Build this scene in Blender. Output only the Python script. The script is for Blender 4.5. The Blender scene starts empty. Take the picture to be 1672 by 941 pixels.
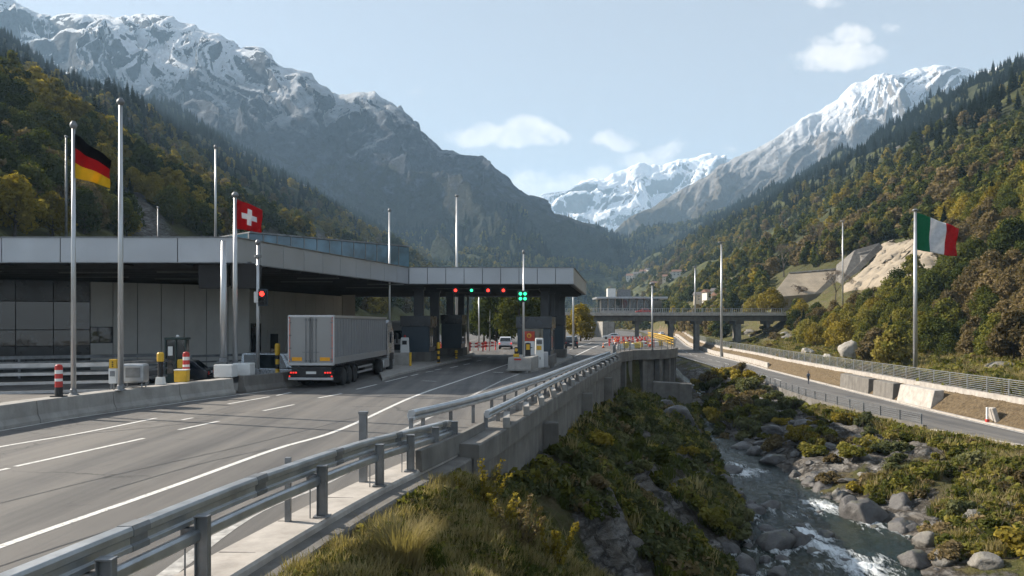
import bpy, math, random, time
import numpy as np
from mathutils import Vector, Matrix, noise as mnoise

SC = bpy.context.scene
C = SC.collection
R = math.radians
F = 1300.0      # focal length in photograph pixels
HOR = 530.0     # horizon row
CH = 3.5        # camera height above the carriageway

# ------------------------------------------------------------------ camera
cam = bpy.data.cameras.new('camera'); cam_o = bpy.data.objects.new('camera', cam); C.objects.link(cam_o)
cam_o.location = (0, 0, CH); cam_o.rotation_euler = (R(90), 0, 0)
cam.sensor_width = 36; cam.lens = 36 * F / 1672
cam.shift_y = (HOR - 470.5) / 1672
cam.clip_start = 0.2; cam.clip_end = 60000
SC.camera = cam_o

# ------------------------------------------------------------------ exposure and render settings
SC.view_settings.view_transform = 'Standard'
SC.view_settings.look = 'None'
SC.view_settings.exposure = 1.2
SC.view_settings.gamma = 1.0
SC.render.engine = 'CYCLES'
SC.cycles.use_denoising = True
try: SC.cycles.denoiser = 'OPENIMAGEDENOISE'
except Exception: pass
SC.cycles.max_bounces = 6; SC.cycles.diffuse_bounces = 4; SC.cycles.glossy_bounces = 3
SC.cycles.transmission_bounces = 3; SC.cycles.transparent_max_bounces = 6; SC.cycles.volume_bounces = 1
SC.cycles.use_adaptive_sampling = True; SC.cycles.adaptive_threshold = 0.02
SC.cycles.caustics_reflective = False; SC.cycles.caustics_refractive = False

# ------------------------------------------------------------------ sun and sky
SUN_EL = 30.5; SUN_AZ = -69.0      # degrees; azimuth from +Y, negative to the left
sl = bpy.data.lights.new('sun', 'SUN'); sun = bpy.data.objects.new('sun', sl); C.objects.link(sun)
sl.energy = 4.9; sl.angle = R(0.5); sl.color = (1.0, 0.90, 0.77)
sd = Vector((math.sin(R(SUN_AZ)) * math.cos(R(SUN_EL)), math.cos(R(SUN_AZ)) * math.cos(R(SUN_EL)), math.sin(R(SUN_EL))))
sun.rotation_euler = sd.to_track_quat('Z', 'Y').to_euler(); sun.location = sd * 50

class NT:
    """small helper round a node tree"""
    def __init__(s, tree): s.t = tree; s.n = tree.nodes; s.l = tree.links
    def new(s, typ, **kw):
        n = s.n.new(typ)
        for k, v in kw.items(): setattr(n, k, v)
        return n
    def put(s, sock, v):
        if v is None: return
        if isinstance(v, (int, float)): sock.default_value = v
        elif isinstance(v, (tuple, list)):
            dv = sock.default_value
            if len(dv) == 4 and len(v) == 3: v = tuple(v) + (1,)
            sock.default_value = v
        else: s.l.new(v, sock)
    def math(s, op, a, b=None, c=None, clamp=False):
        n = s.new('ShaderNodeMath', operation=op, use_clamp=clamp)
        for i, v in enumerate((a, b, c)): s.put(n.inputs[i], v)
        return n.outputs[0]
    def vmath(s, op, a, b=None):
        n = s.new('ShaderNodeVectorMath', operation=op)
        s.put(n.inputs[0], a); s.put(n.inputs[1], b)
        return n.outputs[0]
    def mapr(s, v, a, b, c=0.0, d=1.0, smooth=False):
        n = s.new('ShaderNodeMapRange'); n.clamp = True
        if smooth: n.interpolation_type = 'SMOOTHSTEP'
        for i, q in enumerate((v, a, b, c, d)): s.put(n.inputs[i], q)
        return n.outputs[0]
    def noise(s, vec, scale, detail=5, rough=0.55, dist=0.0, col=False):
        n = s.new('ShaderNodeTexNoise'); s.put(n.inputs['Vector'], vec)
        s.put(n.inputs['Scale'], scale); n.inputs['Detail'].default_value = detail
        n.inputs['Roughness'].default_value = rough; n.inputs['Distortion'].default_value = dist
        return n.outputs[1 if col else 0]
    def mix(s, f, a, b, mode='MIX'):
        n = s.new('ShaderNodeMix', data_type='RGBA', blend_type=mode)
        s.put(n.inputs[0], f); s.put(n.inputs[6], a); s.put(n.inputs[7], b)
        return n.outputs[2]
    def sep(s, v):
        n = s.new('ShaderNodeSeparateXYZ'); s.put(n.inputs[0], v); return n.outputs
    def comb(s, x, y, z):
        n = s.new('ShaderNodeCombineXYZ')
        for i, q in enumerate((x, y, z)): s.put(n.inputs[i], q)
        return n.outputs[0]
    def attr(s, name):
        n = s.new('ShaderNodeAttribute'); n.attribute_name = name; return n
    def bump(s, h, strength, dist=1.0):
        n = s.new('ShaderNodeBump'); s.put(n.inputs['Height'], h); s.put(n.inputs['Strength'], strength)
        n.inputs['Distance'].default_value = dist; return n.outputs[0]

world = bpy.data.worlds.new('World'); SC.world = world; world.use_nodes = True
w = NT(world.node_tree); w.n.clear()
sky = w.new('ShaderNodeTexSky'); sky.sky_type = 'NISHITA'; sky.sun_disc = False
sky.sun_elevation = R(SUN_EL); sky.sun_rotation = R(SUN_AZ); sky.altitude = 700
sky.air_density = 1.0; sky.dust_density = 1.6; sky.ozone_density = 1.2
tc = w.new('ShaderNodeTexCoord'); g = tc.outputs['Generated']
gs = w.sep(g)
fy = w.math('MAXIMUM', gs[1], 0.05)
U = w.math('DIVIDE', gs[0], fy); V = w.math('DIVIDE', gs[2], fy)
vec = w.comb(U, V, 0)
wob = w.noise(vec, 16, 6, 0.62, col=True)
ws = w.sep(wob)
U2 = w.math('ADD', U, w.math('MULTIPLY', w.math('SUBTRACT', ws[0], 0.5), 0.05))
V2 = w.math('ADD', V, w.math('MULTIPLY', w.math('SUBTRACT', ws[1], 0.5), 0.05))
# clouds: (direction given as photograph column, row, half width, half height, density)
CL = [(785, 222, 52, 17, .8), (860, 212, 36, 20, 1), (850, 233, 44, 12, .8), (907, 224, 26, 12, .7), (1000, 228, 30, 15, .75),
      (850, 288, 48, 13, .6), (900, 306, 90, 20, .7), (960, 290, 60, 18, .6), (1050, 262, 50, 17, .6), (1085, 245, 34, 14, .6),
      (1385, 60, 36, 20, .85), (1345, 70, 30, 10, .5), (1370, 92, 62, 20, .95), (1425, 84, 24, 10, .5), (1455, 50, 18, 9, .35), (1345, 0, 40, 9, .4),
      (1190, 243, 14, 8, .4), (680, 148, 22, 7, .18), (1290, 108, 20, 10, .2)]
mask = None
for (px, py, rx, ry, dn) in CL:
    a = w.math('DIVIDE', w.math('SUBTRACT', U2, (px - 836) / F), rx * 1.25 / F)
    b = w.math('DIVIDE', w.math('SUBTRACT', V2, (HOR - py) / F), ry * 1.25 / F)
    d = w.math('MULTIPLY', w.math('SUBTRACT', 1.0, w.math('ADD', w.math('MULTIPLY', a, a), w.math('MULTIPLY', b, b)), clamp=True), dn)
    mask = d if mask is None else w.math('MAXIMUM', mask, d)
det = w.noise(vec, 45, 8, 0.66)
m2 = w.mapr(w.math('ADD', mask, w.math('MULTIPLY', w.math('SUBTRACT', det, 0.5), 1.1)), 0.05, 0.72, 0, 0.8, smooth=True)
m2 = w.math('MULTIPLY', m2, w.mapr(mask, 0.0, 0.12))
m2 = w.math('MULTIPLY', m2, w.mapr(gs[1], 0.1, 0.3))
ccol = w.mix(w.mapr(w.noise(w.comb(U2, V2, 3), 34, 4), 0.35, 0.62), (7.6, 7.5, 7.6), (10.2, 9.6, 8.9))
# a thin high veil softens the blue
veil = w.mix(w.mapr(gs[2], 0.0, 0.55, 0.78, 0.50), sky.outputs[0], (5.9, 6.05, 6.2))
skyc = w.mix(m2, veil, ccol)
bg = w.new('ShaderNodeBackground'); w.l.new(skyc, bg.inputs[0]); bg.inputs[1].default_value = 0.056
wo = w.new('ShaderNodeOutputWorld'); w.l.new(bg.outputs[0], wo.inputs[0])

# ------------------------------------------------------------------ small helpers
rng = random.Random(7)
def P(px, py, z=0.0):
    """point at height z seen at photograph pixel (px, py)"""
    D = (CH - z) * F / (py - HOR)
    return ((px - 836) / F * D, D, z)
def XZ(px, py, D): return ((px - 836) / F * D, D, CH + (HOR - py) / F * D)
def XD(px, D): return (px - 836) / F * D
def smooth(x, a, b):
    t = np.clip((x - a) / (b - a), 0, 1); return t * t * (3 - 2 * t)
def _hash(ix, iy, s):
    h = (ix.astype(np.int64) * 374761393 + iy.astype(np.int64) * 668265263 + s * 1442695041) & 0xffffffff
    h = ((h ^ (h >> 13)) * 1274126177) & 0xffffffff
    h = h ^ (h >> 16)
    return (h & 0xffff) / 65536.0 * 2 * math.pi
def perlin(x, y, s=0):
    x = np.asarray(x, float); y = np.asarray(y, float)
    ix = np.floor(x); iy = np.floor(y); fx = x - ix; fy_ = y - iy
    ux = fx * fx * fx * (fx * (fx * 6 - 15) + 10); uy = fy_ * fy_ * fy_ * (fy_ * (fy_ * 6 - 15) + 10)
    def gr(dx, dy):
        a = _hash(ix + dx, iy + dy, s); return np.cos(a) * (fx - dx) + np.sin(a) * (fy_ - dy)
    a = gr(0, 0) * (1 - ux) + gr(1, 0) * ux; b = gr(0, 1) * (1 - ux) + gr(1, 1) * ux
    return (a * (1 - uy) + b * uy) * 1.5
def fbm(x, y, L, o=5, s=0, gain=0.5):
    v = 0; a = 1; f = 1.0 / L
    for i in range(o): v = v + a * perlin(x * f, y * f, s + i * 17); a *= gain; f *= 2.03
    return v
def ridged(x, y, L, o=6, s=0, gain=0.52):
    v = 0; a = 1.0; f = 1.0 / L; wgt = 1.0; tot = 0
    for i in range(o):
        n = 1 - np.abs(perlin(x * f, y * f, s + i * 31)); n = n * n
        v = v + a * n * wgt; tot += a; wgt = np.clip(n * 1.6, 0, 1); a *= gain; f *= 2.07
    return v / tot

def tag(o, label=None, cat=None, group=None, kind=None):
    if label: o['label'] = label
    if cat: o['category'] = cat
    if group: o['group'] = group
    if kind: o['kind'] = kind
    return o
def empty(name, loc=(0, 0, 0), rz=0.0, label=None, cat=None, group=None):
    o = bpy.data.objects.new(name, None); C.objects.link(o); o.location = loc; o.rotation_euler = (0, 0, rz)
    o.empty_display_size = 0.3
    return tag(o, label, cat, group)
def copy_tree(src, parent=None, link=True):
    c = src.copy(); C.objects.link(c); c.parent = parent
    for ch in src.children: copy_tree(ch, c)
    return c
def clone(src, loc, rz=0.0, sc=None, label=None, group=None):
    c = copy_tree(src); c.location = loc; c.rotation_euler = (0, 0, rz)
    if sc is not None: c.scale = (sc, sc, sc) if isinstance(sc, (int, float)) else sc
    if label: c['label'] = label
    if group: c['group'] = group
    return c

class MB:
    """collects shapes and links them as one mesh object"""
    def __init__(s): s.v = []; s.f = []; s.m = []
    def add(s, verts, faces, mi=0):
        b = len(s.v); s.v.extend([tuple(v) for v in verts])
        for f in faces: s.f.append(tuple(b + i for i in f)); s.m.append(mi)
    def box(s, c, d, rz=0.0, mi=0, taper=1.0):
        cx, cy, cz = c; x, y, z = d[0] / 2, d[1] / 2, d[2] / 2; co, si = math.cos(rz), math.sin(rz); vs = []
        for k, t in ((-1, 1.0), (1, taper)):
            for (i, j) in ((-1, -1), (1, -1), (1, 1), (-1, 1)):
                a, b = i * x * t, j * y * t; vs.append((cx + a * co - b * si, cy + a * si + b * co, cz + k * z))
        s.add(vs, [(0, 3, 2, 1), (4, 5, 6, 7), (0, 1, 5, 4), (1, 2, 6, 5), (2, 3, 7, 6), (3, 0, 4, 7)], mi); return s
    def bar(s, a, b, wd, ht, mi=0):
        """box beam from point a to point b"""
        a = Vector(a); b = Vector(b); d = (b - a).normalized(); up = Vector((0, 0, 1)) if abs(d.z) < .95 else Vector((1, 0, 0))
        sx = d.cross(up).normalized() * wd / 2; sz = sx.cross(d).normalized() * ht / 2
        vs = [p + i * sx + j * sz for p in (a, b) for (i, j) in ((-1, -1), (1, -1), (1, 1), (-1, 1))]
        s.add(vs, [(0, 1, 2, 3), (7, 6, 5, 4), (0, 4, 5, 1), (1, 5, 6, 2), (2, 6, 7, 3), (3, 7, 4, 0)], mi); return s
    def tube(s, pts, rad, n=8, mi=0, cap=True):
        pts = [Vector(p) for p in pts]; rad = rad if isinstance(rad, (list, tuple)) else [rad] * len(pts); base = len(s.v); pr = None
        for i, p in enumerate(pts):
            d = (pts[min(i + 1, len(pts) - 1)] - pts[max(i - 1, 0)]).normalized()
            if pr is None: pr = d.orthogonal().normalized()
            a = (pr - d * pr.dot(d)).normalized(); pr = a; b = d.cross(a)
            for k in range(n):
                t = 2 * math.pi * k / n; s.v.append(tuple(p + (a * math.cos(t) + b * math.sin(t)) * rad[i]))
        for i in range(len(pts) - 1):
            for k in range(n):
                s.f.append((base + i * n + k, base + i * n + (k + 1) % n, base + (i + 1) * n + (k + 1) % n, base + (i + 1) * n + k)); s.m.append(mi)
        if cap:
            s.f.append(tuple(base + k for k in reversed(range(n)))); s.m.append(mi)
            e = base + (len(pts) - 1) * n; s.f.append(tuple(e + k for k in range(n))); s.m.append(mi)
        return s
    def lathe(s, prof, c=(0, 0, 0), n=16, axis='Z', mi=0):
        base = len(s.v)
        for (r, z) in prof:
            for k in range(n):
                t = 2 * math.pi * k / n; a, b = r * math.cos(t), r * math.sin(t)
                p = (a, b, z) if axis == 'Z' else ((z, a, b) if axis == 'X' else (b, z, a))
                s.v.append((p[0] + c[0], p[1] + c[1], p[2] + c[2]))
        for i in range(len(prof) - 1):
            for k in range(n):
                s.f.append((base + i * n + k, base + i * n + (k + 1) % n, base + (i + 1) * n + (k + 1) % n, base + (i + 1) * n + k)); s.m.append(mi)
        s.f.append(tuple(base + k for k in reversed(range(n)))); s.m.append(mi)
        e = base + (len(prof) - 1) * n; s.f.append(tuple(e + k for k in range(n))); s.m.append(mi)
        return s
    def prism(s, poly, z0, z1, mi=0):
        """plan polygon (counter-clockwise) extruded from z0 to z1"""
        n = len(poly); s.add([(x, y, z0) for x, y in poly] + [(x, y, z1) for x, y in poly],
            [tuple(reversed(range(n))), tuple(range(n, 2 * n))] + [(i, (i + 1) % n, n + (i + 1) % n, n + i) for i in range(n)], mi); return s
    def sideprism(s, poly, x0, x1, mi=0, tx=0.0):
        """outline in (y, z) extruded along x"""
        n = len(poly); s.add([(x0, y, z) for y, z in poly] + [(x1, y, z) for y, z in poly],
            [tuple(range(n)), tuple(reversed(range(n, 2 * n)))] + [(i, n + i, n + (i + 1) % n, (i + 1) % n) for i in range(n)], mi); return s
    def sweep(s, path, prof, mi=0, closed=True, cap=True):
        """profile of (lateral to the right, height) swept along a list of 3-D points"""
        pts = [Vector(p) for p in path]; n = len(prof); base = len(s.v)
        for i, p in enumerate(pts):
            d = pts[min(i + 1, len(pts) - 1)] - pts[max(i - 1, 0)]; d.z = 0; d.normalize(); r = Vector((d.y, -d.x, 0))
            for (a, b) in prof: s.v.append(tuple(p + r * a + Vector((0, 0, b))))
        m = n if closed else n - 1
        for i in range(len(pts) - 1):
            for k in range(m):
                s.f.append((base + i * n + k, base + i * n + (k + 1) % n, base + (i + 1) * n + (k + 1) % n, base + (i + 1) * n + k)); s.m.append(mi)
        if closed and cap:
            s.f.append(tuple(base + k for k in range(n))); s.m.append(mi)
            e = base + (len(pts) - 1) * n; s.f.append(tuple(e + k for k in reversed(range(n)))); s.m.append(mi)
        return s
    def build(s, name, mats, parent=None, smooth=False, bevel=0.0, fix=True, loc=None):
        me = bpy.data.meshes.new(name); me.from_pydata(s.v, [], s.f)
        for m in (mats if isinstance(mats, (list, tuple)) else [mats]): me.materials.append(m)
        me.polygons.foreach_set('material_index', s.m)
        if fix:
            import bmesh
            bm = bmesh.new(); bm.from_mesh(me); bmesh.ops.recalc_face_normals(bm, faces=bm.faces); bm.to_mesh(me); bm.free()
        if smooth: me.polygons.foreach_set('use_smooth', [True] * len(me.polygons))
        me.update()
        o = bpy.data.objects.new(name, me); C.objects.link(o)
        if parent is not None: o.parent = parent
        if loc is not None: o.location = loc
        if bevel > 0:
            b = o.modifiers.new('bevel', 'BEVEL'); b.width = bevel; b.segments = 2; b.limit_method = 'ANGLE'; b.angle_limit = R(40)
        return o

def grid_mesh(name, Xs, Ys, Zs, mats, smooth=True, attrs=None):
    """rectangular grid of numpy coordinates as one mesh"""
    nv, nu = Xs.shape; co = np.stack([Xs, Ys, Zs], -1).reshape(-1, 3).astype(np.float32)
    idx = np.arange(nv * nu).reshape(nv, nu)
    q = np.stack([idx[:-1, :-1], idx[:-1, 1:], idx[1:, 1:], idx[1:, :-1]], -1).reshape(-1, 4)
    me = bpy.data.meshes.new(name); me.vertices.add(len(co)); me.vertices.foreach_set('co', co.ravel())
    me.loops.add(q.size); me.loops.foreach_set('vertex_index', q.ravel().astype(np.int32))
    me.polygons.add(len(q)); me.polygons.foreach_set('loop_start', np.arange(0, q.size, 4, dtype=np.int32))
    me.polygons.foreach_set('use_smooth', np.full(len(q), smooth))
    me.update(calc_edges=True); me.validate()
    for k, a in (attrs or {}).items():
        at = me.attributes.new(k, 'FLOAT', 'POINT'); at.data.foreach_set('value', np.asarray(a, np.float32).ravel())
    for m in (mats if isinstance(mats, (list, tuple)) else [mats]): me.materials.append(m)
    o = bpy.data.objects.new(name, me); C.objects.link(o); return o

# ------------------------------------------------------------------ materials
def newmat(name):
    m = bpy.data.materials.new(name); m.use_nodes = True; t = NT(m.node_tree); t.n.clear()
    o = t.new('ShaderNodeOutputMaterial'); b = t.new('ShaderNodeBsdfPrincipled'); t.l.new(b.outputs[0], o.inputs[0])
    return m, t, b
def pm(name, col, rough=0.6, metal=0.0, var=0.12, scale=6.0, bump=0.0, bscale=30.0, col2=None, spec=None, dirt=0.0, dcol=(0.05, 0.045, 0.04), emit=None, coat=0.0, world_pos=False, streak=0.0):
    m, t, b = newmat(name)
    if world_pos: pos = t.new('ShaderNodeNewGeometry').outputs['Position']
    else: pos = t.new('ShaderNodeTexCoord').outputs['Object']
    n = t.noise(pos, scale, 6, 0.6)
    c2 = col2 or tuple(c * (1 - 2 * var) for c in col); c1 = col if col2 else tuple(min(1, c * (1 + var)) for c in col)
    c = t.mix(t.mapr(n, 0.3, 0.7), c1, c2)
    if dirt > 0:
        n2 = t.noise(pos, scale * 0.37, 7, 0.65, 0.6); c = t.mix(t.mapr(n2, 0.52, 0.72, 0, dirt), c, dcol)
    if streak > 0:
        mp = t.vmath('MULTIPLY', pos, (1, 1, 0.06)); n3 = t.noise(mp, scale * 1.3, 6, 0.65); c = t.mix(t.mapr(n3, 0.5, 0.72, 0, streak), c, dcol)
    t.put(b.inputs['Base Color'], c)
    t.put(b.inputs['Roughness'], t.mapr(t.noise(pos, scale * 1.7, 4), 0.3, 0.7, max(0.02, rough - 0.08), min(1, rough + 0.08)))
    b.inputs['Metallic'].default_value = metal
    if spec is not None: b.inputs['Specular IOR Level'].default_value = spec
    if coat: b.inputs['Coat Weight'].default_value = coat
    if bump > 0: t.put(b.inputs['Normal'], t.bump(t.noise(pos, bscale, 6, 0.65), bump, 0.02))
    if emit: b.inputs['Emission Color'].default_value = (*emit[0], 1); b.inputs['Emission Strength'].default_value = emit[1]
    return m
# ================================================================== LAND FORM
def it(pairs):
    xs = np.array([p[0] for p in pairs], float); ys = np.array([p[1] for p in pairs], float)
    return lambda y: np.interp(y, xs, ys)
def itc(pairs):
    """smooth (Catmull-Rom like) interpolation of a plan curve"""
    f = it(pairs)
    return lambda y: (f(np.asarray(y, float) - 1.6) + 2 * f(y) + f(np.asarray(y, float) + 1.6)) / 4
xk = itc([(-40, -9.5), (-10, -7.0), (5, -4.8), (10.4, -4.0), (14.2, -3.35), (16.85, -2.8), (21.2, -1.6), (28, -0.2), (36, 1.35), (50, 4.2), (60, 6.3), (76, 9.8), (90, 11.8), (97, 13.6),
          (101, 17.0), (108, 21.4), (120, 24.2), (160, 30), (210, 36), (260, 43), (320, 52), (420, 62), (800, 74), (3000, 150)])
ra = itc([(-40, 70), (20, 46), (40, 38), (50, 34.5), (60, 32.3), (70, 31.6), (85, 31.9), (100, 33.5), (122, 36.3), (165, 40.5), (210, 42.5), (260, 48), (320, 57), (420, 66), (800, 79), (3000, 156)])
rb = itc([(-40, 79), (20, 55), (40, 46.5), (50, 42.3), (61, 40.2), (75, 41.0), (84, 41.7), (98, 42.9), (122, 45.2), (165, 49.5), (210, 52.2), (260, 57), (320, 66), (420, 74), (800, 87), (3000, 163)])
z2 = it([(-50, -5), (150, -5), (180, -4.7), (210, -4.5), (260, -3.5), (320, -1.6), (400, 0), (3000, 0)])
xl = itc([(-40, 0), (5, 2.2), (15, 4.6), (25, 7), (34.8, 9.7), (44.7, 13.0), (55, 14.8), (68, 17.0), (73, 17.8), (85, 19.8), (100, 24.5), (120, 28), (160, 33.2), (200, 38.2), (420, 63), (800, 75.5), (3000, 152)])
xr = itc([(-40, 8), (5, 10.5), (15, 13), (25, 15.5), (33, 17.2), (37, 18.8), (41, 20.6), (44, 20.6), (47, 20.0), (55, 19.9), (62, 20.2), (69, 20.6), (76, 20.4), (85, 21.4), (100, 25.9), (120, 29.3), (160, 34.3), (200, 39.5), (420, 64), (800, 77), (3000, 153)])
dw = it([(-40, .25), (20, .3), (22, .9), (30, 1.5), (50, 2.2), (76, 3.0), (92, 5.0), (101, 6.0), (120, 5.6), (160, 4.6), (210, 4.4), (260, 3.5), (320, 1.8), (400, .3), (3000, .2)])
rivz = it([(-40, -8.1), (30, -7.7), (50, -7.45), (75, -7.1), (100, -6.9), (160, -6.6), (200, -5.2), (300, -2), (400, -.5), (3000, 0)])
SL, SR = 0.54, 0.575
def H(X, Y, detail=True):
    X = np.asarray(X, float); Y = np.asarray(Y, float)
    k = xk(Y) + 0.25 - 1.3 * smooth(Y, 80, 92); L = xl(Y); Rr = xr(Y); A = ra(Y); B = rb(Y); rz = rivz(Y); zr = z2(Y)
    far = smooth(Y, 500, 2200) * 38          # the valley floor climbs towards its head
    # main plateau
    z = np.full(np.broadcast(X, Y).shape, -0.18)
    # bank under the retaining wall down to the river
    t = np.clip((X - k) / np.maximum(L - k, .5), 0, 1)
    edge = smooth(X, k, k + 0.35)
    near = smooth(Y, 24, 12)
    prof = (1 - near) * t ** 1.05 + near * (0.06 * t + 0.94 * t ** 2.7)
    zb = -dw(Y) + (rz + dw(Y)) * prof
    zb = -0.18 * (1 - edge) + zb * edge
    rough = fbm(X, Y, 5.0, 5, 3) * 0.65 + ridged(X * .8 + Y * .35, Y - X * .2, 2.6, 5, 8) * 1.1 - .55
    wgt = np.sin(np.clip(t, 0, 1) * np.pi) ** 0.7 * np.clip(np.minimum(L - k, 8) / 8, 0, 1)
    if detail: zb = zb + rough * wgt * np.where(Y > 22, 1.25, .5)
    z = np.where(X > k, zb, z)
    # river bed
    u = np.clip((X - L) / np.maximum(Rr - L, .3), 0, 1)
    bed = rz - 0.75 * np.sin(u * np.pi) ** .6 + (fbm(X, Y, 2.2, 3, 5) * .18 if detail else 0)
    z = np.where(X > L, bed, z)
    # right bank up to the lower road
    wr = np.maximum(A - 1.0 - Rr, .4); v = np.clip((X - Rr) / wr, 0, 1)
    pr = 1 - (1 - v) ** np.interp(Y, [30, 50, 62, 90], [2.0, 2.4, 2.3, 1.8])
    zz = rz + (zr - 0.2 - rz) * pr
    mound = 2.4 * np.exp(-((X - 30.5) / 5.0) ** 2 - ((Y - 108) / 17.0) ** 2)
    rg2 = fbm(X, Y, 6, 5, 21) * .55 + (ridged(X * .5 + Y * .5, X * .9 - Y * .4, 3.6, 4, 9) - .45) * .95
    if detail: zz = zz + (rg2 * np.interp(Y, [30, 45, 60, 80], [.7, .8, 1.1, 1.0])) * np.sin(v * np.pi) ** .8 * np.clip(wr / 6, 0, 1)
    zz = zz + mound * np.sin(v * np.pi) ** .5
    z = np.where(X > Rr, zz, z)
    z = np.where(X > A - 1.0, zr - 0.2, z)
    # embankment and terrace beyond it
    q = np.clip((X - B - 0.3) / 2.6, 0, 1); ter = zr + 2.0
    ter = np.where(Y > 420, np.maximum(ter, 0), ter)
    ze = zr - 0.2 + (ter - zr + 0.1) * (q ** .75)
    if detail: ze = ze + (fbm(X, Y, 2.4, 5, 12) * .22) * np.sin(q * np.pi)
    z = np.where(X > B + 0.3, ze, z)
    # valley sides
    nz = fbm(X, Y, 170, 4, 40) if detail else fbm(X, Y, 170, 2, 40)
    sR = X - .035 * Y - 60 + 8 * smooth(Y, 130, 60); 
    rid = 480 + 60 * fbm(X, Y, 500, 2, 77)
    zR = SR * np.minimum(sR, rid) - 0.5 * np.maximum(sR - rid, 0)
    zR = zR + nz * np.clip(sR * .16, 0, 22) + (fbm(X, Y, 18, 4, 51) * np.clip(sR * .12, 0, 1.7) if detail else 0)
    zR = zR + (ridged(X, Y, 210, 3, 91) - .5) * np.clip((sR - 90) * .12, 0, 26)
    zR = ter + np.log1p(np.exp(np.clip(zR / 2.0, -30, 30))) * 2.0 * (zR < 50) + np.where(zR >= 50, zR, 0)
    z = np.where(X > B + 2.9, zR, z)
    sL = -X + .054 * Y - 45
    ridl = 610 + 50 * fbm(X, Y, 600, 2, 78)
    zL = SL * np.minimum(sL, ridl) - 0.5 * np.maximum(sL - ridl, 0)
    zL = zL + nz * np.clip(sL * .15, 0, 20) + (fbm(X, Y, 18, 4, 55) * np.clip(sL * .12, 0, 1.7) if detail else 0)
    zL = zL + (ridged(X, Y, 240, 3, 95) - .5) * np.clip((sL - 90) * .12, 0, 30)
    zL = -0.18 + np.where(zL < 50, np.log1p(np.exp(np.clip(zL / 1.5, -30, 30))) * 1.5, zL)
    z = np.where(sL > -14, np.maximum(zL, z), z)
    return z + far
def hit(px, py, d0=6.0, d1=2500.0, lift=0.0):
    """first point of the land seen through a photograph pixel"""
    D = np.geomspace(d0, d1, 2400); X = (px - 836) / F * D; Z = CH + (HOR - py) / F * D
    h = H(X, D) + lift; i = np.argmax(Z < h)
    if not (Z < h).any(): return None
    return (float(X[i]), float(D[i]), float(h[i] - lift))

def land_material():
    m, t, b = newmat('land')
    geo = t.new('ShaderNodeNewGeometry'); pos = geo.outputs['Position']; nz = t.sep(geo.outputs['True Normal'])[2]
    rocky = t.attr('rocky').outputs['Fac']; dry = t.attr('dry').outputs['Fac']; far = t.attr('wood').outputs['Fac']
    n1 = t.noise(pos, .55, 8, .62); n2 = t.noise(pos, 3.4, 8, .68); n3 = t.noise(pos, .06, 6, .6)
    st = t.noise(t.vmath('MULTIPLY', pos, (.9, .35, 2.2)), 1.4, 8, .7, .8)
    grass = t.mix(t.mapr(n2, .34, .68), (.065, .075, .020), (.150, .135, .050))
    grass = t.mix(t.mapr(n1, .4, .62, 0, .6), grass, (.030, .038, .012))
    drycol = t.mix(t.mapr(n2, .32, .66), (.23, .175, .105), (.105, .075, .045))
    soil = t.mix(t.mapr(n2, .35, .65), (.085, .070, .052), (.15, .125, .095))
    vr = t.new('ShaderNodeTexVoronoi'); vr.feature = 'DISTANCE_TO_EDGE'; vr.inputs['Scale'].default_value = .9; t.l.new(t.vmath('ADD', t.vmath('MULTIPLY', pos, (.8, .5, 1.6)), t.vmath('MULTIPLY', t.noise(pos, 1.2, 6, .7, col=True), (1.6, 1.6, 1.6))), vr.inputs['Vector'])
    crack = t.mapr(vr.outputs[0], .0, .09)
    rock = t.mix(t.mapr(st, .36, .64), (.085, .082, .080), (.31, .295, .275)); rock = t.mix(crack, t.mix(.6, rock, (.03, .03, .03)), rock)
    rock = t.mix(t.mapr(n1, .44, .56, 0, .55), rock, soil)
    c = t.mix(t.mapr(t.math('ADD', dry, t.math('MULTIPLY', t.math('SUBTRACT', n1, .5), .9)), .35, .65), grass, drycol)
    wood = t.mix(t.mapr(n2, .35, .65), (.024, .030, .012), (.052, .054, .021))
    wood = t.mix(t.mapr(n3, .46, .62, 0, .75), wood, (.105, .110, .040))
    c = t.mix(far, c, wood)
    rk = t.mapr(t.math('ADD', rocky, t.math('MULTIPLY', t.math('SUBTRACT', n2, .5), 1.0)), .38, .62)
    c = t.mix(rk, c, rock)
    t.put(b.inputs['Base Color'], c); b.inputs['Roughness'].default_value = .95; b.inputs['Specular IOR Level'].default_value = .2
    hgt = t.math('ADD', t.math('MULTIPLY', st, 1.0), t.math('MULTIPLY', n2, .6))
    t.put(b.inputs['Normal'], t.bump(t.math('ADD', hgt, t.math('MULTIPLY', t.math('MULTIPLY', crack, rk), .7)), 1.0, 0.5))
    return m
M_LAND = land_material()
# one sheet, finer near the camera
rows = np.concatenate([np.linspace(4, 60, 270), np.linspace(60.3, 140, 200), np.geomspace(141, 3200, 330)])
cols = np.linspace(-1100, 2750, 900)
DD, PX = np.meshgrid(rows, cols, indexing='ij'); XX = (PX - 836) / F * (DD + 6 * np.exp(-DD / 40)); 
ZZ = H(XX, DD)
gy = np.abs(np.gradient(ZZ, axis=1) / np.maximum(np.abs(np.gradient(XX, axis=1)), 1e-3)); 
k_, L_, R_, A_, B_ = xk(DD), xl(DD), xr(DD), ra(DD), rb(DD)
inb = (XX > k_ + .3) & (XX < L_ + .6)
rocky = np.zeros_like(XX) + .05
tt = np.clip((XX - k_) / np.maximum(L_ - k_, .5), 0, 1)
rocky = np.where(inb, np.clip(.42 + 1.3 * fbm(XX, DD, 7, 4, 66) + .55 * smooth(tt, .3, .8) - .5 * smooth(DD, 22, 13), 0, 1), rocky)
rocky = np.where((XX > L_) & (XX < R_), 1.0, rocky)
vv = (XX - R_) / np.maximum(A_ - R_, .5)
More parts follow.
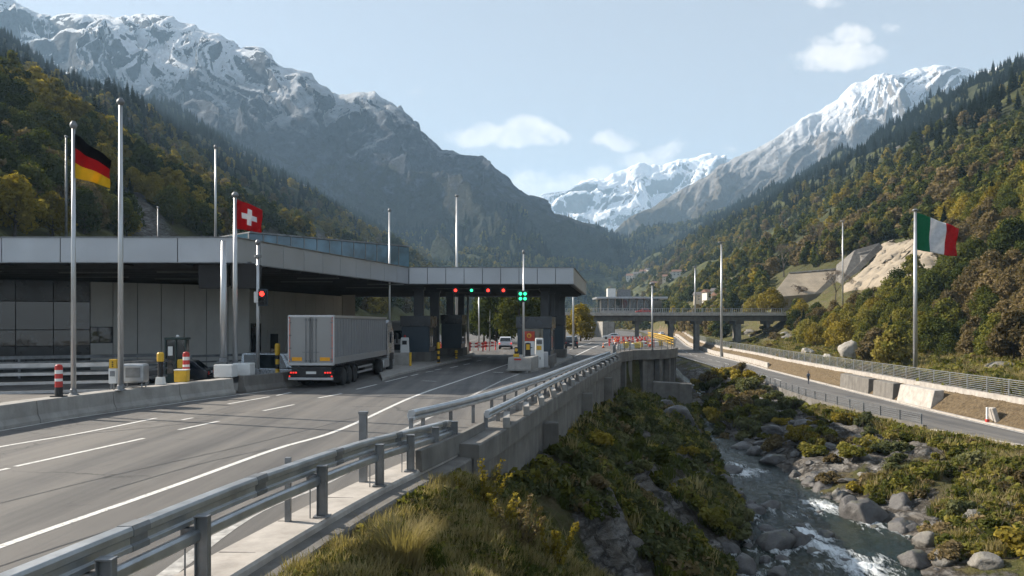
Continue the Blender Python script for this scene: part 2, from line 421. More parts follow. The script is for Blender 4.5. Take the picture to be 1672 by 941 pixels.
rocky = np.where((XX > R_) & (XX < A_), np.clip(1.05 - 1.1 * vv + 1.0 * fbm(XX, DD, 6, 4, 67) + 1.2 * smooth(DD, 52, 60) * smooth(DD, 100, 88) - .45 * smooth(DD, 58, 46) * smooth(vv, .08, .2), 0, 1), rocky)
sRr = XX - .035 * DD - 60; sLl = -XX + .054 * DD - 45
rn = fbm(XX, DD, 70, 5, 31)
rocky = np.where(sRr > -10, np.clip(.02 + 1.5 * (rn - .28) + .35 * smooth(sRr, 12, -4), 0, 1), rocky)
rocky = np.where(sLl > -10, np.clip(.05 + 1.5 * (rn - .22) + .9 * smooth(DD, 480, 200) * smooth(sLl, 90, 10) * np.clip(fbm(XX, DD, 40, 4, 35) + .55, 0, 1), 0, 1), rocky)
dry = np.zeros_like(XX) + .35
dry = np.where((XX > B_ + .2) & (XX < B_ + 3.4), .95, dry)
dry = np.where((XX > R_) & (XX < A_), .42, dry)
dry = np.where(sRr > 0, .42, dry)
wood = smooth(np.maximum(sRr, sLl), 10, 60) * smooth(DD, 120, 260)
land = tag(grid_mesh('ground', XX, DD, ZZ, M_LAND, True, {'rocky': rocky, 'dry': dry, 'wood': wood}), kind='structure')
# a skirt behind and around the camera so the ground goes on in every direction
sk = MB(); sk.add([(-6000, -400, -9.5), (6000, -400, -9.5), (6000, 9000, -9.5), (-6000, 9000, -9.5)], [(0, 1, 2, 3)])
tag(sk.build('terrain', M_LAND), kind='structure')

# ------------------------------------------------------------------ mountains
def mountain_material(name, snow0, snow1, tree0, tree1, rockc=((.10, .10, .105), (.26, .25, .245)), meadow=(.13, .115, .055), slope=0.42, noise_s=.004, forest=(.022, .030, .016), snowvar=420):
    m, t, b = newmat(name)
    geo = t.new('ShaderNodeNewGeometry'); pos = geo.outputs['Position']; z = t.sep(pos)[2]; nz = t.sep(geo.outputs['Normal'])[2]
    n1 = t.noise(pos, noise_s, 9, .6); n2 = t.noise(pos, noise_s * 5, 9, .65); n3 = t.noise(pos, noise_s * 11, 9, .72)
    rock = t.mix(t.mapr(n2, .33, .66), *rockc)
    rock = t.mix(t.mapr(n3, .35, .7, 0, .5), rock, tuple(c * .55 for c in rockc[0]))
    mead = t.mix(t.mapr(n2, .35, .65), meadow, tuple(c * .5 for c in meadow))
    frs = t.mix(t.mapr(n3, .4, .62), forest, tuple(c * 2.2 for c in forest))
    zz = t.math('ADD', z, t.math('MULTIPLY', t.math('SUBTRACT', n1, .5), (tree1 - tree0) * 2.2))
    low = t.mix(t.mapr(zz, tree0, tree1), frs, mead)
    zz2 = t.math('ADD', z, t.math('MULTIPLY', t.math('SUBTRACT', n2, .5), 500))
    c = t.mix(t.mapr(zz2, tree1, tree1 + (snow0 - tree1) * .6 + 1), low, rock)
    c = t.mix(t.mapr(nz, slope + .30, slope + .08), c, rock) if False else c
    sn = t.math('ADD', t.math('ADD', z, t.math('MULTIPLY', t.math('SUBTRACT', n1, .5), snowvar)), t.math('MULTIPLY', t.math('SUBTRACT', n2, .5), snowvar * .8))
    s1 = t.mapr(sn, snow0, snow1)
    cav = t.attr('cavity').outputs['Fac']
    keep = t.mapr(t.math('ADD', t.math('ADD', nz, t.math('MULTIPLY', cav, .28)), t.math('MULTIPLY', t.math('SUBTRACT', n3, .5), 1.0)), slope, slope + .05)
    keep = t.math('MAXIMUM', keep, t.mapr(cav, .74, .84))
    sm = t.math('MULTIPLY', s1, keep)
    c = t.mix(sm, c, (.80, .83, .88))
    t.put(b.inputs['Base Color'], c); b.inputs['Roughness'].default_value = .9; b.inputs['Specular IOR Level'].default_value = .15
    t.put(b.inputs['Normal'], t.bump(t.math('ADD', n2, t.math('MULTIPLY', n3, .5)), 1.0, 26.0))
    return m
MTN = {}
def mountain(name, ridge, foot, mat, L, amp, seed, scale=1.0, nu=620, nv=240, jag=6.0, profile=1.0, shear=0.6, pxr=None, zfoot=-60, spike=0):
    """ridge: (column, row, distance) of the crest; foot: (column, distance); a front slope, a crest and a back slope"""
    ridge = [(a, b, c * scale) for a, b, c in ridge]; foot = [(a, b * scale) for a, b in foot]; L *= scale; amp *= scale
    rx = [r[0] for r in ridge]; u = np.linspace(pxr[0] if pxr else rx[0], pxr[1] if pxr else rx[-1], nu)
    ry = np.interp(u, rx, [r[1] for r in ridge]); rd = np.interp(u, rx, [r[2] for r in ridge])
    ky = np.interp(u, [f[0] for f in foot], [f[1] for f in foot])
    # round the corners of the traced crest, then let rock roughen it again
    w_ = np.hanning(9); w_ /= w_.sum(); ry = np.convolve(np.pad(ry, 4, 'edge'), w_, 'valid')
    ry = ry + jag * (fbm(u, u * 0, 26, 5, seed) * .8)
    v = np.concatenate([np.linspace(0, 1, nv), 1 + np.linspace(.03, .5, 14)])
    VV, UU = np.meshgrid(v, u, indexing='ij')
    Dr = rd[None, :]; Df = ky[None, :]; Zr = CH + (HOR - ry[None, :]) / F * Dr
    f = np.clip(VV, 0, 1); D = Df + (Dr - Df) * f; Z = zfoot + (Zr - zfoot) * f ** profile
    X = (UU - 836) / F * D
    a = X + shear * D; bb = D - shear * X * .3
    wx = fbm(X, D, L * 1.3, 3, seed + 5) * L * .35; wy = fbm(X, D, L * 1.3, 3, seed + 6) * L * .35
    rg = ridged(a * 1.0 + wx, bb * .55 + wy, L, 7, seed + 9, .55)
    base_ = .42
    wv = np.clip(f * 6, 0, 1) * (0.12 + .88 * np.clip((1 - f) * 7, 0, 1))
    dz = amp * (rg - base_) * wv + amp * .35 * fbm(X, D, L * 2.2, 3, seed + 3) * wv
    back = np.clip(VV - 1, 0, 1)
    D = D + back * 1.6 * (Dr - Df); Z = np.where(VV > 1, Zr - (Zr - zfoot) * back * 1.5, Z + dz)
    zmax = CH + (Zr - CH) / Dr * D - (1 - f) * 14 * (Dr / 3000); over = Z - zmax
    Z = np.where((VV <= 1) & (over > -40), zmax - 40 * np.exp(-np.clip(over + 40, 0, 900) / 40), Z)
    cav = np.clip(.5 - (rg - base_) * 1.35, 0, 1)
    X = (UU - 836) / F * np.where(VV > 1, D, D)
    # shift on the horizontal so faces lean and overhang a little
    X = X + wv * amp * .35 * (ridged(bb, a, L * .7, 4, seed + 71) - .5)
    MTN[seed] = (X, D, Z, f * (VV <= 1))
    return tag(grid_mesh(name, X, D, Z, mat, True, {'cavity': cav}), kind='structure')

M1 = mountain_material('massif_rock', 420, 680, 90, 270, slope=.50, noise_s=.0068, snowvar=300, rockc=((.032, .040, .056), (.105, .120, .150)), meadow=(.048, .052, .044))
mountain('mountain', [(-500, -90, 3300), (-200, -80, 3200), (-60, -50, 3100), (0, -22, 3000), (35, 4, 3000), (88, 28, 2950), (112, 22, 2950), (150, 20, 2950), (185, 26, 2900), (205, 20, 2900), (236, 17, 2850), (262, 20, 2850), (282, 34, 2800),
    (300, 38, 2800), (345, 50, 2750), (372, 66, 2750), (392, 78, 2700), (414, 74, 2700), (432, 84, 2700), (462, 104, 2650), (492, 113, 2600), (508, 130, 2600), (545, 143, 2550), (560, 146, 2550), (585, 138, 2500), (612, 142, 2500), (640, 160, 2500), (662, 180, 2500), (690, 208, 2450),
    (722, 232, 2400), (745, 242, 2400), (775, 246, 2400), (800, 262, 2400), (822, 290, 2450), (856, 312, 2500), (886, 334, 2600), (930, 358, 2700), (975, 376, 2800), (1020, 386, 2900), (1070, 402, 3000), (1130, 425, 3100), (1250, 470, 3100)],
    [(-500, 1500), (600, 1300), (900, 1500), (1250, 2000)], M1, 430, 350, 11, scale=.82, nu=950, nv=330, jag=5, shear=.9, profile=1.08)
M1b = mountain_material('wooded_spur', 3000, 3100, 900, 1500, noise_s=.009, forest=(.020, .027, .015))
mountain('hill', [(430, 470, 1500), (480, 430, 1600), (540, 372, 1700), (600, 325, 1800), (660, 300, 1850), (700, 292, 1900), (740, 302, 1900), (780, 322, 1950), (850, 344, 2000), (905, 372, 2000), (960, 400, 2000), (1020, 424, 2050), (1080, 445, 2100), (1150, 470, 2100)],
    [(430, 1100), (1150, 1500)], M1b, 260, 120, 23, nu=420, nv=170, jag=3, profile=1.0)
M1c = mountain_material('knoll_wood', 3000, 3100, 120, 400, noise_s=.012, forest=(.034, .042, .018), meadow=(.11, .12, .05))
mountain('hill', [(560, 470, 1150), (640, 435, 1200), (700, 424, 1300), (745, 412, 1350), (765, 402, 1350), (800, 401, 1400), (840, 412, 1400), (900, 414, 1450), (960, 420, 1500), (1000, 432, 1500), (1040, 442, 1500), (1090, 456, 1500), (1180, 480, 1500)],
    [(560, 800), (1180, 1000)], M1c, 130, 50, 37, nu=420, nv=150, jag=3, profile=.9)
M4 = mountain_material('east_massif', 600, 980, 80, 460, slope=.52, noise_s=.0042, snowvar=300, rockc=((.13, .12, .115), (.27, .245, .225)), meadow=(.125, .098, .062), forest=(.030, .038, .020))
mountain('mountain', [(900, 470, 4600), (960, 405, 4700), (1005, 372, 4800), (1040, 345, 4800), (1062, 334, 4900), (1100, 310, 5000), (1150, 283, 5000), (1178, 262, 5000), (1208, 250, 5000), (1240, 232, 5000), (1262, 222, 5000), (1285, 205, 5050), (1312, 186, 5050), (1340, 172, 5100),
    (1362, 158, 5100), (1392, 134, 5100), (1412, 127, 5100), (1430, 118, 5100), (1447, 114, 5100), (1468, 122, 5200), (1480, 115, 5400), (1500, 108, 5500), (1528, 105, 5500), (1548, 108, 5500), (1566, 107, 5500), (1585, 117, 5500), (1620, 108, 5500), (1700, 80, 5500), (1900, 30, 5500)],
    [(900, 3600), (1300, 3000), (1900, 2600)], M4, 820, 480, 55, scale=.66, nu=760, nv=300, jag=4, profile=1.0, shear=-1.1)
M4b = mountain_material('foothill', 3000, 3100, 170, 350, noise_s=.009, forest=(.040, .048, .024), meadow=(.15, .135, .070))
mountain('hill', [(930, 460, 3000), (1000, 400, 3100), (1050, 375, 3100), (1090, 372, 3200), (1130, 358, 3200), (1180, 345, 3200), (1240, 336, 3200), (1300, 318, 3100), (1380, 280, 3000), (1500, 225, 3000), (1700, 150, 3000)],
    [(930, 2200), (1700, 1900)], M4b, 420, 190, 61, scale=.68, nu=420, nv=150, jag=3, shear=-.8)
M5 = mountain_material('far_range', 240, 520, 30, 160, slope=.40, noise_s=.0026, snowvar=260, rockc=((.14, .14, .145), (.24, .235, .23)), meadow=(.10, .09, .06))
mountain('mountain', [(700, 470, 9000), (800, 400, 9000), (850, 352, 9000), (878, 333, 9000), (895, 318, 9000), (915, 308, 9000), (930, 306, 9000), (948, 292, 9000), (962, 289, 9000), (985, 290, 9000), (1000, 278, 9000), (1025, 272, 9100), (1046, 262, 9100), (1056, 265, 9100),
    (1078, 266, 9100), (1100, 260, 9200), (1122, 255, 9200), (1140, 251, 9200), (1160, 248, 9200), (1175, 252, 9200), (1190, 258, 9200), (1215, 266, 9200), (1300, 280, 9200), (1400, 320, 9000)],
    [(700, 6600), (1400, 6000)], M5, 1300, 760, 71, scale=.62, nu=520, nv=240, jag=4, shear=-1.3)

# ------------------------------------------------------------------ air
hz = MB(); hz.box((600, 3600, 640), (11000, 11600, 1320)); hzo = hz.build('haze', [])
hm = bpy.data.materials.new('air'); hm.use_nodes = True; t = NT(hm.node_tree); t.n.clear()
o_ = t.new('ShaderNodeOutputMaterial'); vol = t.new('ShaderNodeVolumePrincipled'); t.l.new(vol.outputs[0], o_.inputs[1])
vol.inputs['Color'].default_value = (.48, .73, 1.0, 1); vol.inputs['Density'].default_value = 1.15e-4; vol.inputs['Anisotropy'].default_value = .15
hzo.data.materials.append(hm); hzo['kind'] = 'stuff'; hzo['label'] = 'thin blue valley haze in front of the far mountains'

# ------------------------------------------------------------------ roads
def asphalt(name, base=.052):
    m, t, b = newmat(name); pos = t.new('ShaderNodeNewGeometry').outputs['Position']
    n1 = t.noise(pos, .22, 6, .6); n2 = t.noise(pos, 14, 8, .8); n3 = t.noise(pos, 70, 3, .8)
    lane = t.noise(t.vmath('MULTIPLY', t.new('ShaderNodeMapping').outputs[0], (1, 1, 1)), 1) if False else None
    mp = t.new('ShaderNodeMapping'); t.l.new(pos, mp.inputs[0]); mp.inputs['Rotation'].default_value = (0, 0, R(7)); mp.inputs['Scale'].default_value = (.9, .03, 1)
    st = t.noise(mp.outputs[0], 1.0, 7, .65)
    k = base
    c = t.mix(t.mapr(n3, .3, .7), (k * 1.5, k * 1.42, k * 1.32), (k * .7, k * .68, k * .66))
    c = t.mix(t.mapr(n1, .38, .62, 0, .45), c, (k * .78, k * .76, k * .76))
    c = t.mix(t.mapr(st, .46, .64, 0, .6), c, (k * 1.9, k * 1.76, k * 1.58))
    c = t.mix(t.mapr(st, .46, .32, 0, .75), c, (k * .55, k * .54, k * .55))
    # cracks and tar seams
    vo = t.new('ShaderNodeTexVoronoi'); vo.feature = 'DISTANCE_TO_EDGE'; vo.inputs['Scale'].default_value = .13
    t.l.new(t.vmath('ADD', pos, t.vmath('MULTIPLY', t.noise(pos, .9, 5, .7, col=True), (2.2, 2.2, 0))), vo.inputs['Vector'])
    cr = t.math('MULTIPLY', t.mapr(vo.outputs[0], .009, .002), t.mapr(t.noise(pos, .12, 3), .5, .58))
    c = t.mix(t.math('MULTIPLY', cr, .8), c, (k * .3, k * .3, k * .3))
    sp = t.noise(pos, .55, 7, .72, 1.2); c = t.mix(t.mapr(sp, .60, .70, 0, .5), c, (k * .45, k * .44, k * .45))
    sp2 = t.noise(pos, 3.2, 5, .7); c = t.mix(t.math('MULTIPLY', t.mapr(sp2, .66, .70, 0, .5), t.mapr(n1, .5, .55)), c, (k * .4, k * .4, k * .4))
    t.put(b.inputs['Base Color'], c); t.put(b.inputs['Roughness'], t.mapr(n1, .3, .7, .68, .86)); b.inputs['Specular IOR Level'].default_value = .35
    t.put(b.inputs['Normal'], t.bump(t.math('ADD', n2, n3), .35, .012))
    return m
M_ASPH = asphalt('asphalt', .10); M_ASPH2 = asphalt('lower_asphalt', .10)
Yr = np.concatenate([np.arange(-60, 130, 1.0), np.arange(130, 420, 4.0), np.arange(420, 1200, 40.0)])
mb = MB()
for i, y in enumerate(Yr): mb.v += [(-64.0 + .054 * max(y, 0) * .6, y, 0.0), (float(xk(y)) - .70, y, 0.0)]
for i in range(len(Yr) - 1): mb.f.append((2 * i, 2 * i + 1, 2 * i + 3, 2 * i + 2)); mb.m.append(0)
tag(mb.build('road', M_ASPH), kind='structure')
mb = MB(); Y2 = np.concatenate([np.arange(-30, 130, 2.0), np.arange(130, 600, 5.0)])
for y in Y2:
    a, b_, zz = float(ra(y)), float(rb(y)), float(z2(y)); mb.v += [(a, y, zz), ((a + b_) / 2, y, zz + .06), (b_, y, zz)]
for i in range(len(Y2) - 1):
    for j in (0, 1): mb.f.append((3 * i + j, 3 * i + j + 1, 3 * i + j + 4, 3 * i + j + 3)); mb.m.append(0)
tag(mb.build('road', M_ASPH2, smooth=True), kind='structure')
def paint_material():
    m, t, b = newmat('road_paint'); pos = t.new('ShaderNodeNewGeometry').outputs['Position']
    n = t.noise(pos, 9, 8, .75); n2 = t.noise(pos, 1.1, 5, .7)
    c = t.mix(t.mapr(t.math('ADD', n, t.math('MULTIPLY', n2, .35)), .70, .84), (.62, .61, .58), (.16, .155, .15))
    t.put(b.inputs['Base Color'], c); b.inputs['Roughness'].default_value = .7; return m
M_PAINT = paint_material(); M_PAINTW = pm('worn_paint', (.42, .41, .39), .8, var=.25, scale=5, dirt=.75, dcol=(.10, .095, .09), world_pos=True)
M_PAINTY = pm('yellow_paint', (.55, .34, .05), .7, var=.2, scale=5)
lines = MB()
def ribbon(mbx, pts, wd, z=.005, zf=None, mi=0):
    q = [Vector((p[0], p[1], 0)) for p in pts]; dense = []
    for i in range(len(q) - 1):
        n = max(1, int((q[i + 1] - q[i]).length / 2))
        for k in range(n): dense.append(q[i].lerp(q[i + 1], k / n))
    dense.append(q[-1]); base = len(mbx.v)
    for i, p in enumerate(dense):
        d = (dense[min(i + 1, len(dense) - 1)] - dense[max(i - 1, 0)]).normalized(); r = Vector((d.y, -d.x, 0)) * wd / 2
        zz = z + (zf(p.y) if zf else 0); mbx.v += [(p.x - r.x, p.y - r.y, zz), (p.x + r.x, p.y + r.y, zz)]
    for i in range(len(dense) - 1): mbx.f.append((base + 2 * i, base + 2 * i + 1, base + 2 * i + 3, base + 2 * i + 2)); mbx.m.append(mi)
def spline(pts, n=6):
    out = []
    p = [Vector((a[0], a[1], 0)) for a in pts]; p = [p[0] * 2 - p[1]] + p + [p[-1] * 2 - p[-2]]
    for i in range(1, len(p) - 2):
        for k in range(n):
            t_ = k / n; a, b_, c_, d_ = p[i - 1], p[i], p[i + 1], p[i + 2]
            out.append(.5 * ((2 * b_) + (c_ - a) * t_ + (2 * a - 5 * b_ + 4 * c_ - d_) * t_ ** 2 + (3 * b_ - a - 3 * c_ + d_) * t_ ** 3))
    out.append(p[-2]); return [(q.x, q.y) for q in out]
G = lambda *a: [P(x, y)[:2] for x, y in a]
ribbon(lines, spline(G((-150, 953), (0, 893), (280, 795), (449, 734), (560, 700), (675, 648), (749, 622), (832, 594))), .17)
for a in [((25, 762), (235, 716)), ((292, 702), (357, 688)), ((-140, 799), (14, 765)), ((430, 671), (480, 661)), ((520, 650), (558, 643)), ((582, 636), (615, 628)), ((629, 624), (665, 615)), ((671, 614), (683, 611)),
          ((695, 608), (708, 606)), ((710, 604.5), (721, 602.5)), ((735, 601), (748, 598)), ((757, 596), (767, 594)), ((778, 590), (786, 588.5)), ((796, 584), (803, 583))]: ribbon(lines, G(*a), .15)
ribbon(lines, spline(G((-150, 762), (0, 730), (130, 708), (255, 683))), .15)
for a in [((297, 686), (315, 682.5)), ((372, 660), (440, 648)), ((452, 646), (475, 641))]: ribbon(lines, G(*a), .15)
ribbon(lines, spline(G((-120, 727), (0, 704), (140, 680), (300, 657), (470, 634))), .15)
ribbon(lines, G((930, 571), (965, 560)), .2); ribbon(lines, spline(G((938, 582), (975, 565), (1003, 556))), .2)
ribbon(lines, G((806, 608), (822, 608.5)), .3); ribbon(lines, G((690, 622), (712, 623)), .15)
tag(lines.build('road_markings', M_PAINT), kind='structure')
wl = MB(); ribbon(wl, spline(G((180, 1010), (400, 846), (514, 796), (615, 748), (700, 722))), .26)
ribbon(wl, spline(G((645, 708), (687, 689), (815, 624), (847, 611))), .16)
tag(wl.build('worn_markings', M_PAINTW), kind='structure')
yl = MB(); ribbon(yl, G((644, 606), (668, 599), (700, 594)), .12, z=.006); tag(yl.build('yellow_markings', M_PAINTY), kind='structure')
l2 = MB()
ribbon(l2, [(float(ra(y)) + .45, y) for y in np.arange(20, 330, 3.0)], .16, .012, lambda y: float(z2(y)))
ribbon(l2, [(float(rb(y)) - .35, y) for y in np.arange(20, 330, 3.0)], .14, .012, lambda y: float(z2(y)))
for y0 in np.arange(120, 300, 9.0): ribbon(l2, [(float((ra(y) + rb(y)) / 2), y) for y in (y0, y0 + 4.5)], .16, .068, lambda y: float(z2(y)))
tag(l2.build('road_markings', M_PAINT), kind='structure')

sm_ = MB()
for q in ([(-60, 955), (0, 925), (280, 833), (470, 768)], [(0, 822), (200, 773), (420, 723), (600, 677)], [(60, 716), (260, 697), (352, 685)], [(180, 800), (330, 757), (440, 733)]): ribbon(sm_, spline(G(*q)), .045, .0035)
tag(sm_.build('tar_seams', pm('tar', (.025, .025, .026), .5, world_pos=True)), kind='structure')
# ------------------------------------------------------------------ river
boulder_spots = []   # filled by the boulder list below, used for foam
BOULD = [  # column, row of the waterline, width px, height px, tone (0 dark wet, 1 sunlit grey)
 (1417, 850, 74, 56, 0), (1476, 845, 50, 58, 0), (1470, 868, 46, 30, 0), (1392, 838, 40, 36, 0), (1490, 872, 30, 26, 0), (1378, 818, 30, 26, 0), (1328, 795, 34, 22, 0), (1352, 803, 42, 26, 0), (1300, 780, 26, 16, 0),
 (1255, 831, 34, 18, 0), (1228, 840, 44, 24, 0), (1226, 824, 22, 10, 0), (1268, 894, 66, 40, 0), (1302, 888, 40, 30, 0), (1308, 862, 24, 12, 0), (1352, 878, 30, 18, 0), (1322, 878, 18, 8, 0), (1252, 868, 30, 12, 0), (1212, 880, 44, 34, 0),
 (1218, 934, 60, 44, 0), (1272, 940, 36, 22, 0), (1278, 915, 28, 12, 0), (1250, 917, 26, 14, 0), (1196, 772, 46, 16, 0), (1226, 775, 10, 5, 0), (1170, 768, 30, 22, 0), (1180, 800, 36, 40, 0), (1196, 820, 40, 32, 0), (1330, 903, 24, 9, 0), (1384, 918, 20, 8, 0),
 (1316, 858, 16, 7, 0), (1430, 862, 18, 8, 0), (1288, 846, 12, 5, 0), (1238, 852, 14, 6, 0), (1205, 852, 26, 16, 0), (1190, 905, 40, 30, 0), (1340, 838, 16, 6, 0), (1160, 745, 30, 20, 0),
]
RIVER_B = []
for (px, py, wp, hp, tn) in BOULD:
    D = 40.0
    for _ in range(12): D = (CH - float(rivz(D))) * F / (py - HOR)
    RIVER_B.append((XD(px, D), D, float(rivz(D)), wp / F * D, hp / F * D, tn))
ys = np.concatenate([np.arange(2, 80, .16), np.arange(80, 190, .8)]); us = np.linspace(-.06, 1.06, 110)
YW, UW = np.meshgrid(ys, us, indexing='ij'); LW, RW = xl(YW), xr(YW); XW = LW + (RW - LW) * UW - .8 * (.5 - UW)
foam = np.zeros_like(XW)
for (bx, by, bz, bw, bh, tn) in RIVER_B:
    dx = XW - bx; dy = (by - YW); r = bw * .5
    sx = dx + .12 * dy
    down = np.exp(-(sx / (r * (1.05 + .12 * np.clip(dy, 0, 8)))) ** 2) * smooth(dy, -r * 1.2, r * .3) * np.exp(-np.clip(dy, 0, 99) / (r * 3.2 + .8))
    ring = np.exp(-((np.hypot(dx, dy) - r * 1.0) / .3) ** 2)
    foam = np.maximum(foam, np.maximum(down * .95, ring * .6))
for (px, py, rr, k) in [(1165, 738, 1.6, .7), (1215, 772, 1.8, 1.0), (1240, 770, 1.2, .8), (1345, 828, 2.0, .85), (1300, 842, 1.6, .6), (1320, 872, 1.3, 1.0), (1345, 895, 1.2, 1.0), (1375, 905, 1.6, .9), (1405, 925, 1.8, 1.0), (1430, 918, 1.3, .8), (1350, 925, 1.5, .7), (1200, 760, 1.5, .8), (1270, 800, 1.6, .5), (1240, 900, 1.2, .7), (1310, 930, 1.4, .6)]:
    D = 40.0
    for _ in range(12): D = (CH - float(rivz(D))) * F / (py - HOR)
    foam = np.maximum(foam, k * np.exp(-((XW - XD(px, D)) / rr) ** 2 - ((YW - D) / (rr * 1.6)) ** 2))
wv = fbm(XW * 1.4, YW * .8, 1.3, 4, 300) * .055 + ridged(XW * 1.2 + .3 * YW, YW * .7, 1.8, 4, 310) * .11 + foam * (.10 + .14 * fbm(XW, YW, .5, 3, 320))
ZW = rivz(YW) - .09 + wv
m, t, b = newmat('river_water'); geo = t.new('ShaderNodeNewGeometry'); pos = geo.outputs['Position']
fo = t.attr('foam').outputs['Fac']; mp = t.new('ShaderNodeMapping'); t.l.new(pos, mp.inputs[0]); mp.inputs['Scale'].default_value = (1.6, .42, 1); mp.inputs['Rotation'].default_value = (0, 0, R(-12))
nn = t.noise(mp.outputs[0], 1.1, 9, .68, 1.0); n2 = t.noise(mp.outputs[0], 3.5, 8, .7, .6); nl = t.noise(pos, .25, 3)
base = t.mix(t.mapr(nl, .4, .65), (.008, .018, .018), (.024, .030, .018)); 
fm = t.mapr(t.math('ADD', t.math('MULTIPLY', fo, 1.0), t.math('ADD', t.math('MULTIPLY', t.math('SUBTRACT', nn, .5), 1.5), t.math('MULTIPLY', t.math('SUBTRACT', n2, .5), .9))), .62, .98)
t.put(b.inputs['Base Color'], t.mix(fm, base, (.78, .82, .84))); t.put(b.inputs['Roughness'], t.mapr(fm, 0, .6, .05, .6)); b.inputs['IOR'].default_value = 1.33; b.inputs['Specular IOR Level'].default_value = .36
t.put(b.inputs['Normal'], t.bump(t.math('ADD', nn, t.math('MULTIPLY', n2, .6)), .95, .22))
tag(grid_mesh('river', XW, YW, ZW, m, True, {'foam': foam}), kind='structure')
# ================================================================== MATERIALS FOR BUILT THINGS
CONC = pm('concrete', (.33, .315, .29), .85, var=.12, scale=1.3, bump=.35, bscale=14, dirt=.35, dcol=(.13, .12, .11), world_pos=True, streak=.45)
CONC_D = pm('old_concrete', (.17, .16, .145), .9, var=.18, scale=1.0, bump=.45, bscale=10, dirt=.55, dcol=(.075, .068, .06), world_pos=True, streak=.7)
CONC_L = pm('pale_concrete', (.42, .39, .355), .85, var=.16, scale=1.6, bump=.3, bscale=14, dirt=.45, dcol=(.22, .19, .16), world_pos=True, streak=.3)
SHOT = pm('sprayed_concrete', (.29, .245, .185), .95, var=.14, scale=.35, bump=.7, bscale=2.2, dirt=.35, dcol=(.20, .17, .13), world_pos=True, streak=.4)
GALV = pm('galvanised_steel', (.42, .44, .46), .42, metal=.75, var=.12, scale=2.2, bump=.08, bscale=30, dirt=.25, dcol=(.18, .17, .16), world_pos=True)
GALV_D = pm('weathered_steel', (.23, .24, .25), .5, metal=.6, var=.18, scale=2.0, bump=.1, bscale=30, dirt=.35, dcol=(.09, .085, .08), world_pos=True)
POLE = pm('pole_steel', (.50, .51, .52), .38, metal=.65, var=.06, scale=1.0)
CLAD = pm('aluminium_cladding', (.43, .45, .48), .36, metal=.45, var=.05, scale=.35, dirt=.12, dcol=(.25, .25, .26), world_pos=True, streak=.12)
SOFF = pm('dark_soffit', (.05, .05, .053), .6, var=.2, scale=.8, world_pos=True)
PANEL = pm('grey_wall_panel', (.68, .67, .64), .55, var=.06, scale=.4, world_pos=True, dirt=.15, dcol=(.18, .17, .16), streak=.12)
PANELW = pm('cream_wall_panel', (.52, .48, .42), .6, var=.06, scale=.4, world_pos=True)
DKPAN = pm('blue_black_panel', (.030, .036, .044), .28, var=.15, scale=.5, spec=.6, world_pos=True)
BLUEG = pm('booth_paint', (.035, .055, .075), .38, var=.12, scale=1.0, spec=.5)
BLK = pm('black_plastic', (.015, .015, .017), .6, var=.2)
RUB = pm('tyre_rubber', (.022, .022, .022), .85, var=.2, scale=9)
WHT = pm('white_paint', (.72, .72, .70), .45, var=.05, dirt=.15, dcol=(.3, .28, .25), scale=2)
YEL = pm('yellow_enamel', (.70, .42, .03), .45, var=.08, dirt=.2, dcol=(.2, .13, .03), scale=4)
RED = pm('red_enamel', (.48, .035, .03), .45, var=.08, dirt=.15, dcol=(.15, .02, .02), scale=4)
ORG = pm('orange_plastic', (.80, .17, .03), .5, var=.08)
def glass(name, tint=(.02, .03, .035), rough=.04):
    m, t, b = newmat(name); pos = t.new('ShaderNodeNewGeometry').outputs['Position']
    t.put(b.inputs['Base Color'], t.mix(t.mapr(t.noise(pos, .6, 3), .4, .6), tint, tuple(c * .5 for c in tint)))
    b.inputs['Roughness'].default_value = rough; b.inputs['Specular IOR Level'].default_value = .9
    t.put(b.inputs['Normal'], t.bump(t.noise(pos, .8, 2), .06, .15)); return m
GLS = glass('dark_glass'); GLSB = glass('blue_glass', (.09, .20, .28), .12); GLSG = glass('booth_glass', (.10, .09, .06), .05)
def lamp_mat(name, col, e):
    m, t, b = newmat(name); b.inputs['Base Color'].default_value = (*[c * .5 for c in col], 1)
    b.inputs['Emission Color'].default_value = (*col, 1); b.inputs['Emission Strength'].default_value = e; return m
L_RED = lamp_mat('red_lens_lit', (1, .03, .02), 2.2); L_GRN = lamp_mat('green_lens_lit', (.04, 1, .38), 1.0); L_WHT = pm('strip_light_off', (.16, .16, .15), .5)
L_TAIL = lamp_mat('tail_lens_lit', (1, .04, .03), .5)

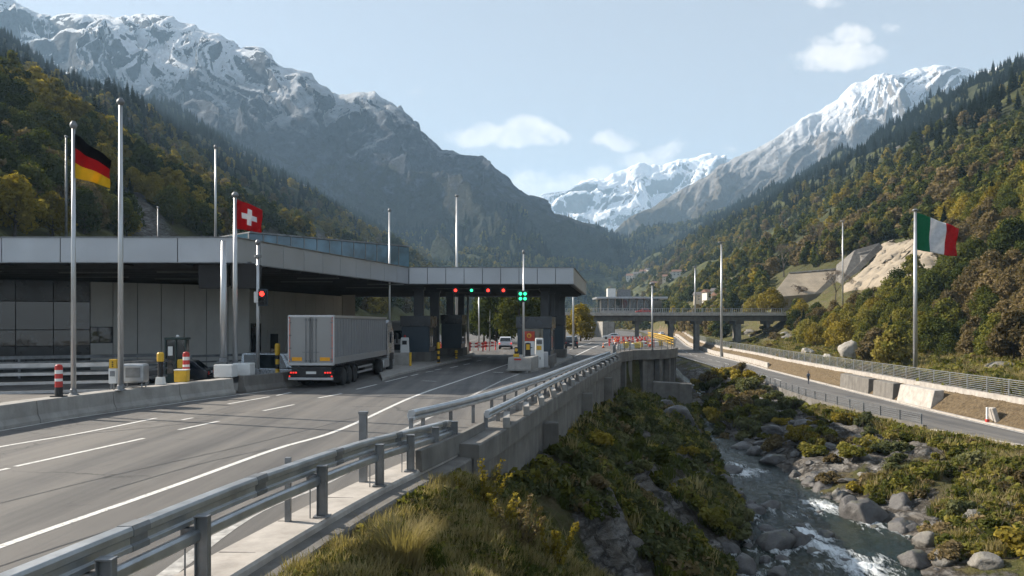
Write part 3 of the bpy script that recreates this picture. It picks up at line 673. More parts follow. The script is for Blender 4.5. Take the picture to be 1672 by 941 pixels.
# ------------------------------------------------------------------ canopy over the lanes
ZB, ZT = 7.03, 8.40
cano = empty('canopy', (0, 0, 0), label='long flat border crossing canopy clad in pale grey panels over the lanes', cat='canopy')
CP = [(-72.0, 45.0), (-15.6, 45.0), (-8.9, 68.8), (5.36, 69.0), (8.8, 94.0), (-72.0, 101.0)]
def inset(poly, d):
    out = []; n = len(poly)
    for i in range(n):
        p0, p1, p2 = Vector(poly[i - 1]), Vector(poly[i]), Vector(poly[(i + 1) % n]); a = (p1 - p0).normalized(); b = (p2 - p1).normalized()
        na = Vector((-a.y, a.x)); nb = Vector((-b.y, b.x)); m_ = (na + nb); m_ = m_ / (m_.length ** 2) * 2 * d; out.append((p1.x + m_.x, p1.y + m_.y))
    return out
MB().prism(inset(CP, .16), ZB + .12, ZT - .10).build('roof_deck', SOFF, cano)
fas = MB()
for i in range(5):
    a = Vector((*CP[i], 0)); b = Vector((*CP[(i + 1) % 6], 0)); L = (b - a).length; step = [3.35, 2.6, 1.62, 2.6, 5][i]; n = max(1, round(L / step)); d = (b - a) / n
    ang = math.atan2(d.y, d.x)
    for k in range(n):
        c = a + d * (k + .5); nrm = Vector((-math.sin(ang), math.cos(ang), 0)) * .06
        fas.box((c.x + nrm.x, c.y + nrm.y, (ZB + ZT) / 2), (d.length - .045, .06, ZT - ZB), ang)
fas.build('fascia', CLAD, cano, bevel=.006)
ed = MB()
for i in range(6):
    a, b = CP[i], CP[(i + 1) % 6]; ai, bi = inset(CP, .09)[i], inset(CP, .09)[(i + 1) % 6]
    ed.bar((ai[0], ai[1], ZT + .035), (bi[0], bi[1], ZT + .035), .26, .06); ed.bar((ai[0], ai[1], ZB - .03), (bi[0], bi[1], ZB - .03), .16, .05)
ed.build('roof_edging', GALV_D, cano)
sof = MB()
for y in np.arange(48, 99, 2.4):
    x1 = np.interp(y, [45, 68.8, 69, 94], [-15.6, -8.9, 5.36, 8.8]) - .6
    sof.bar((-70, y, ZB - .02), (x1, y, ZB - .02), .14, .26)
for x in np.arange(-66, 6, 3.6):
    y0 = np.interp(x, [-72, -15.6, -8.9, 5.4], [45.6, 45.6, 69.4, 69.6]); sof.bar((x, y0, ZB + .05), (x, 94 if x > 0 else 98, ZB + .05), .10, .14)
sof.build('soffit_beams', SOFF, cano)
for (x, y, l) in [(-34, 50, 4), (-27, 51, 4), (-20.5, 50.5, 4), (-20, 56, 4), (-14, 57.5, 3), (-16, 62, 4), (-24, 58, 4), (-10.5, 66, 3), (-13, 72, 4), (-5, 74, 4), (1, 76, 4), (-5, 84, 4), (-42, 52, 4), (-29, 56, 4)]:
    lt = MB().box((x, y, ZB - .20), (l, .18, .07)); lt.build('light_strip', L_WHT, cano)
COLM = pm('column_paint', (.07, .075, .085), .42, metal=.2, var=.12, scale=.8)
for (px, D, wd) in [(684, 74, .9), (710, 80, .9), (735, 85, .75), (753, 91, .7), (889, 76, .75), (902, 82, .42), (909.5, 86, .6), (918, 91, .6), (896, 90, .4)]:
    c = MB(); x = XD(px, D); c.box((x, D, ZB / 2), (wd, wd * .8, ZB)); c.box((x, D, ZB - .2), (wd + .25, wd + .1, .3)); c.box((x, D, .1), (wd + .2, wd + .1, .2)); c.build('column', COLM, cano, bevel=.02)
# ------------------------------------------------------------------ customs building under the canopy
bld = empty('customs_building', (0, 0, 0), label='long customs building under the canopy with dark glazed end and grey panel wall', cat='building')
def wall_run(a, b, z0, z1, n, mat, name, gap=.05, t=.16, split=None, mi=None):
    a = Vector((*a, 0)); b = Vector((*b, 0)); d = (b - a) / n; ang = math.atan2(d.y, d.x); w_ = MB()
    zs = [z0] + (split or []) + [z1]
    for k in range(n):
        c = a + d * (k + .5)
        for j in range(len(zs) - 1): w_.box((c.x, c.y, (zs[j] + zs[j + 1]) / 2), (d.length - gap, t, zs[j + 1] - zs[j] - gap), ang)
    o = w_.build(name, mat, bld, bevel=.008); return o
def backer(a, b, z0, z1, off=.14, mat=None):
    m_ = MB(); a = Vector((*a, 0)); b = Vector((*b, 0)); d = (b - a).normalized(); n_ = Vector((-d.y, d.x, 0)) * off
    m_.bar(a + n_ + Vector((0, 0, (z0 + z1) / 2)), b + n_ + Vector((0, 0, (z0 + z1) / 2)), .12, z1 - z0); return m_.build('wall', mat or SOFF, bld)
WA, WB_, WC, WD, WE, WF = (-62.0, 47.0), (-31.9, 60.2), (-22.3, 67.4), (-24.2, 73.0), (-19.6, 91.5), (-18.4, 93.0)
g1 = Vector(WA).lerp(Vector(WB_), .78)
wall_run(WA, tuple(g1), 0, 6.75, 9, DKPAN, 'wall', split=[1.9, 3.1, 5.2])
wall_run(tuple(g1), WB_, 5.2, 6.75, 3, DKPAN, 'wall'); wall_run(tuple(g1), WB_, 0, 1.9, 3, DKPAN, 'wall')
wg = wall_run(tuple(g1), WB_, 1.9, 5.2, 3, GLS, 'window', split=[3.1], t=.10)
backer(WA, WB_, 0, 6.8)
p1 = Vector(WB_).lerp(Vector(WC), .13)
wall_run(WB_, tuple(p1), 0, 2.1, 1, PANEL, 'wall'); wall_run(WB_, tuple(p1), 3.3, 6.75, 1, PANEL, 'wall'); wall_run(WB_, tuple(p1), 2.1, 3.3, 1, GLS, 'window', t=.08)
wall_run(tuple(p1), WC, 0, 6.75, 6, PANEL, 'wall', split=[3.9] if False else None)
backer(WB_, WC, 0, 6.8)
wall_run(WC, WD, 0, 6.75, 2, PANEL, 'wall'); backer(WC, WD, 0, 6.8)
wall_run(WD, WE, 0, 6.75, 9, PANEL, 'wall'); backer(WD, WE, 0, 6.8)
wall_run(WE, WF, 0, 7.0, 1, PANELW, 'wall', t=.3)
dv = (Vector(WE) - Vector(WD)).normalized(); nrm = Vector((dv.y, -dv.x))
for k, (s_, ht, wdt) in enumerate([(1.1, 3.6, 1.6), (4.2, 3.0, 2.2)]):
    c = Vector(WD) + dv * s_ + nrm * .12; ang = math.atan2(dv.y, dv.x)
    f = MB().box((c.x, c.y, ht / 2), (wdt, .10, ht), ang).build('door_frame', PANEL if k else DKPAN, bld)
    c2 = c + nrm * .07; MB().box((c2.x, c2.y, 1.45), (wdt * .62, .05, 2.3), ang).build('door', GLS, bld)
    f2 = c2 + nrm * .04 + dv * wdt * .22; hnd = MB().box((f2.x, f2.y, 1.2), (.05, .05, .5), ang).build('handle', GALV, bld)
# glass storey above the canopy
gb = empty('rooftop_glass_pavilion', (0, 0, 0), label='low blue glass pavilion on the canopy roof', cat='pavilion')
ga, gb_ = Vector((-21.0, 63.5)), Vector((-9.7, 75.0)); n = 13; d = (gb_ - ga) / n; ang = math.atan2(d.y, d.x); w_ = MB(); fr = MB()
for k in range(n):
    c = ga + d * (k + .5); w_.box((c.x, c.y, 9.6), (d.length - .08, .08, 2.3), ang)
    c = ga + d * k; fr.box((c.x, c.y, 9.62), (.07, .14, 2.4), ang)
w_.build('glazing', GLSB, gb); fr.bar((ga.x, ga.y, 10.85), (gb_.x, gb_.y, 10.85), .3, .12); fr.bar((ga.x, ga.y, 8.55), (gb_.x, gb_.y, 8.55), .2, .1)
fr.build('window_frame', GALV_D, gb)
nn_ = Vector((-d.y, d.x)).normalized() * 7
rp = [(ga.x, ga.y + .1), (gb_.x - .1, gb_.y), (gb_.x - .1 + nn_.x, gb_.y + nn_.y), (ga.x + nn_.x, ga.y + nn_.y)]
MB().prism(rp, 8.42, 10.8).build('walls', GLSB, gb); MB().prism(rp, 10.82, 10.92).build('roof', GALV_D, gb)

# ------------------------------------------------------------------ jersey barrier island at the left of the lanes
isl = spline([P(-330, 752)[:2], P(-150, 729)[:2], P(0, 703)[:2], P(140, 679)[:2], P(300, 656)[:2], P(398, 642.5)[:2]], 8)
def walk(path, step):
    """points every step metres along a plan path"""
    p = [Vector((a[0], a[1])) for a in path]; out = [p[0].copy()]; need = step
    for i in range(len(p) - 1):
        a, b = p[i], p[i + 1]; L = (b - a).length; s_ = 0
        while L - s_ >= need: s_ += need; out.append(a.lerp(b, s_ / L)); need = step
        need -= (L - s_)
    return out
JP = [(0.0, 0), (0, .12), (-.10, .30), (-.16, .80), (-.9, .80), (-.9, 0)]
wp = walk(isl, 4.0)
for i in range(len(wp) - 1):
    a, b = wp[i], wp[i + 1]; d = (b - a).normalized(); b2 = b - d * .03
    o = MB().sweep([(a.x, a.y, .0), ((a.x + b2.x) / 2, (a.y + b2.y) / 2, 0), (b2.x, b2.y, .0)], JP).build('concrete_barrier', CONC, bevel=.02)
    cpx = 836 + F * (a.x + b.x) / 2 / ((a.y + b.y) / 2); tag(o, 'grey concrete barrier unit ' + ('at the left edge of the photo' if cpx < 60 else 'under the first flagpole and the banded bollard' if cpx < 160 else 'under the tallest silver mast and the steel cabinet' if cpx < 250 else 'under the yellow bin and black bollard' if cpx < 340 else 'under the white footings of the posts'), 'barrier', 'concrete barrier units along the left of the road')
wp2 = walk(spline([P(400, 642)[:2], P(440, 637.5)[:2], P(470, 633.5)[:2], P(505, 627)[:2]], 6), 3.2)
for i in range(len(wp2) - 1):
    a, b = wp2[i], wp2[i + 1]; d = (b - a).normalized(); b2 = b - d * .04
    o = MB().sweep([(a.x, a.y, 0), (b2.x, b2.y, 0)], [(.1, 0), (.1, .12), (-.05, .35), (-.1, .86), (-.4, .86), (-.5, 0)]).build('concrete_barrier', CONC_D, bevel=.02)
    tag(o, ['first dark stained barrier unit, next to the white footings', 'second dark stained barrier unit, in front of the small silver van', 'last dark stained barrier unit, beside the tail of the lorry'][min(i, 2)], 'barrier', 'stained barrier units beside the lorry')
# paved island behind the barriers
ip = [(p.x - .55, p.y + .5) for p in wp] + [(p.x - .35, p.y + .35) for p in wp2[1:]]
m_ = MB().prism([(x, y) for x, y in ip] + [(x - 3.2, y + 2.2) for x, y in reversed(ip)], -.05, .10); tag(m_.build('pavement', CONC), kind='structure')
EDGE = [(xk(y), y) for y in (1,)]
def kx(y, off=0.0): return float(xk(y)) + off
# ------------------------------------------------------------------ kerb strip, retaining wall
ks = MB(); ks.sweep([(kx(y), y, 0) for y in np.arange(-20, 30, 1.0)], [(-.72, -.3), (-.72, .06), (.06, .07), (.10, .03), (.10, -.3)])
tag(ks.build('kerb', CONC_L), kind='structure')
kj = MB()
for y in np.arange(2.5, 24, 1.9): kj.box((kx(y, -.31), y, .0655), (.78, .018, .004), rz=-.05)
tag(kj.build('kerb_joints', BLK), kind='structure')
kl = MB(); kl.sweep([(kx(y), y, 0) for y in np.arange(-20, 23, 1.0)], [(.101, -.5), (.101, -.06), (.46, -.09), (.50, -.13), (.50, -.5)]); tag(kl.build('kerb', CONC_D), kind='structure')
rw = empty('retaining_wall', (0, 0, 0), label='stained concrete retaining wall carrying the road above the river bank', cat='retaining wall')
wy = np.arange(21.5, 76.5, 1.0)
MB().sweep([(kx(y), y, 0) for y in wy], [(.12, -8), (.12, -.10), (.55, -.10), (.55, -8)]).build('wall', CONC_D, rw)
MB().sweep([(kx(y), y, 0) for y in wy], [(-.42, -.25), (-.42, .24), (-.38, .28), (.66, .28), (.70, .24), (.70, -.35), (.56, -.45), (.5, -.45)]).build('coping', CONC_D, rw)
for y in (33.0, 47.0, 61.0):
    b = MB(); b.sideprism([(y - .32, -9), (y + .32, -9), (y + .32, -.55), (y - .32, -.55)], kx(y) + .5, kx(y) + 1.15); b.build('buttress', CONC_D, rw, bevel=.03)
jt = MB()
for y in np.arange(23, 76, 2.0): jt.box((kx(y) + .705, y, -.05), (.012, .05, .6))
jt.build('wall_joints', BLK, rw)
# concrete parapet blocks between the two rails
def on_edge(y, off): return (kx(y, off), y)
# ------------------------------------------------------------------ plaza deck past the wall
pl = empty('curved_viaduct', (0, 0, 0), label='curved concrete viaduct edge on tall piers beyond the retaining wall', cat='viaduct')
pe = [(kx(y), y) for y in (76, 80, 84, 88, 92, 95, 98)] + [(15.0, 100), (17.0, 101.3), (19.2, 103), (21.2, 106), (22.6, 110), (23.6, 115), (24.3, 121), (26.4, 135), (28.6, 150), (32.5, 180), (36, 210)]
pth = [(x, y, 0) for x, y in spline(pe, 5)]
MB().sweep(pth, [(-.5, .02), (-.5, .25), (.25, .25), (.25, -.95), (-.5, -.95)]).build('edge_beam', CONC_D, pl)
MB().sweep(pth, [(-.5, -.5), (-.5, -.42), (-7, -.42), (-7, -.5)]).build('deck_underside', CONC_D, pl)
pm_pts = walk([(x, y) for x, y, _ in pth], 3.0)
for i, p in enumerate(pm_pts[2:18]):
    q = pm_pts[i + 3] - p; ang = math.atan2(q.y, q.x); nx, ny = math.sin(ang), -math.cos(ang)
    c = (p.x - nx * .35, p.y - ny * .35)
    MB().box((c[0], c[1], -5.4), (.75, .7, 9.0), ang).build('pier', CONC_D, pl, bevel=.04)
bk = MB(); bk.sweep([(x, y, 0) for x, y, _ in pth[:90]], [(-.75, -.45), (-.75, -9), (-1.1, -9), (-1.1, -.45)]); bk.build('back_wall', CONC_D, pl)
deckm = MB(); 
# railing on the viaduct: posts and bars, one thing
def railing(name, label, path, z0, ht, nbars, pstep, mat, barh=.05, postw=.07, group=None, mesh=False, offp=0):
    e = empty(name, (0, 0, 0), label=label, cat='railing' if 'rail' in name else 'fence', group=group)
    pts = walk([(p[0], p[1]) for p in path], pstep); f = z0 if callable(z0) else (lambda y: z0)
    b = MB(); dense = walk([(p[0], p[1]) for p in path], min(pstep, 2.0)) + [Vector(path[-1][:2])]
    for k in range(nbars):
        hh = ht * (k + 1) / nbars if nbars < 9 else ht * (k + .4) / nbars
        th = barh if k < nbars - 1 else barh * 1.5
        b.sweep([(p.x, p.y, f(p.y) + hh) for p in dense], [(-th / 2, -th / 2), (-th / 2, th / 2), (th / 2, th / 2), (th / 2, -th / 2)])
    b.build('rails', mat, e)
    for p in pts[:100]: MB().box((p.x, p.y, f(p.y) + ht / 2), (postw, postw, ht + .04)).build('post', mat, e)
    return e
railing('viaduct_railing', 'grey barred railing round the curved viaduct edge', [(x - .1, y + .1) for x, y, _ in pth[:62]], .25, 1.15, 6, 1.9, GALV_D)
railing('yellow_railing', 'yellow guard railing on the far side of the curved viaduct', [(x - .1, y) for x, y, _ in pth[62:88]], .25, 1.2, 3, 3.0, YEL, barh=.09)

# ------------------------------------------------------------------ crash barriers beside the camera
W_PROF = [(0, .155), (.05, .15), (.085, .11), (.085, .06), (.03, .02), (.03, -.02), (.085, -.06), (.085, -.11), (.05, -.15), (0, -.155), (-.012, -.15), (.035, -.11), (.07, -.10), (.07, -.065), (.015, -.02), (.015, .02), (.07, .065), (.07, .10), (.035, .11), (-.012, .15)]
gr = empty('guardrail', (0, 0, 0), label='galvanised double beam guardrail on the pale kerb nearest the camera', cat='guardrail')
ny = [2.6, 4.6, 6.6, 8.5, 10.4, 12.3, 14.2, 15.55, 16.9, 18.6, 20.2, 21.7]
path = [(kx(y, -.36), y) for y in np.arange(1.0, 22.3, .7)]
MB().sweep([(x, y, float(np.interp(y, [12, 17, 22], [1.0, .90, .70]))) for x, y in path], [(-.09, -.14), (-.11, .10), (-.05, .15), (.13, .16), (.15, .12), (.15, .05), (.11, .03), (.11, -.05), (.14, -.07), (.14, -.13), (.06, -.16)]).build('upper_beam', GALV, gr, bevel=.006)
MB().sweep([(x + .22, y, float(np.interp(y, [12, 17, 22], [.74, .66, .52]))) for x, y in path], [(-.05, -.075), (-.05, .075), (.03, .085), (.06, .05), (.06, -.05), (.03, -.085)]).build('lower_beam', GALV, gr, bevel=.006)
for i, y in enumerate(ny):
    x = kx(y, -.05); h = float(np.interp(y, [12, 17, 22], [.93, .88, .78])); p = MB()
    if y in (14.2, 10.4, 8.5, 6.6, 16.9, 18.6, 20.2, 4.6, 2.6, 12.3, 21.7) and not (y == 12.3):
        p.box((x, y, h / 2 + .06), (.17, .015, h)); p.box((x - .08, y, h / 2 + .06), (.015, .13, h)); p.box((x + .08, y, h / 2 + .06), (.015, .13, h)); p.box((x, y, h + .07), (.19, .15, .02)); p.box((x, y, .085), (.28, .24, .025))
        p.box((x - .17, y, h - .14), (.2, .11, .12))
        o = p.build('post', GALV_D, gr, bevel=.004)
        if y in (14.2, 16.9, 18.6, 10.4): MB().tube([(x - .19, y - .1, .06), (x - .19, y - .1, h - .2)], .012, 6).build('brace_rod', GALV_D, gr)
for y in np.arange(3.4, 21.5, 3.0):
    zz_ = float(np.interp(y, [12, 17, 22], [1.0, .90, .70])); q = MB(); q.sweep([(kx(y + d_, -.36), y + d_, zz_) for d_ in (-.16, .16)], [(-.095, -.145), (-.115, .10), (-.055, .158), (.135, .168), (.158, .12), (.158, .045), (.115, .03), (.115, -.05), (.146, -.07), (.146, -.135), (.065, -.168)]); q.build('joint_sleeve', GALV_D, gr)
p = MB(); x = kx(17.4, -.62); p.box((x, 17.4, .80), (.17, .14, 1.5)); p.box((x, 17.4, 1.57), (.2, .17, .06)); p.build('post', GALV_D, gr, bevel=.01)
for y in (13.9, 19.8):
    x = kx(y, -.52); MB().box((x, y, .62), (.1, .1, 1.12)).build('post', GALV_D, gr, bevel=.008)
gr2 = empty('guardrail', (0, 0, 0), label='raised steel beam guardrail on posts starting with a square end beside the white line', cat='guardrail', group='guardrails on the retaining wall')
def off2(y): return float(np.interp(y, [23, 25, 30, 40, 76], [-2.0, -1.65, -1.05, -.62, -.45]))
yy = np.arange(23.6, 76, 1.2)
MB().sweep([(kx(y, off2(y)), y, .80) for y in yy], [(-.08, -.15), (-.13, 0), (-.08, .15), (.08, .17), (.16, .11), (.16, .04), (.09, .0), (.16, -.05), (.16, -.12), (.07, -.16)]).build('beam', GALV, gr2, bevel=.006)
for y in np.arange(24.3, 76, 2.0):
    x = kx(y, off2(y)); MB().box((x + .02, y, .42), (.12, .10, .98)).build('post', GALV_D, gr2, bevel=.006)
gr3 = empty('guardrail', (0, 0, 0), label='lower steel beam guardrail on the coping of the retaining wall', cat='guardrail', group='guardrails on the retaining wall')
MB().sweep([(kx(y, .12), y, .72) for y in np.arange(24.6, 76.5, 1.0)], [(-.05, -.10), (-.09, 0), (-.05, .12), (.05, .13), (.11, .08), (.11, .03), (.06, .0), (.11, -.04), (.11, -.09), (.05, -.12)]).build('beam', GALV, gr3, bevel=.006)
for y in np.arange(24.9, 76, 1.7): MB().box((kx(y, .02), y, .48), (.13, .12, .52)).build('post', GALV_D, gr3, bevel=.006)
for y in np.arange(25.6, 74, 3.4):
    o = MB().box((kx(y, .52), y, .44), (.22, 1.7, .34)).build('spacer_block', CONC, gr3, bevel=.02); o.rotation_euler = (0, 0, 0)
par = MB(); par.sweep([(kx(y, .02), y, 0) for y in np.arange(18.8, 24.6, .8)], [(-.05, .02), (-.05, .52), (.1, .52), (.14, .02)])
tag(par.build('parapet', CONC_D, bevel=.01), 'short low concrete parapet behind the guardrail end', 'parapet')

# ------------------------------------------------------------------ overpass
ov = empty('overpass', (0, 0, 0), label='grey concrete overpass bridge crossing the valley road on slim piers', cat='bridge')
OY = 230.0; ox0, ox1 = 9.0, 83.0
MB().sideprism([(OY - 5, 6.55), (OY + 5, 6.55), (OY + 5, 6.1), (OY + 3.6, 5.7), (OY + 3.4, 4.5), (OY - 3.4, 4.5), (OY - 3.6, 5.7), (OY - 5, 6.1)], ox0, ox1).build('deck', CONC_D, ov)
MB().sideprism([(OY - 5.15, 6.0), (OY - 5.15, 6.85), (OY - 4.8, 6.85), (OY - 4.8, 6.0)], ox0, ox1).build('edge_beam', CONC_L, ov)
for px, wd in [(1038, 1.0), (1093, 1.2), (1135, 1.3), (1201, 1.6), (1250, 1.0)]:
    x = XD(px, OY); zb = min(float(H(x, OY - 2.2)), float(H(x, OY + 2.2))) - 1
    for dy in (-2.2, 2.2): MB().box((x + (0.7 if dy > 0 else 0), OY + dy, (zb + 4.6) / 2), (wd, 1.3, 4.6 - zb)).build('pier', CONC_D, ov, bevel=.05)
    MB().sideprism([(OY - 3.4, 4.52), (OY + 3.4, 4.52), (OY + 2.9, 3.6), (OY - 2.9, 3.6)], x - wd * .6, x + wd * .6 + .6).build('pier_cap', CONC_D, ov)
ab = MB(); ab.prism([(XD(968, 226), 226), (XD(984, 220), 220), (XD(1003, 222), 222), (XD(1004, 236), 236), (XD(966, 236), 236)], -.5, 4.3); ab.build('abutment', CONC, ov)
rl = MB(); 
for z in (6.95, 8.0): rl.bar((ox0, OY - 4.95, z), (ox1, OY - 4.95, z), .08, .08)
for x in np.arange(ox0, ox1, .55): rl.box((x, OY - 4.95, 7.45), (.07, .05, 1.15))
for x in np.arange(ox0, ox1, 2.8): rl.box((x, OY - 4.95, 7.5), (.14, .12, 1.3))
rl.build('railing', GALV, ov)
# checkpoint hall on the overpass
kh = empty('checkpoint_hall', (0, 0, 0), label='glazed hall with a thin overhanging flat roof standing on the overpass', cat='hall')
hx0, hx1 = XD(976, 236), XD(1079, 236)
MB().prism([(hx0 - .8, 231.5), (hx1 + 1.2, 231.5), (hx1 + 2, 236), (hx1 + .5, 244), (hx0 - .8, 244)], 11.0, 11.55).build('roof', CLAD, kh, bevel=.08)
MB().prism([(hx0 + .6, 234), (hx1 - 1, 234), (hx1 - 1, 242), (hx0 + .6, 242)], 6.6, 11.0).build('wall', GLS, kh)
for x in np.linspace(hx0 + .6, hx1 - 1, 9): MB().box((x, 233.6, 8.8), (.35, .35, 4.4)).build('column', CONC_L, kh)
MB().box(((hx0 + hx1) / 2 - 2.5, 233.75, 7.1), (hx1 - hx0 - 6, .3, 1.0)).build('sill_wall', CONC_L, kh)
MB().box((XD(1068, 236), 233.6, 8.9), (3.6, .4, 3.2)).build('window', GLSG, kh)
MB().box((hx0 + 4.2, 238, 12.9), (2.4, 3, 2.6)).build('plant_room', WHT, kh); MB().box((hx0 + 8.0, 238.5, 12.8), (3.8, 3, 2.3)).build('cooling_unit', GALV_D, kh)

# ------------------------------------------------------------------ lower road: parapets, fences, embankment blocks
def zr2(y): return float(z2(y))
cp = MB(); cp.sweep([(float(rb(y)) + 2.95, y, zr2(y) + 2.0) for y in np.arange(40, 330, 2.0)], [(-.3, -.45), (-.3, .22), (.3, .26), (.3, -.45)])
tag(cp.build('coping_wall', CONC_L), 'long pale concrete coping along the top of the roadside embankment', 'coping')
kb = MB(); kb.sweep([(float(rb(y)) + .12, y, zr2(y)) for y in np.arange(40, 330, 2.0)], [(-.15, -.2), (-.15, .14), (.18, .14), (.18, -.2)]); tag(kb.build('kerb', CONC_L), kind='structure')
lp = MB(); lp.sweep([(float(ra(y)) - .3, y, zr2(y)) for y in np.arange(61.5, 128, 1.5)], [(-.15, -1.4), (-.15, .75), (.15, .75), (.15, -1.4)]); tag(lp.build('parapet_wall', CONC_D), 'brown stained low wall under the mesh fence on the river side of the lower road', 'wall')
lp = MB(); lp.sweep([(float(ra(y)) - .3, y, zr2(y)) for y in np.arange(50, 62, 1.5)], [(-.3, -1.6), (-.25, .55), (.2, .55), (.25, -1.6)]); tag(lp.build('parapet_wall', CONC_L), 'pale concrete wall end between bushes beside the lower road', 'wall')
rp_ = MB(); rp_.sweep([(float(rb(y)) + .75, y, zr2(y)) for y in np.arange(152, 330, 2.0)], [(-.18, -.3), (-.18, 1.15), (.18, 1.15), (.18, -.3)]); tag(rp_.build('parapet_wall', CONC_L), 'pale parapet wall along the far stretch of the lower road', 'wall')
railing('mesh_fence', 'dark wire mesh fence on the low wall on the river side of the lower road', [(float(ra(y)) - .3, y) for y in np.arange(62, 128, 2)], lambda y: zr2(y) + .75, .8, 5, 3.0, GALV_D, barh=.035, postw=.12)
railing('roadside_fence', 'long grey horizontal bar fence on the coping above the lower road', [(float(rb(y)) + 2.95, y) for y in np.arange(42, 255, 3.0)], lambda y: zr2(y) + 2.2, 1.45, 8, 3.6, GALV, barh=.05, postw=.09)
for (px, y0, y1, mt, lb, lean) in [(1385, 96.5, 108, CONC_D, 'long dark grey precast wall block against the roadside embankment', .1), (1450, 89, 95.8, CONC_D, 'dark grey precast wall block next to the whitewashed slab', .12), (1495, 79.5, 88.2, CONC_L, 'whitewashed leaning slab with faded marks on the roadside embankment', .45)]:
    b = MB(); q = [(float(rb(y)), y, zr2(y)) for y in np.arange(y0, y1 + .1, 1.2)]
    b.sweep(q, [(.35, -.2), (.35 + lean, 1.9), (1.3 + lean, 1.95), (1.6, -.2)]); tag(b.build('wall_block', mt, bevel=.06), lb, 'wall block')
b = MB().box((0, 0, .62), (1.5, .35, 1.25)); o = b.build('concrete_slab', CONC_L, bevel=.05); x, y = P(1640, 692, -5)[:2]; o.location = (float(rb(y)) + .8, y, -4.85); o.rotation_euler = (R(-14), R(4), R(75)); tag(o, 'small tilted pale concrete slab on the embankment near the marker post', 'slab')
mp_ = empty('marker_post', (0, 0, 0), label='white marker post with a red foot at the kerb of the lower road', cat='marker post'); x, y, z = P(1612, 692, -5); mp_.location = (float(rb(y)) + .1, y, -4.86)
MB().box((0, 0, .72), (.16, .16, 1.1)).build('post', WHT, mp_, bevel=.02); MB().box((0, 0, .12), (.24, .24, .26)).build('foot', RED, mp_, bevel=.02)

# concrete works on the hillside, placed on the slope itself
def slope_panel(pix, name, mat, label, cat, lift=.8, base=3.0, parent=None, d0=130):
    pts = []
    for (px, py, D) in pix: x, y, z = XZ(px, py, D); pts.append(Vector((x, y, z)))
    n_ = (pts[1] - pts[0]).cross(pts[2] - pts[0]).normalized(); n_ = n_ if n_.y < 0 else -n_
    m_ = MB(); N = len(pts); m_.add(pts + [p - n_ * base for p in pts], [tuple(range(N)), tuple(reversed(range(N, 2 * N)))] + [(i, (i + 1) % N, N + (i + 1) % N, N + i) for i in range(N)])
    o = m_.build(name, mat, parent, bevel=.1)
    if parent is None: tag(o, label, cat)
    return o
def dep(px, py):
    h = hit(px, py, 60); return h[1] if h else 300
hw = empty('hillside_wall', (0, 0, 0), label='sloping sprayed concrete wall with a dark stepped parapet on the right hillside', cat='retaining wall')
d1 = dep(1330, 470) - 6
slope_panel([(1258, 486, d1 - 8), (1288, 447, d1 + 4), (1330, 441, d1 + 2), (1371, 440, d1), (1369, 474, d1 - 6), (1330, 480, d1 - 8)], 'sprayed_face', SHOT, '', '', parent=hw, base=5)
slope_panel([(1371, 440.5, d1 - .5), (1402, 416, d1 - 4), (1442, 404, d1 - 2), (1418, 428, d1 - 10), (1379, 470, d1 - 14), (1370, 474, d1 - 6)], 'side_wall', CONC_D, '', '', parent=hw, base=2)
sa = [XZ(1368, 439, d1), XZ(1402, 414.5, d1 - 4), XZ(1444, 403, d1 - 2)]
m_ = MB(); m_.bar(sa[0], sa[1], .7, .45); m_.bar(sa[1], sa[2], .7, .45); m_.bar(XZ(1288, 446, d1 + 4), sa[0], .7, .4); m_.build('coping', CONC_L, hw)

def slope_patch(quad, nu, nv, name, mat, label, cat, lift, amp):
    """a rough sheet that follows the slope between four sighted corners, with its own thickness"""
    U, V = np.meshgrid(np.linspace(0, 1, nu), np.linspace(0, 1, nv)); q = np.array(quad, float)
    px = (q[0, 0] * (1 - U) + q[1, 0] * U) * (1 - V) + (q[3, 0] * (1 - U) + q[2, 0] * U) * V; py = (q[0, 1] * (1 - U) + q[1, 1] * U) * (1 - V) + (q[3, 1] * (1 - U) + q[2, 1] * U) * V
    pts = [hit(a, b_, 60) for a, b_ in zip(px.ravel(), py.ravel())]; A = np.array(pts).reshape(nv, nu, 3)
    k = np.ones(3) / 3
    for ax in (0, 1): A[..., 1] = np.apply_along_axis(lambda v: np.convolve(np.pad(v, 1, 'edge'), k, 'valid'), ax, A[..., 1])
    X_, Y_ = A[..., 0], A[..., 1]; edge = np.minimum(np.minimum(U, 1 - U), np.minimum(V, 1 - V)) * 8
    Z_ = H(X_, Y_, False) + lift * np.clip(edge, -1, 1) - .3 + amp * (ridged(X_ + Y_ * .6, Y_ * .5, 7, 5, 600) - .4) + amp * .6 * fbm(X_, Y_, 2.5, 4, 601)
    o = grid_mesh(name, X_, Y_, Z_, mat, True); s_ = o.modifiers.new('thick', 'SOLIDIFY'); s_.thickness = 1.0
    return tag(o, label, cat)
slope_patch([(1446, 403), (1548, 388), (1520, 452), (1378, 476)], 60, 34, 'cut_slope', SHOT, 'rough sandy cut slope beside the dark hillside parapet', 'cut slope', 1.6, .9)
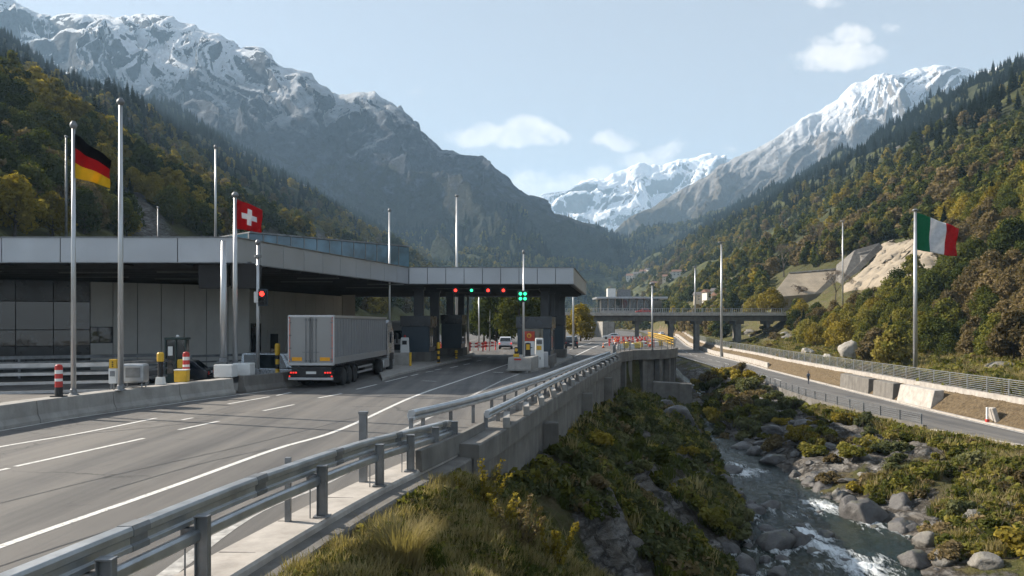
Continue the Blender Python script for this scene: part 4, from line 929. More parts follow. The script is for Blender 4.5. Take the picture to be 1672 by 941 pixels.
# ================================================================== POLES, FLAGS, SIGNALS
def pole(label, px, D, z0, z1, r=.09, head='ball', cat='pole', name='mast', x=None, mat=None):
    x = XD(px, D) if x is None else x
    e = empty(name, (x, D, z0), label=label, cat=cat); h = z1 - z0
    MB().tube([(0, 0, 0), (0, 0, h * .5), (0, 0, h)], [r * 1.15, r, r * .7], 12).build('shaft', mat or POLE, e, smooth=True)
    MB().lathe([(r * 2.2, 0), (r * 2.2, .03), (r * 1.5, .06), (r * 1.4, .22), (r * 1.1, .24)], n=14).build('base_plate', GALV_D, e)
    if head == 'ball': MB().lathe([(r * .6, h - .02), (r * 1.1, h + .02), (r * 1.4, h + .06), (r * 1.6, h + .12), (r * 1.3, h + .2), (r * .7, h + .29)], n=14).build('finial', GALV_D, e, smooth=True)
    if head == 'lamp':
        MB().lathe([(r * .8, h), (r * 3.2, h + .05), (r * 3.4, h + .16), (r * 1.2, h + .26)], n=14).build('lamp_head', GALV_D, e, smooth=True)
    if head == 'arm':
        MB().tube([(0, 0, h - .1), (-.3, 0, h + .25), (-1.2, 0, h + .4)], .05, 8).build('arm', POLE, e, smooth=True); MB().box((-1.5, 0, h + .4), (.8, .28, .12)).build('lamp_head', GALV_D, e, bevel=.03)
    return e
pA = pole('tall flagpole flying the black red and gold flag on the barrier island', 120, 30.5, .8, 11.0, .085, cat='flagpole', name='flagpole')
pB = pole('tallest bare silver mast with a ball top beside the steel cabinet', 197, 32.5, .8, 12.45, .10)
pC = pole('thick pale post on a white concrete footing beside the red flag pole', 365, 42.0, 1.5, 7.9, .17, head=None, cat='post', name='post')
pD = pole('flagpole flying the red flag with a white cross', 384, 42.6, 1.3, 10.3, .12, cat='flagpole', name='flagpole')
pE = pole('slim grey post carrying the single red traffic light and small white plate', 421, 44, .8, 7.9, .09, cat='signal post', name='signal_post')
MB().tube([(0, 0, 6.4), (0, 0, 6.55)], .2, 10).build('collar', GALV_D, pE)
pole('mast with a ball top rising from the canopy roof near its corner', 352, 58, 8.4, 16.3, .08)
h_ = float(H(XD(108, 112), 112)); pole('old mast on the left hillside behind the black red and gold flag', 108, 112, h_, 29.8, .16, mat=GALV_D)
h_ = float(H(XD(258, 120), 120)); pole('short thin mast on the left hillside behind the canopy', 258, 120, h_, 21.0, .12, mat=GALV_D)
pole('silver mast rising behind the lorry cab through the canopy edge', 636, 66.5, 0, 12.9, .09)
pole('tall mast behind the right part of the canopy', 746, 103, 0, 20.0, .17)
pole('slim post between the booths under the canopy', 764, 93, 0, 6.9, .16, head=None, cat='post', name='post')
pF = pole('signal post on the booth island carrying the twin green traffic light', 855, 57.5, 1.0, 8.6, .07, cat='signal post', name='signal_post')
pole('grey lamp post beside the road right of the canopy', 936, 112, 0, 11, .13, head='lamp', cat='lamp post', name='lamp_post')
pole('lamp post at the railing of the curved viaduct', 1065, 101.6, .2, 8.6, .11, head='lamp', cat='lamp post', name='lamp_post')
pole('lamp post standing on the overpass deck', 1135, 227, 6.5, 19.8, .22, head='lamp', cat='lamp post', name='lamp_post')
pole('tall lamp post beside the lower road in front of the overpass', 1178, 196, -4.6, 23.6, .27, head='lamp', cat='lamp post', name='lamp_post')
hh = hit(1376, 500, 60); pole('lamp post on the right hillside among the trees', 1376, hh[1], hh[2] - .5, CH + (530 - 362) / F * hh[1], .2, head='lamp', cat='lamp post', name='lamp_post')
pG = pole('tall flagpole flying the green white and red flag above the lower road', 1494.5, 95, -3.2, 17.0, .23, cat='flagpole', name='flagpole')
for (px, D, h, lb) in [(782, 128, 9, 'slim street lamp beyond the booths on the left of the lane'), (800, 150, 9, 'second street lamp farther beyond the booths')]:
    pole(lb, px, D, 0, h, .12, head='arm', cat='street lamp', name='street_lamp')
def flag(name, label, D, q, wave, cols, colour, nu=40, nv=26, seed=0):
    """q: photograph corners hoist-top, fly-top, fly-bottom, hoist-bottom"""
    c = [Vector(XZ(px, py, D)) for px, py in q]; vs = []; fs = []; ms = []
    for j in range(nv + 1):
        for i in range(nu + 1):
            u, v = i / nu, j / nv; top = c[0].lerp(c[1], u); bot = c[3].lerp(c[2], u); p = top.lerp(bot, v)
            ph = u * 9 + v * 2.4 + seed; p = p + Vector((.03 * math.sin(ph * 1.3), wave * (u ** .7) * (math.sin(ph) + .45 * math.sin(ph * 2.1 + 1 + v * 3)), wave * .35 * u * math.sin(ph * .8 + 2)))
            vs.append(p)
    for j in range(nv):
        for i in range(nu):
            a = j * (nu + 1) + i; fs.append((a, a + 1, a + nu + 2, a + nu + 1)); ms.append(colour((i + .5) / nu, (j + .5) / nv))
    m_ = MB(); m_.v = [tuple(v) for v in vs]; m_.f = fs; m_.m = ms
    o = m_.build(name, cols, smooth=True, fix=False); s_ = o.modifiers.new('cloth', 'SOLIDIFY'); s_.thickness = .008
    return tag(o, label, 'flag')
def cloth(name, col):
    m, t, b = newmat(name); pos = t.new('ShaderNodeNewGeometry').outputs['Position']; t.n.remove(b)
    d = t.new('ShaderNodeBsdfDiffuse'); tr = t.new('ShaderNodeBsdfTranslucent'); mx = t.new('ShaderNodeMixShader')
    c = t.mix(t.mapr(t.noise(pos, 3, 5), .3, .7), col, tuple(x * .8 for x in col)); t.put(d.inputs[0], c); t.put(tr.inputs[0], c); mx.inputs[0].default_value = .35
    t.put(d.inputs['Normal'], t.bump(t.noise(pos, 7, 3), .3, .05))
    t.l.new(d.outputs[0], mx.inputs[1]); t.l.new(tr.outputs[0], mx.inputs[2]); t.l.new(mx.outputs[0], t.n['Material Output'].inputs[0]); return m
FK, FR, FG, FW, FGR = cloth('flag_black', (.012, .012, .014)), cloth('flag_red', (.50, .022, .025)), cloth('flag_gold', (.80, .50, .03)), cloth('flag_white', (.78, .78, .80)), cloth('flag_green', (.02, .19, .085))
flag('flag', 'black red and gold striped flag drooping from the left flagpole', 30.5, [(121.5, 218), (181, 262), (180, 307), (121.5, 290)], .10, [FK, FR, FG], lambda u, v: min(2, int(v * 3)), nv=30)
flag('flag', 'square red flag with a white cross beside the canopy corner', 42.6, [(386.5, 325), (429, 343), (427, 380), (386.5, 374)], .10, [FR, FW], lambda u, v: 1 if ((abs(u - .5) < .31 and abs(v - .5) < .1) or (abs(v - .5) < .31 and abs(u - .5) < .1)) else 0, nu=40, nv=40, seed=2)
flag('flag', 'green white and red vertical striped flag above the right hillside', 95, [(1496.5, 347), (1567, 373), (1562, 420), (1496.5, 408)], .30, [FGR, FW, FR], lambda u, v: min(2, int(u * 3)), nu=42, seed=4)

def signal(name, label, loc, lit, n=2, s=1.0, double=False, group=None, hood=True):
    """lit: list of colours from the top lens down ('R','G',None)"""
    e = empty(name, loc, label=label, cat='traffic light', group=group); x, y, z = 0, 0, 0
    cols_ = 2 if double else 1; W_ = .36 * s * (2 if double else 1); Hh = .38 * s * n
    MB().box((0, 0, 0), (W_, .26 * s, Hh)).build('housing', BLK, e, bevel=.03)
    MB().box((0, .08 * s, 0), (W_ + .14 * s, .03, Hh + .14 * s)).build('backboard', BLUEG if not double else pm('signal_green_board', (.03, .09, .06), .5), e)
    for cx in range(cols_):
        for k in range(n):
            c = lit[cx * n + k]; ox = (cx - (cols_ - 1) / 2) * .36 * s; oz = (n - 1) / 2 * .38 * s - k * .38 * s
            m_ = {'R': L_RED, 'G': L_GRN, None: BLK}[c]
            ln = MB(); ln.lathe([(.115 * s, 0), (.13 * s, .02 * s), (.12 * s, .05 * s), (.06 * s, .075 * s)], n=14, axis='Y'); 
            o = ln.build('lens', m_, e, smooth=True); o.location = (ox, -.12 * s, oz); o.scale = (1, -1, 1)
            vz = MB()
            for a in range(-3, 4):
                t0, t1 = math.pi / 2 + a * .42 - .21, math.pi / 2 + a * .42 + .21; r = .155 * s
                vz.add([(ox + r * math.cos(t0), -.13 * s, oz + r * math.sin(t0)), (ox + r * math.cos(t1), -.13 * s, oz + r * math.sin(t1)), (ox + r * math.cos(t1), -.30 * s, oz + r * math.sin(t1)), (ox + r * math.cos(t0), -.30 * s, oz + r * math.sin(t0))], [(0, 1, 2, 3)])
            vz.build('visor', BLK, e)
    return e
signal('traffic_light', 'black traffic light showing red on the slim post near the lorry', (XD(429, 43.7), 43.7, CH + (530 - 486) / F * 43.7), ['R', None], s=1.05)
MB().box((XD(417, 43.7), 43.8, 5.0), (.22, .04, .6)).build('plate', WHT, None); bpy.data.objects['plate']['label'] = 'small white plate with dark marks on the slim signal post'; bpy.data.objects['plate']['category'] = 'plate'
for (px, c, lb) in [(744, 'R', 'leftmost of the three red lane lights under the canopy edge'), (770, 'G', 'the only green lane light hung under the canopy edge'), (797, 'R', 'middle red lane light, just right of the green one'), (822, 'R', 'red lane light nearest the twin green signal')]:
    signal('lane_light', lb, (XD(px, 69.6), 69.6, CH + (530 - 474.5) / F * 69.6), [c], n=1, s=1.0, group='lane lights hung under the canopy edge')
signal('traffic_light', 'twin column traffic light with green lenses on the booth island', (XD(853.5, 57.2), 57.2, CH + (530 - 484) / F * 57.2), ['G', 'G', 'G', 'G'], s=.92, double=True)
# dark display cabinets hung at the canopy corner
for (px, lb) in [(350, 'slanted black display cabinet hung at the canopy corner, left of the posts'), (402, 'slanted black display cabinet hung at the canopy corner, right of the posts')]:
    D = 46.2; e = empty('display_cabinet', (XD(px, D), D, 0), label=lb, cat='display')
    MB().sideprism([(-.5, 5.55), (.5, 5.7), (.6, 7.0), (-.6, 7.0)], -.72, .72).build('cabinet', BLK, e, bevel=.04)
    MB().box((0, .1, 6.98), (.5, .4, .3)).build('bracket', GALV_D, e)
# ================================================================== ISLAND FURNITURE
def bollard(name, label, x, y, z, kind, s=1.0):
    e = empty(name, (x, y, z), label=label, cat='bollard')
    if kind == 'redwhite':
        for k, (m_, a, b) in enumerate([(BLK, 0, .36), (RED, .36, .58), (WHT, .58, .68), (RED, .68, .86), (WHT, .86, 1.0), (RED, 1.0, 1.12)]):
            MB().lathe([(.135, a), (.135, b)], n=16).build(['foot', 'red_band', 'white_band', 'red_band', 'white_band', 'cap'][k], m_, e, smooth=False)
        MB().lathe([(.135, 1.12), (.10, 1.19), (.02, 1.21)], n=16).build('top', RED, e, smooth=True); MB().box((0, 0, .02), (.45, .4, .04)).build('base_plate', BLK, e)
    else:
        MB().box((0, 0, .17 if kind == 'yb' else .10), (.36, .36, .34 if kind == 'yb' else .2), taper=.85).build('foot', WHT if kind == 'yb' else YEL, e, bevel=.02)
        MB().lathe([(.115, .2), (.115, .95 * s)], n=14).build('shaft', BLK, e, smooth=False)
        if kind == 'stripe':
            for a in (.32, .62): MB().lathe([(.12, a * s), (.12, (a + .16) * s)], n=14).build('yellow_band', YEL, e)
        MB().lathe([(.14, .9 * s), (.15, .94 * s), (.15, 1.2 * s), (.11, 1.26 * s)], n=14).build('cap', YEL, e, smooth=False)
    e.scale = (s, s, s) if kind == 'redwhite' else (1, 1, 1)
    return e
def onI(px, py): return P(px, py, .8)
x, y, z = onI(96, 648); bollard('bollard', 'red and white banded bollard left of the black red and gold flagpole', x, y, z, 'redwhite')
x, y, z = onI(304, 622); bollard('bollard', 'red and white banded bollard beside the yellow bin', x, y, z, 'redwhite', 1.15)
x, y, z = onI(262, 628); bollard('bollard', 'black bollard with yellow cap and white block foot on the barrier', x, y, z, 'yb', 1.15)
x, y, z = P(274, 640, .1); bollard('bollard', 'black bollard with yellow cap behind the barrier next to the phone booth', x, y + 1.5, z, 'yb', 1.25)
for (px, py, lb) in [(453, 628, 'yellow and black striped bollard at the barrier end by the lorry'), (716, 596, 'yellow and black striped bollard at the corner of the first booth'), (745, 589, 'small yellow footed bollard between the booths')]:
    x, y, z = P(px, py, 0); bollard('bollard', lb, x, y, z, 'stripe', 1.9 if px == 453 else (1.55 if px == 716 else .8))
x, y, z = P(670, 601, 0); e = empty('safety_post', (x, y, 0), label='plain yellow post in front of the first booth', cat='post'); MB().tube([(0, 0, 0), (0, 0, 1.25)], .1, 10).build('shaft', YEL, e); MB().box((.1, 0, .06), (.7, .3, .12)).build('foot', YEL, e)
# steel cabinet on legs, meter box with yellow box
x, y, z = onI(215, 634); e = empty('steel_cabinet', (x, y, .8), .12, label='rounded steel cabinet on short legs beside the tall silver mast', cat='cabinet')
MB().box((0, .35, .62), (.98, .75, .80)).build('body', GALV, e, bevel=.09); MB().box((.06, -.035, .66), (.6, .03, .42)).build('door', GALV_D, e, bevel=.02)
for dx in (-.38, .38):
    MB().tube([(dx, .1, .25), (dx * 1.05, .05, .02), (dx * 1.05 + .1, .02, .01)], .03, 8).build('leg', GALV_D, e); MB().tube([(dx, .6, .25), (dx, .6, .0)], .03, 8).build('leg', GALV_D, e)
x, y, z = onI(186, 637); e = empty('meter_box', (x, y, .8), 0, label='white meter box on a short post left of the tall silver mast', cat='box')
MB().tube([(0, 0, 0), (0, 0, .3)], .03, 8).build('leg', GALV_D, e); MB().box((0, 0, .58), (.33, .25, .62)).build('body', WHT, e, bevel=.02); MB().box((0, -.13, .68), (.2, .02, .22)).build('dial', GALV_D, e); 
e2 = MB().box((x, y, .8 + 1.08), (.29, .22, .37)).build('warning_box', YEL, bevel=.01); tag(e2, 'yellow box with dark marks standing on the white meter box', 'box')
for dz in (.07, -.02, -.1): 
    q = MB().box((x, y - .115, 1.88 + dz), (.05, .01, .05)).build('mark', BLK, e2)
x, y, z = onI(297, 623.5); e = empty('yellow_bin', (x, y, .8), .05, label='square yellow bin with a pale rim on the barrier', cat='bin')
MB().box((0, 0, .27), (.56, .45, .54), taper=1.04).build('body', YEL, e, bevel=.02); MB().box((0, 0, .56), (.60, .49, .05)).build('rim', WHT, e, bevel=.01)
for (px, py, w_, lb) in [(357, 617, .95, 'white concrete footing under the thick pale post'), (387, 614, .95, 'white concrete footing under the red flag pole')]:
    x, y, z = onI(px, py); o = MB().box((x + .15, y + .6, 1.12), (w_, .9, .66)).build('footing', WHT, bevel=.05); tag(o, lb, 'footing')
# phone booth style kiosk
x, y = XD(290, 44), 44; e = empty('kiosk', (x, y, .1), .15, label='narrow dark green glass kiosk behind the barrier island', cat='kiosk')
GRN = pm('dark_green_paint', (.012, .035, .032), .35)
MB().box((0, 0, 2.62), (1.15, 1.0, .12)).build('roof', GRN, e, bevel=.02); MB().box((0, .05, 1.3), (1.0, .85, 2.5)).build('body', GLS, e)
for dx in (-.52, .02, .52): MB().box((dx, -.45, 1.3), (.07, .07, 2.6)).build('frame', GRN, e)
MB().box((-.26, -.47, 1.95), (.24, .02, .5)).build('notice', WHT, e); MB().box((0, -.44, .35), (1.05, .05, .7)).build('kick_panel', GRN, e); MB().lathe([(.08, 2.68), (.11, 2.74), (.04, 2.82)], n=10).build('finial', WHT, e)
# rail fences between the island and the building
def pline(a, b, n=12): return [(a[0] + (b[0] - a[0]) * i / n, a[1] + (b[1] - a[1]) * i / n) for i in range(n + 1)]
railing('rail_fence', 'four bar steel rail fence just behind the barrier island', pline((XD(-120, 35), 35), (XD(178, 37.5), 37.5)), 0, 1.62, 4, 2.6, GALV, barh=.12, postw=.1)
railing('rail_fence', 'steel rail fence continuing behind the steel cabinet to the kiosk', pline((XD(182, 38), 38), (XD(272, 42), 42)), 0, 1.6, 4, 2.6, GALV_D, barh=.11, postw=.1)
railing('rail_fence', 'dark low rail fence along the foot of the building wall', pline((XD(-60, 50), 50), (XD(262, 56), 56)), 0, 1.35, 4, 3.0, GALV_D, barh=.14, postw=.12)
railing('rail_fence', 'dark rail fence behind the parked car and van', pline((XD(312, 50), 50), (XD(470, 55), 55)), 0, 1.5, 4, 2.4, GALV_D, barh=.1, postw=.1)
# ================================================================== BOOTHS
def booth(label, x, y, w_, d, h, rz=0.0, plinth=.9, poster=False, win_front=False):
    e = empty('inspection_booth', (x, y, 0), rz, label=label, cat='booth', group='inspection booths under the canopy')
    MB().box((0, d / 2, plinth / 2 + .05), (w_ + .3, d + .3, plinth + .1)).build('plinth', CONC_D, e, bevel=.03)
    MB().box((0, d / 2, plinth + (h - plinth) / 2), (w_ - .12, d - .12, h - plinth)).build('body', BLUEG, e, bevel=.02)
    MB().box((0, d / 2, h + .35), (w_ + .15, d + .15, .95)).build('roof', DKPAN, e, bevel=.03)
    for (wx, wy, sx, sy) in [(w_ / 2 - .04, d * .30, .06, d * .44), (w_ / 2 - .04, d * .78, .06, d * .30), (-w_ / 2 + .04, d * .3, .06, d * .44)]:
        o = MB().box((wx, wy, plinth + (h - plinth) * .56), (sx, sy, (h - plinth) * .72)).build('window', GLSG, e); 
        f = MB(); zc, zh = plinth + (h - plinth) * .56, (h - plinth) * .36
        for k in (-1, 0, 1): f.box((wx, wy + k * sy / 2, zc), (.10, .08, zh * 2))
        for k in (-1, 1): f.box((wx, wy, zc + k * zh), (.10, sy, .08))
        f.build('frame', COLM, o)
    if win_front:
        o = MB().box((-.12, .03, plinth + (h - plinth) * .52), (w_ * .62, .05, (h - plinth) * .85)).build('window', GLSG, e)
    return e
booth('blue black booth nearest the lorry cab with a lit side window', XD(683.5, 72) - .3, 72, 2.6, 4.2, 3.45, -.05)
booth('narrow black booth behind the first one, between the columns', XD(737, 84), 84, 2.2, 4.0, 3.7, -.05)
b3 = booth('booth with the red and white poster on the right hand island', XD(872, 64.5), 64.5, 2.75, 4.6, 3.3, -.12, poster=True, win_front=True)
booth('last booth at the back of the right hand island', XD(906, 80), 80, 1.9, 4.0, 3.5, -.1)
po = empty('poster', (b3.location.x - .45, 64.40, 0), -.12, label='poster with a red upper half, yellow emblem and white lower half on the booth', cat='poster')
PRED = pm('poster_red', (.50, .06, .03), .5, var=.2, scale=3)
MB().box((0, 0, 2.55), (.98, .03, .78)).build('red_panel', PRED, po); MB().box((0, 0, 1.55), (.98, .03, 1.18)).build('white_panel', WHT, po)
MB().lathe([(.19, 0), (.19, .02)], c=(.05, -.04, 2.6), n=16, axis='Y').build('emblem', YEL, po); MB().lathe([(.10, 0), (.10, .02)], c=(.05, -.055, 2.58), n=12, axis='Y').build('emblem_centre', PRED, po)
mk = MB(); 
for (a, c_, w_, h_) in [(-.05, 1.98, .22, .1), (.1, 1.72, .10, .26), (-.12, 1.6, .08, .2), (.22, 1.62, .2, .06), (.0, 1.35, .34, .05), (.1, 1.2, .06, .24)]: mk.box((a, -.025, c_), (w_, .012, h_))
mk.build('figure_print', BLK, po)
# islands under the booths
def island(label, pts, h, mat, cat='island', name='traffic_island'):
    o = MB().prism(pts, -.05, h).build(name, mat, bevel=.04); return tag(o, kind='structure')
island('', [P(624, 622)[:2], P(652, 613)[:2], P(770, 586)[:2], (XD(772, 98), 98), (XD(690, 98), 98), (XD(640, 72), 72), (XD(615, 62), 62)], .17, CONC)
island('', [P(825, 608)[:2], P(862, 610)[:2], (XD(905, 66), 66), (XD(935, 82), 82), (XD(925, 96), 96), (XD(880, 96), 96), (XD(838, 66), 66)], .18, CONC)
o = MB().sideprism([(0, .15), (0, .30), (.35, 1.12), (6.0, 1.12), (6.0, .15)], -.85, .85).build('crash_block', CONC, bevel=.05); o.location = (XD(847.5, 57), 57.0, 0); o.rotation_euler = (0, 0, -.16); tag(o, 'grey concrete crash block at the nose of the right hand booth island', 'crash block')
o = MB().box((0, 0, .65), (1.5, 1.2, 1.0), taper=.92).build('concrete_planter', CONC, bevel=.05); o.location = (XD(655, 66), 66, 0); tag(o, 'grey concrete block on the booth island next to the lorry cab', 'block')
x, y = XD(661, 70.5), 70.5; e = empty('payment_terminal', (x, y, .15), 0, label='white payment terminal with red light in front of the first booth', cat='terminal')
MB().box((0, 0, 1.2), (.85, .5, 2.0), taper=.8).build('body', WHT, e, bevel=.06); MB().box((0, -.24, 1.75), (.4, .04, .35)).build('screen', BLK, e); MB().lathe([(.1, 2.2), (.1, 2.35), (.03, 2.42)], n=10).build('beacon', RED, e)
x, y = XD(880.5, 61.5), 61.5; e = empty('payment_terminal', (x, y, .15), 0, label='tall white payment pillar with yellow notice beside the crash block', cat='terminal')
MB().box((0, 0, 1.15), (.72, .6, 2.3), taper=.85).build('body', WHT, e, bevel=.08); MB().box((-.02, -.30, 1.55), (.36, .03, .32)).build('notice', YEL, e); MB().box((0, -.29, 2.0), (.4, .03, .3)).build('screen', GLS, e); MB().box((.05, -.30, .75), (.05, .03, .2)).build('slot', BLK, e)
o = MB().box((XD(889, 62.3), 62.3, .75), (.55, .8, 1.2)).build('side_cabinet', CLAD, bevel=.04); tag(o, 'pale low cabinet attached beside the tall payment pillar', 'cabinet')
x, y = XD(843, 58.2), 58.2; e = empty('warning_lamp', (x, y, 1.12), 0, label='yellow and black warning lamp on the crash block left of the signal post', cat='warning lamp')
MB().box((0, 0, .12), (.42, .3, .24)).build('foot', YEL, e, bevel=.02); MB().box((0, 0, .48), (.28, .2, .5)).build('body', BLK, e, bevel=.03); MB().lathe([(.12, 0), (.12, .04)], c=(0, -.14, .52), n=12, axis='Y').build('lens', YEL, e)
x, y = XD(862, 60), 60; e = empty('ticket_machine', (x, y, .9), 0, label='small dark ticket machine with yellow face right of the signal post', cat='ticket machine')
MB().box((0, 0, .6), (.42, .35, 1.2)).build('body', BLK, e, bevel=.03); MB().box((0, -.18, .9), (.26, .02, .4)).build('face', YEL, e)
o = MB().box((XD(845, 57.3), 56.92, 1.0), (.5, .04, .12)).build('reflector', RED); tag(o, 'red reflector strip on the front of the crash block', 'reflector')
x, y = XD(900, 70), 70; e = empty('safety_post', (x, y, .15), label='pale yellow bollard beside the poster booth', cat='bollard'); MB().tube([(0, 0, 0), (0, 0, 1.7)], .2, 12).build('shaft', pm('faded_yellow', (.48, .40, .22), .6), e); MB().lathe([(.22, 1.7), (.22, 1.85), (.1, 1.9)], n=12).build('cap', YEL, e)
# red and white barrier boards beyond the booths
def board(name, label, x, y, z, L, rz=0.0, group=None, legs=2):
    e = empty(name, (x, y, z), rz, label=label, cat='barrier board', group=group)
    for hz_ in (1.0, .6):
        b = MB(); n = max(2, int(L / .4))
        for k in range(n): b.box((-L / 2 + (k + .5) * L / n, 0, hz_), (L / n, .05, .22), mi=k % 2)
        b.build('board', [RED, WHT], e)
    for k in range(legs): MB().box((-L / 2 + .2 + k * (L - .4) / max(1, legs - 1), 0, .6), (.08, .3, 1.2)).build('leg', RED, e)
    return e
rr = random.Random(3)
for k, (px, D, L, lb) in enumerate([(778, 104, 2.2, 'leftmost red and white barrier board beyond the booths'), (790, 106, 1.9, 'second red and white barrier board beyond the booths'), (801, 109, 1.8, 'third red and white barrier board beyond the booths'), (727, 96, 1.6, 'red and white barrier board half hidden behind the first booth')]):
    board('barrier_board', lb, XD(px, D), D, 0, L, .3 * (k - 1), 'barrier boards beyond the booths')
for k in range(16):
    px = 1004 + (k % 8) * 9 + rr.uniform(-3, 3); D = 128 + (k // 8) * 22 + rr.uniform(-6, 8)
    if XD(px, D) < kx(D, -2.5): board('barrier_board', 'red and white barrier board in the jumble on the plaza behind the curved viaduct railing', XD(px, D), D, 0, rr.uniform(1.5, 2.6), rr.uniform(-.7, .7), 'barrier boards on the plaza')
def cone(x, y, z, label, group):
    e = empty('traffic_cone', (x, y, z), rr.uniform(0, 6), label=label, cat='traffic cone', group=group)
    MB().box((0, 0, .03), (.42, .42, .06)).build('base', BLK, e); MB().lathe([(.17, .05), (.135, .26), (.075, .55), (.03, .78)], n=12).build('body', ORG, e, smooth=True); MB().lathe([(.118, .35), (.085, .50)], n=12).build('white_band', WHT, e); return e
cn = cone(XD(985, 118), 118, 0, 'orange traffic cone standing among the barrier boards on the plaza', 'traffic cones on the plaza')
for k in range(14):
    D = rr.uniform(112, 160); px = rr.uniform(1000, 1075)
    if XD(px, D) < kx(D, -2): clone(cn, (XD(px, D), D, 0), rr.uniform(0, 6), 1.5)
YB = pm('site_yellow', (.62, .45, .08), .6, var=.2)
for k in range(12):
    px = 1012 + k * 6.5; D = 112 + (k % 3) * 5 + (14 if px > 1050 else 0); 
    if XD(px, D) > kx(D, -1.5): continue
    o = MB().box((0, 0, .4), (rr.uniform(.7, 1.3), .8, .8), taper=.8).build('plastic_block', YB if k % 3 else WHT, bevel=.08); o.location = (XD(px, D), D, 0); o.rotation_euler = (0, 0, rr.uniform(-.5, .5))
    tag(o, 'yellow plastic ballast block on the plaza by the viaduct railing' if k % 3 else 'white plastic ballast block on the plaza by the viaduct railing', 'ballast block', 'plastic ballast blocks on the plaza')
# ================================================================== VEHICLES
def wheel(parent, x, y, r, w_, side, name='wheel'):
    e = bpy.data.objects.new(name, None); C.objects.link(e); e.parent = parent; e.location = (x, y, r)
    MB().lathe([(r * .62, -w_ / 2), (r * .9, -w_ / 2), (r, -w_ * .36), (r, w_ * .36), (r * .9, w_ / 2), (r * .62, w_ / 2)], n=26, axis='X').build('tyre', RUB, e, smooth=True)
    MB().lathe([(r * .60, side * w_ * .30), (r * .56, side * w_ * .42), (r * .30, side * w_ * .18), (r * .26, side * w_ * .44), (r * .1, side * w_ * .46)], n=20, axis='X').build('rim', GALV, e, smooth=True)
    return e
def car(label, x, y, z, rz, paint, kind='suv', lights=False):
    e = empty('parked_car' if kind != 'van' else 'parked_van', (x, y, z), rz, label=label, cat='car' if kind != 'van' else 'van')
    if kind == 'suv': L, W_, body, cab = 4.6, 1.9, [(0, .35), (.05, .95), (.35, 1.08), (3.3, 1.05), (4.4, .9), (4.6, .6), (4.55, .32)], [(.12, 1.06), (.45, 1.68), (1.0, 1.76), (2.4, 1.72), (3.35, 1.06)]
    elif kind == 'car': L, W_, body, cab = 4.4, 1.8, [(0, .32), (.02, .8), (.25, .92), (3.2, .92), (4.25, .74), (4.4, .5), (4.35, .3)], [(.3, .92), (.85, 1.38), (1.4, 1.45), (2.2, 1.42), (3.1, .92)]
    else: L, W_, body, cab = 5.2, 2.0, [(0, .4), (0, 1.2), (.1, 1.25), (4.3, 1.2), (5.05, .95), (5.2, .4)], [(.02, 1.2), (.06, 2.3), (.3, 2.4), (3.4, 2.35), (4.3, 1.25)]
    MB().sideprism(body, -W_ / 2, W_ / 2).build('body', paint, e, bevel=.07)
    c = MB(); n = len(cab); tz = max(q[1] for q in cab); vs = []
    for sx in (-1, 1):
        for (yy_, zz_) in cab: vs.append((sx * (W_ / 2 - .04 - .16 * (zz_ - cab[0][1]) / (tz - cab[0][1])), yy_, zz_))
    c.add(vs, [tuple(range(n)), tuple(reversed(range(n, 2 * n)))] + [(i, n + i, n + (i + 1) % n, (i + 1) % n) for i in range(n)]); c.build('roof', paint, e, bevel=.05)
    b0, t0 = cab[0], cab[1]; zz0, zz1 = b0[1] + .08, t0[1] - .08
    def yb(z_): return b0[0] + (t0[0] - b0[0]) * (z_ - b0[1]) / (t0[1] - b0[1]) - .015
    MB().add; g_ = MB(); g_.add([(-W_ / 2 + .2, yb(zz0), zz0), (W_ / 2 - .2, yb(zz0), zz0), (W_ / 2 - .27, yb(zz1), zz1), (-W_ / 2 + .27, yb(zz1), zz1)], [(0, 1, 2, 3)]); g_.build('rear_window', GLS, e)
    f0, f1 = cab[-1], cab[-2]; g_ = MB(); a, b_ = .12, .9
    g_.add([(sx * (W_ / 2 - .22 - .1 * k), f0[0] + (f1[0] - f0[0]) * k + .02, f0[1] + (f1[1] - f0[1]) * k + .01) for k in (a, b_) for sx in (-1, 1)], [(0, 1, 3, 2)]); g_.build('windscreen', GLS, e)
    for sx in (-1, 1):
        ys0, ys1 = cab[0][0] + .35, cab[-1][0] - .45; zl, zh_ = cab[0][1] + .06, tz - .14; g_ = MB(); xo = lambda z_: sx * (W_ / 2 - .03 - .16 * (z_ - cab[0][1]) / (tz - cab[0][1]))
        g_.add([(xo(zl), ys0, zl), (xo(zl), ys1, zl), (xo(zh_), cab[-2][0] - .1, zh_), (xo(zh_), cab[1][0] + .2, zh_)], [(0, 1, 2, 3)]); g_.build('side_window', GLS, e)
        MB().box((sx * (W_ / 2 - .12), -.01, body[1][1] - .12), (.2, .05, .2)).build('tail_light', L_TAIL if lights else RED, e); MB().box((sx * (W_ / 2 - .28), L - .04, .7), (.36, .06, .16)).build('headlight', WHT, e)
        MB().box((sx * (W_ / 2 + .08), cab[-1][0] - .35, cab[0][1] + .12), (.16, .1, .13)).build('mirror', paint, e, bevel=.02)
        for yy_ in (.85, L - .85): wheel(e, sx * (W_ / 2 - .12), yy_, .35 if kind != 'car' else .32, .24, sx)
    MB().box((0, -.03, .42), (W_ - .1, .12, .28)).build('bumper', BLK, e, bevel=.03); MB().box((0, -.03, .72), (.5, .02, .12)).build('number_plate', WHT, e)
    return e
PW = pm('white_car_paint', (.62, .63, .65), .25, var=.03, coat=.5); PD = pm('dark_car_paint', (.03, .035, .045), .22, var=.05, coat=.6); PS = pm('silver_car_paint', (.36, .39, .42), .28, metal=.5, var=.03, coat=.4)
car('white off-roader seen from behind driving away beyond the booths', XD(825, 112), 112, 0, -.03, PW, 'suv', True)
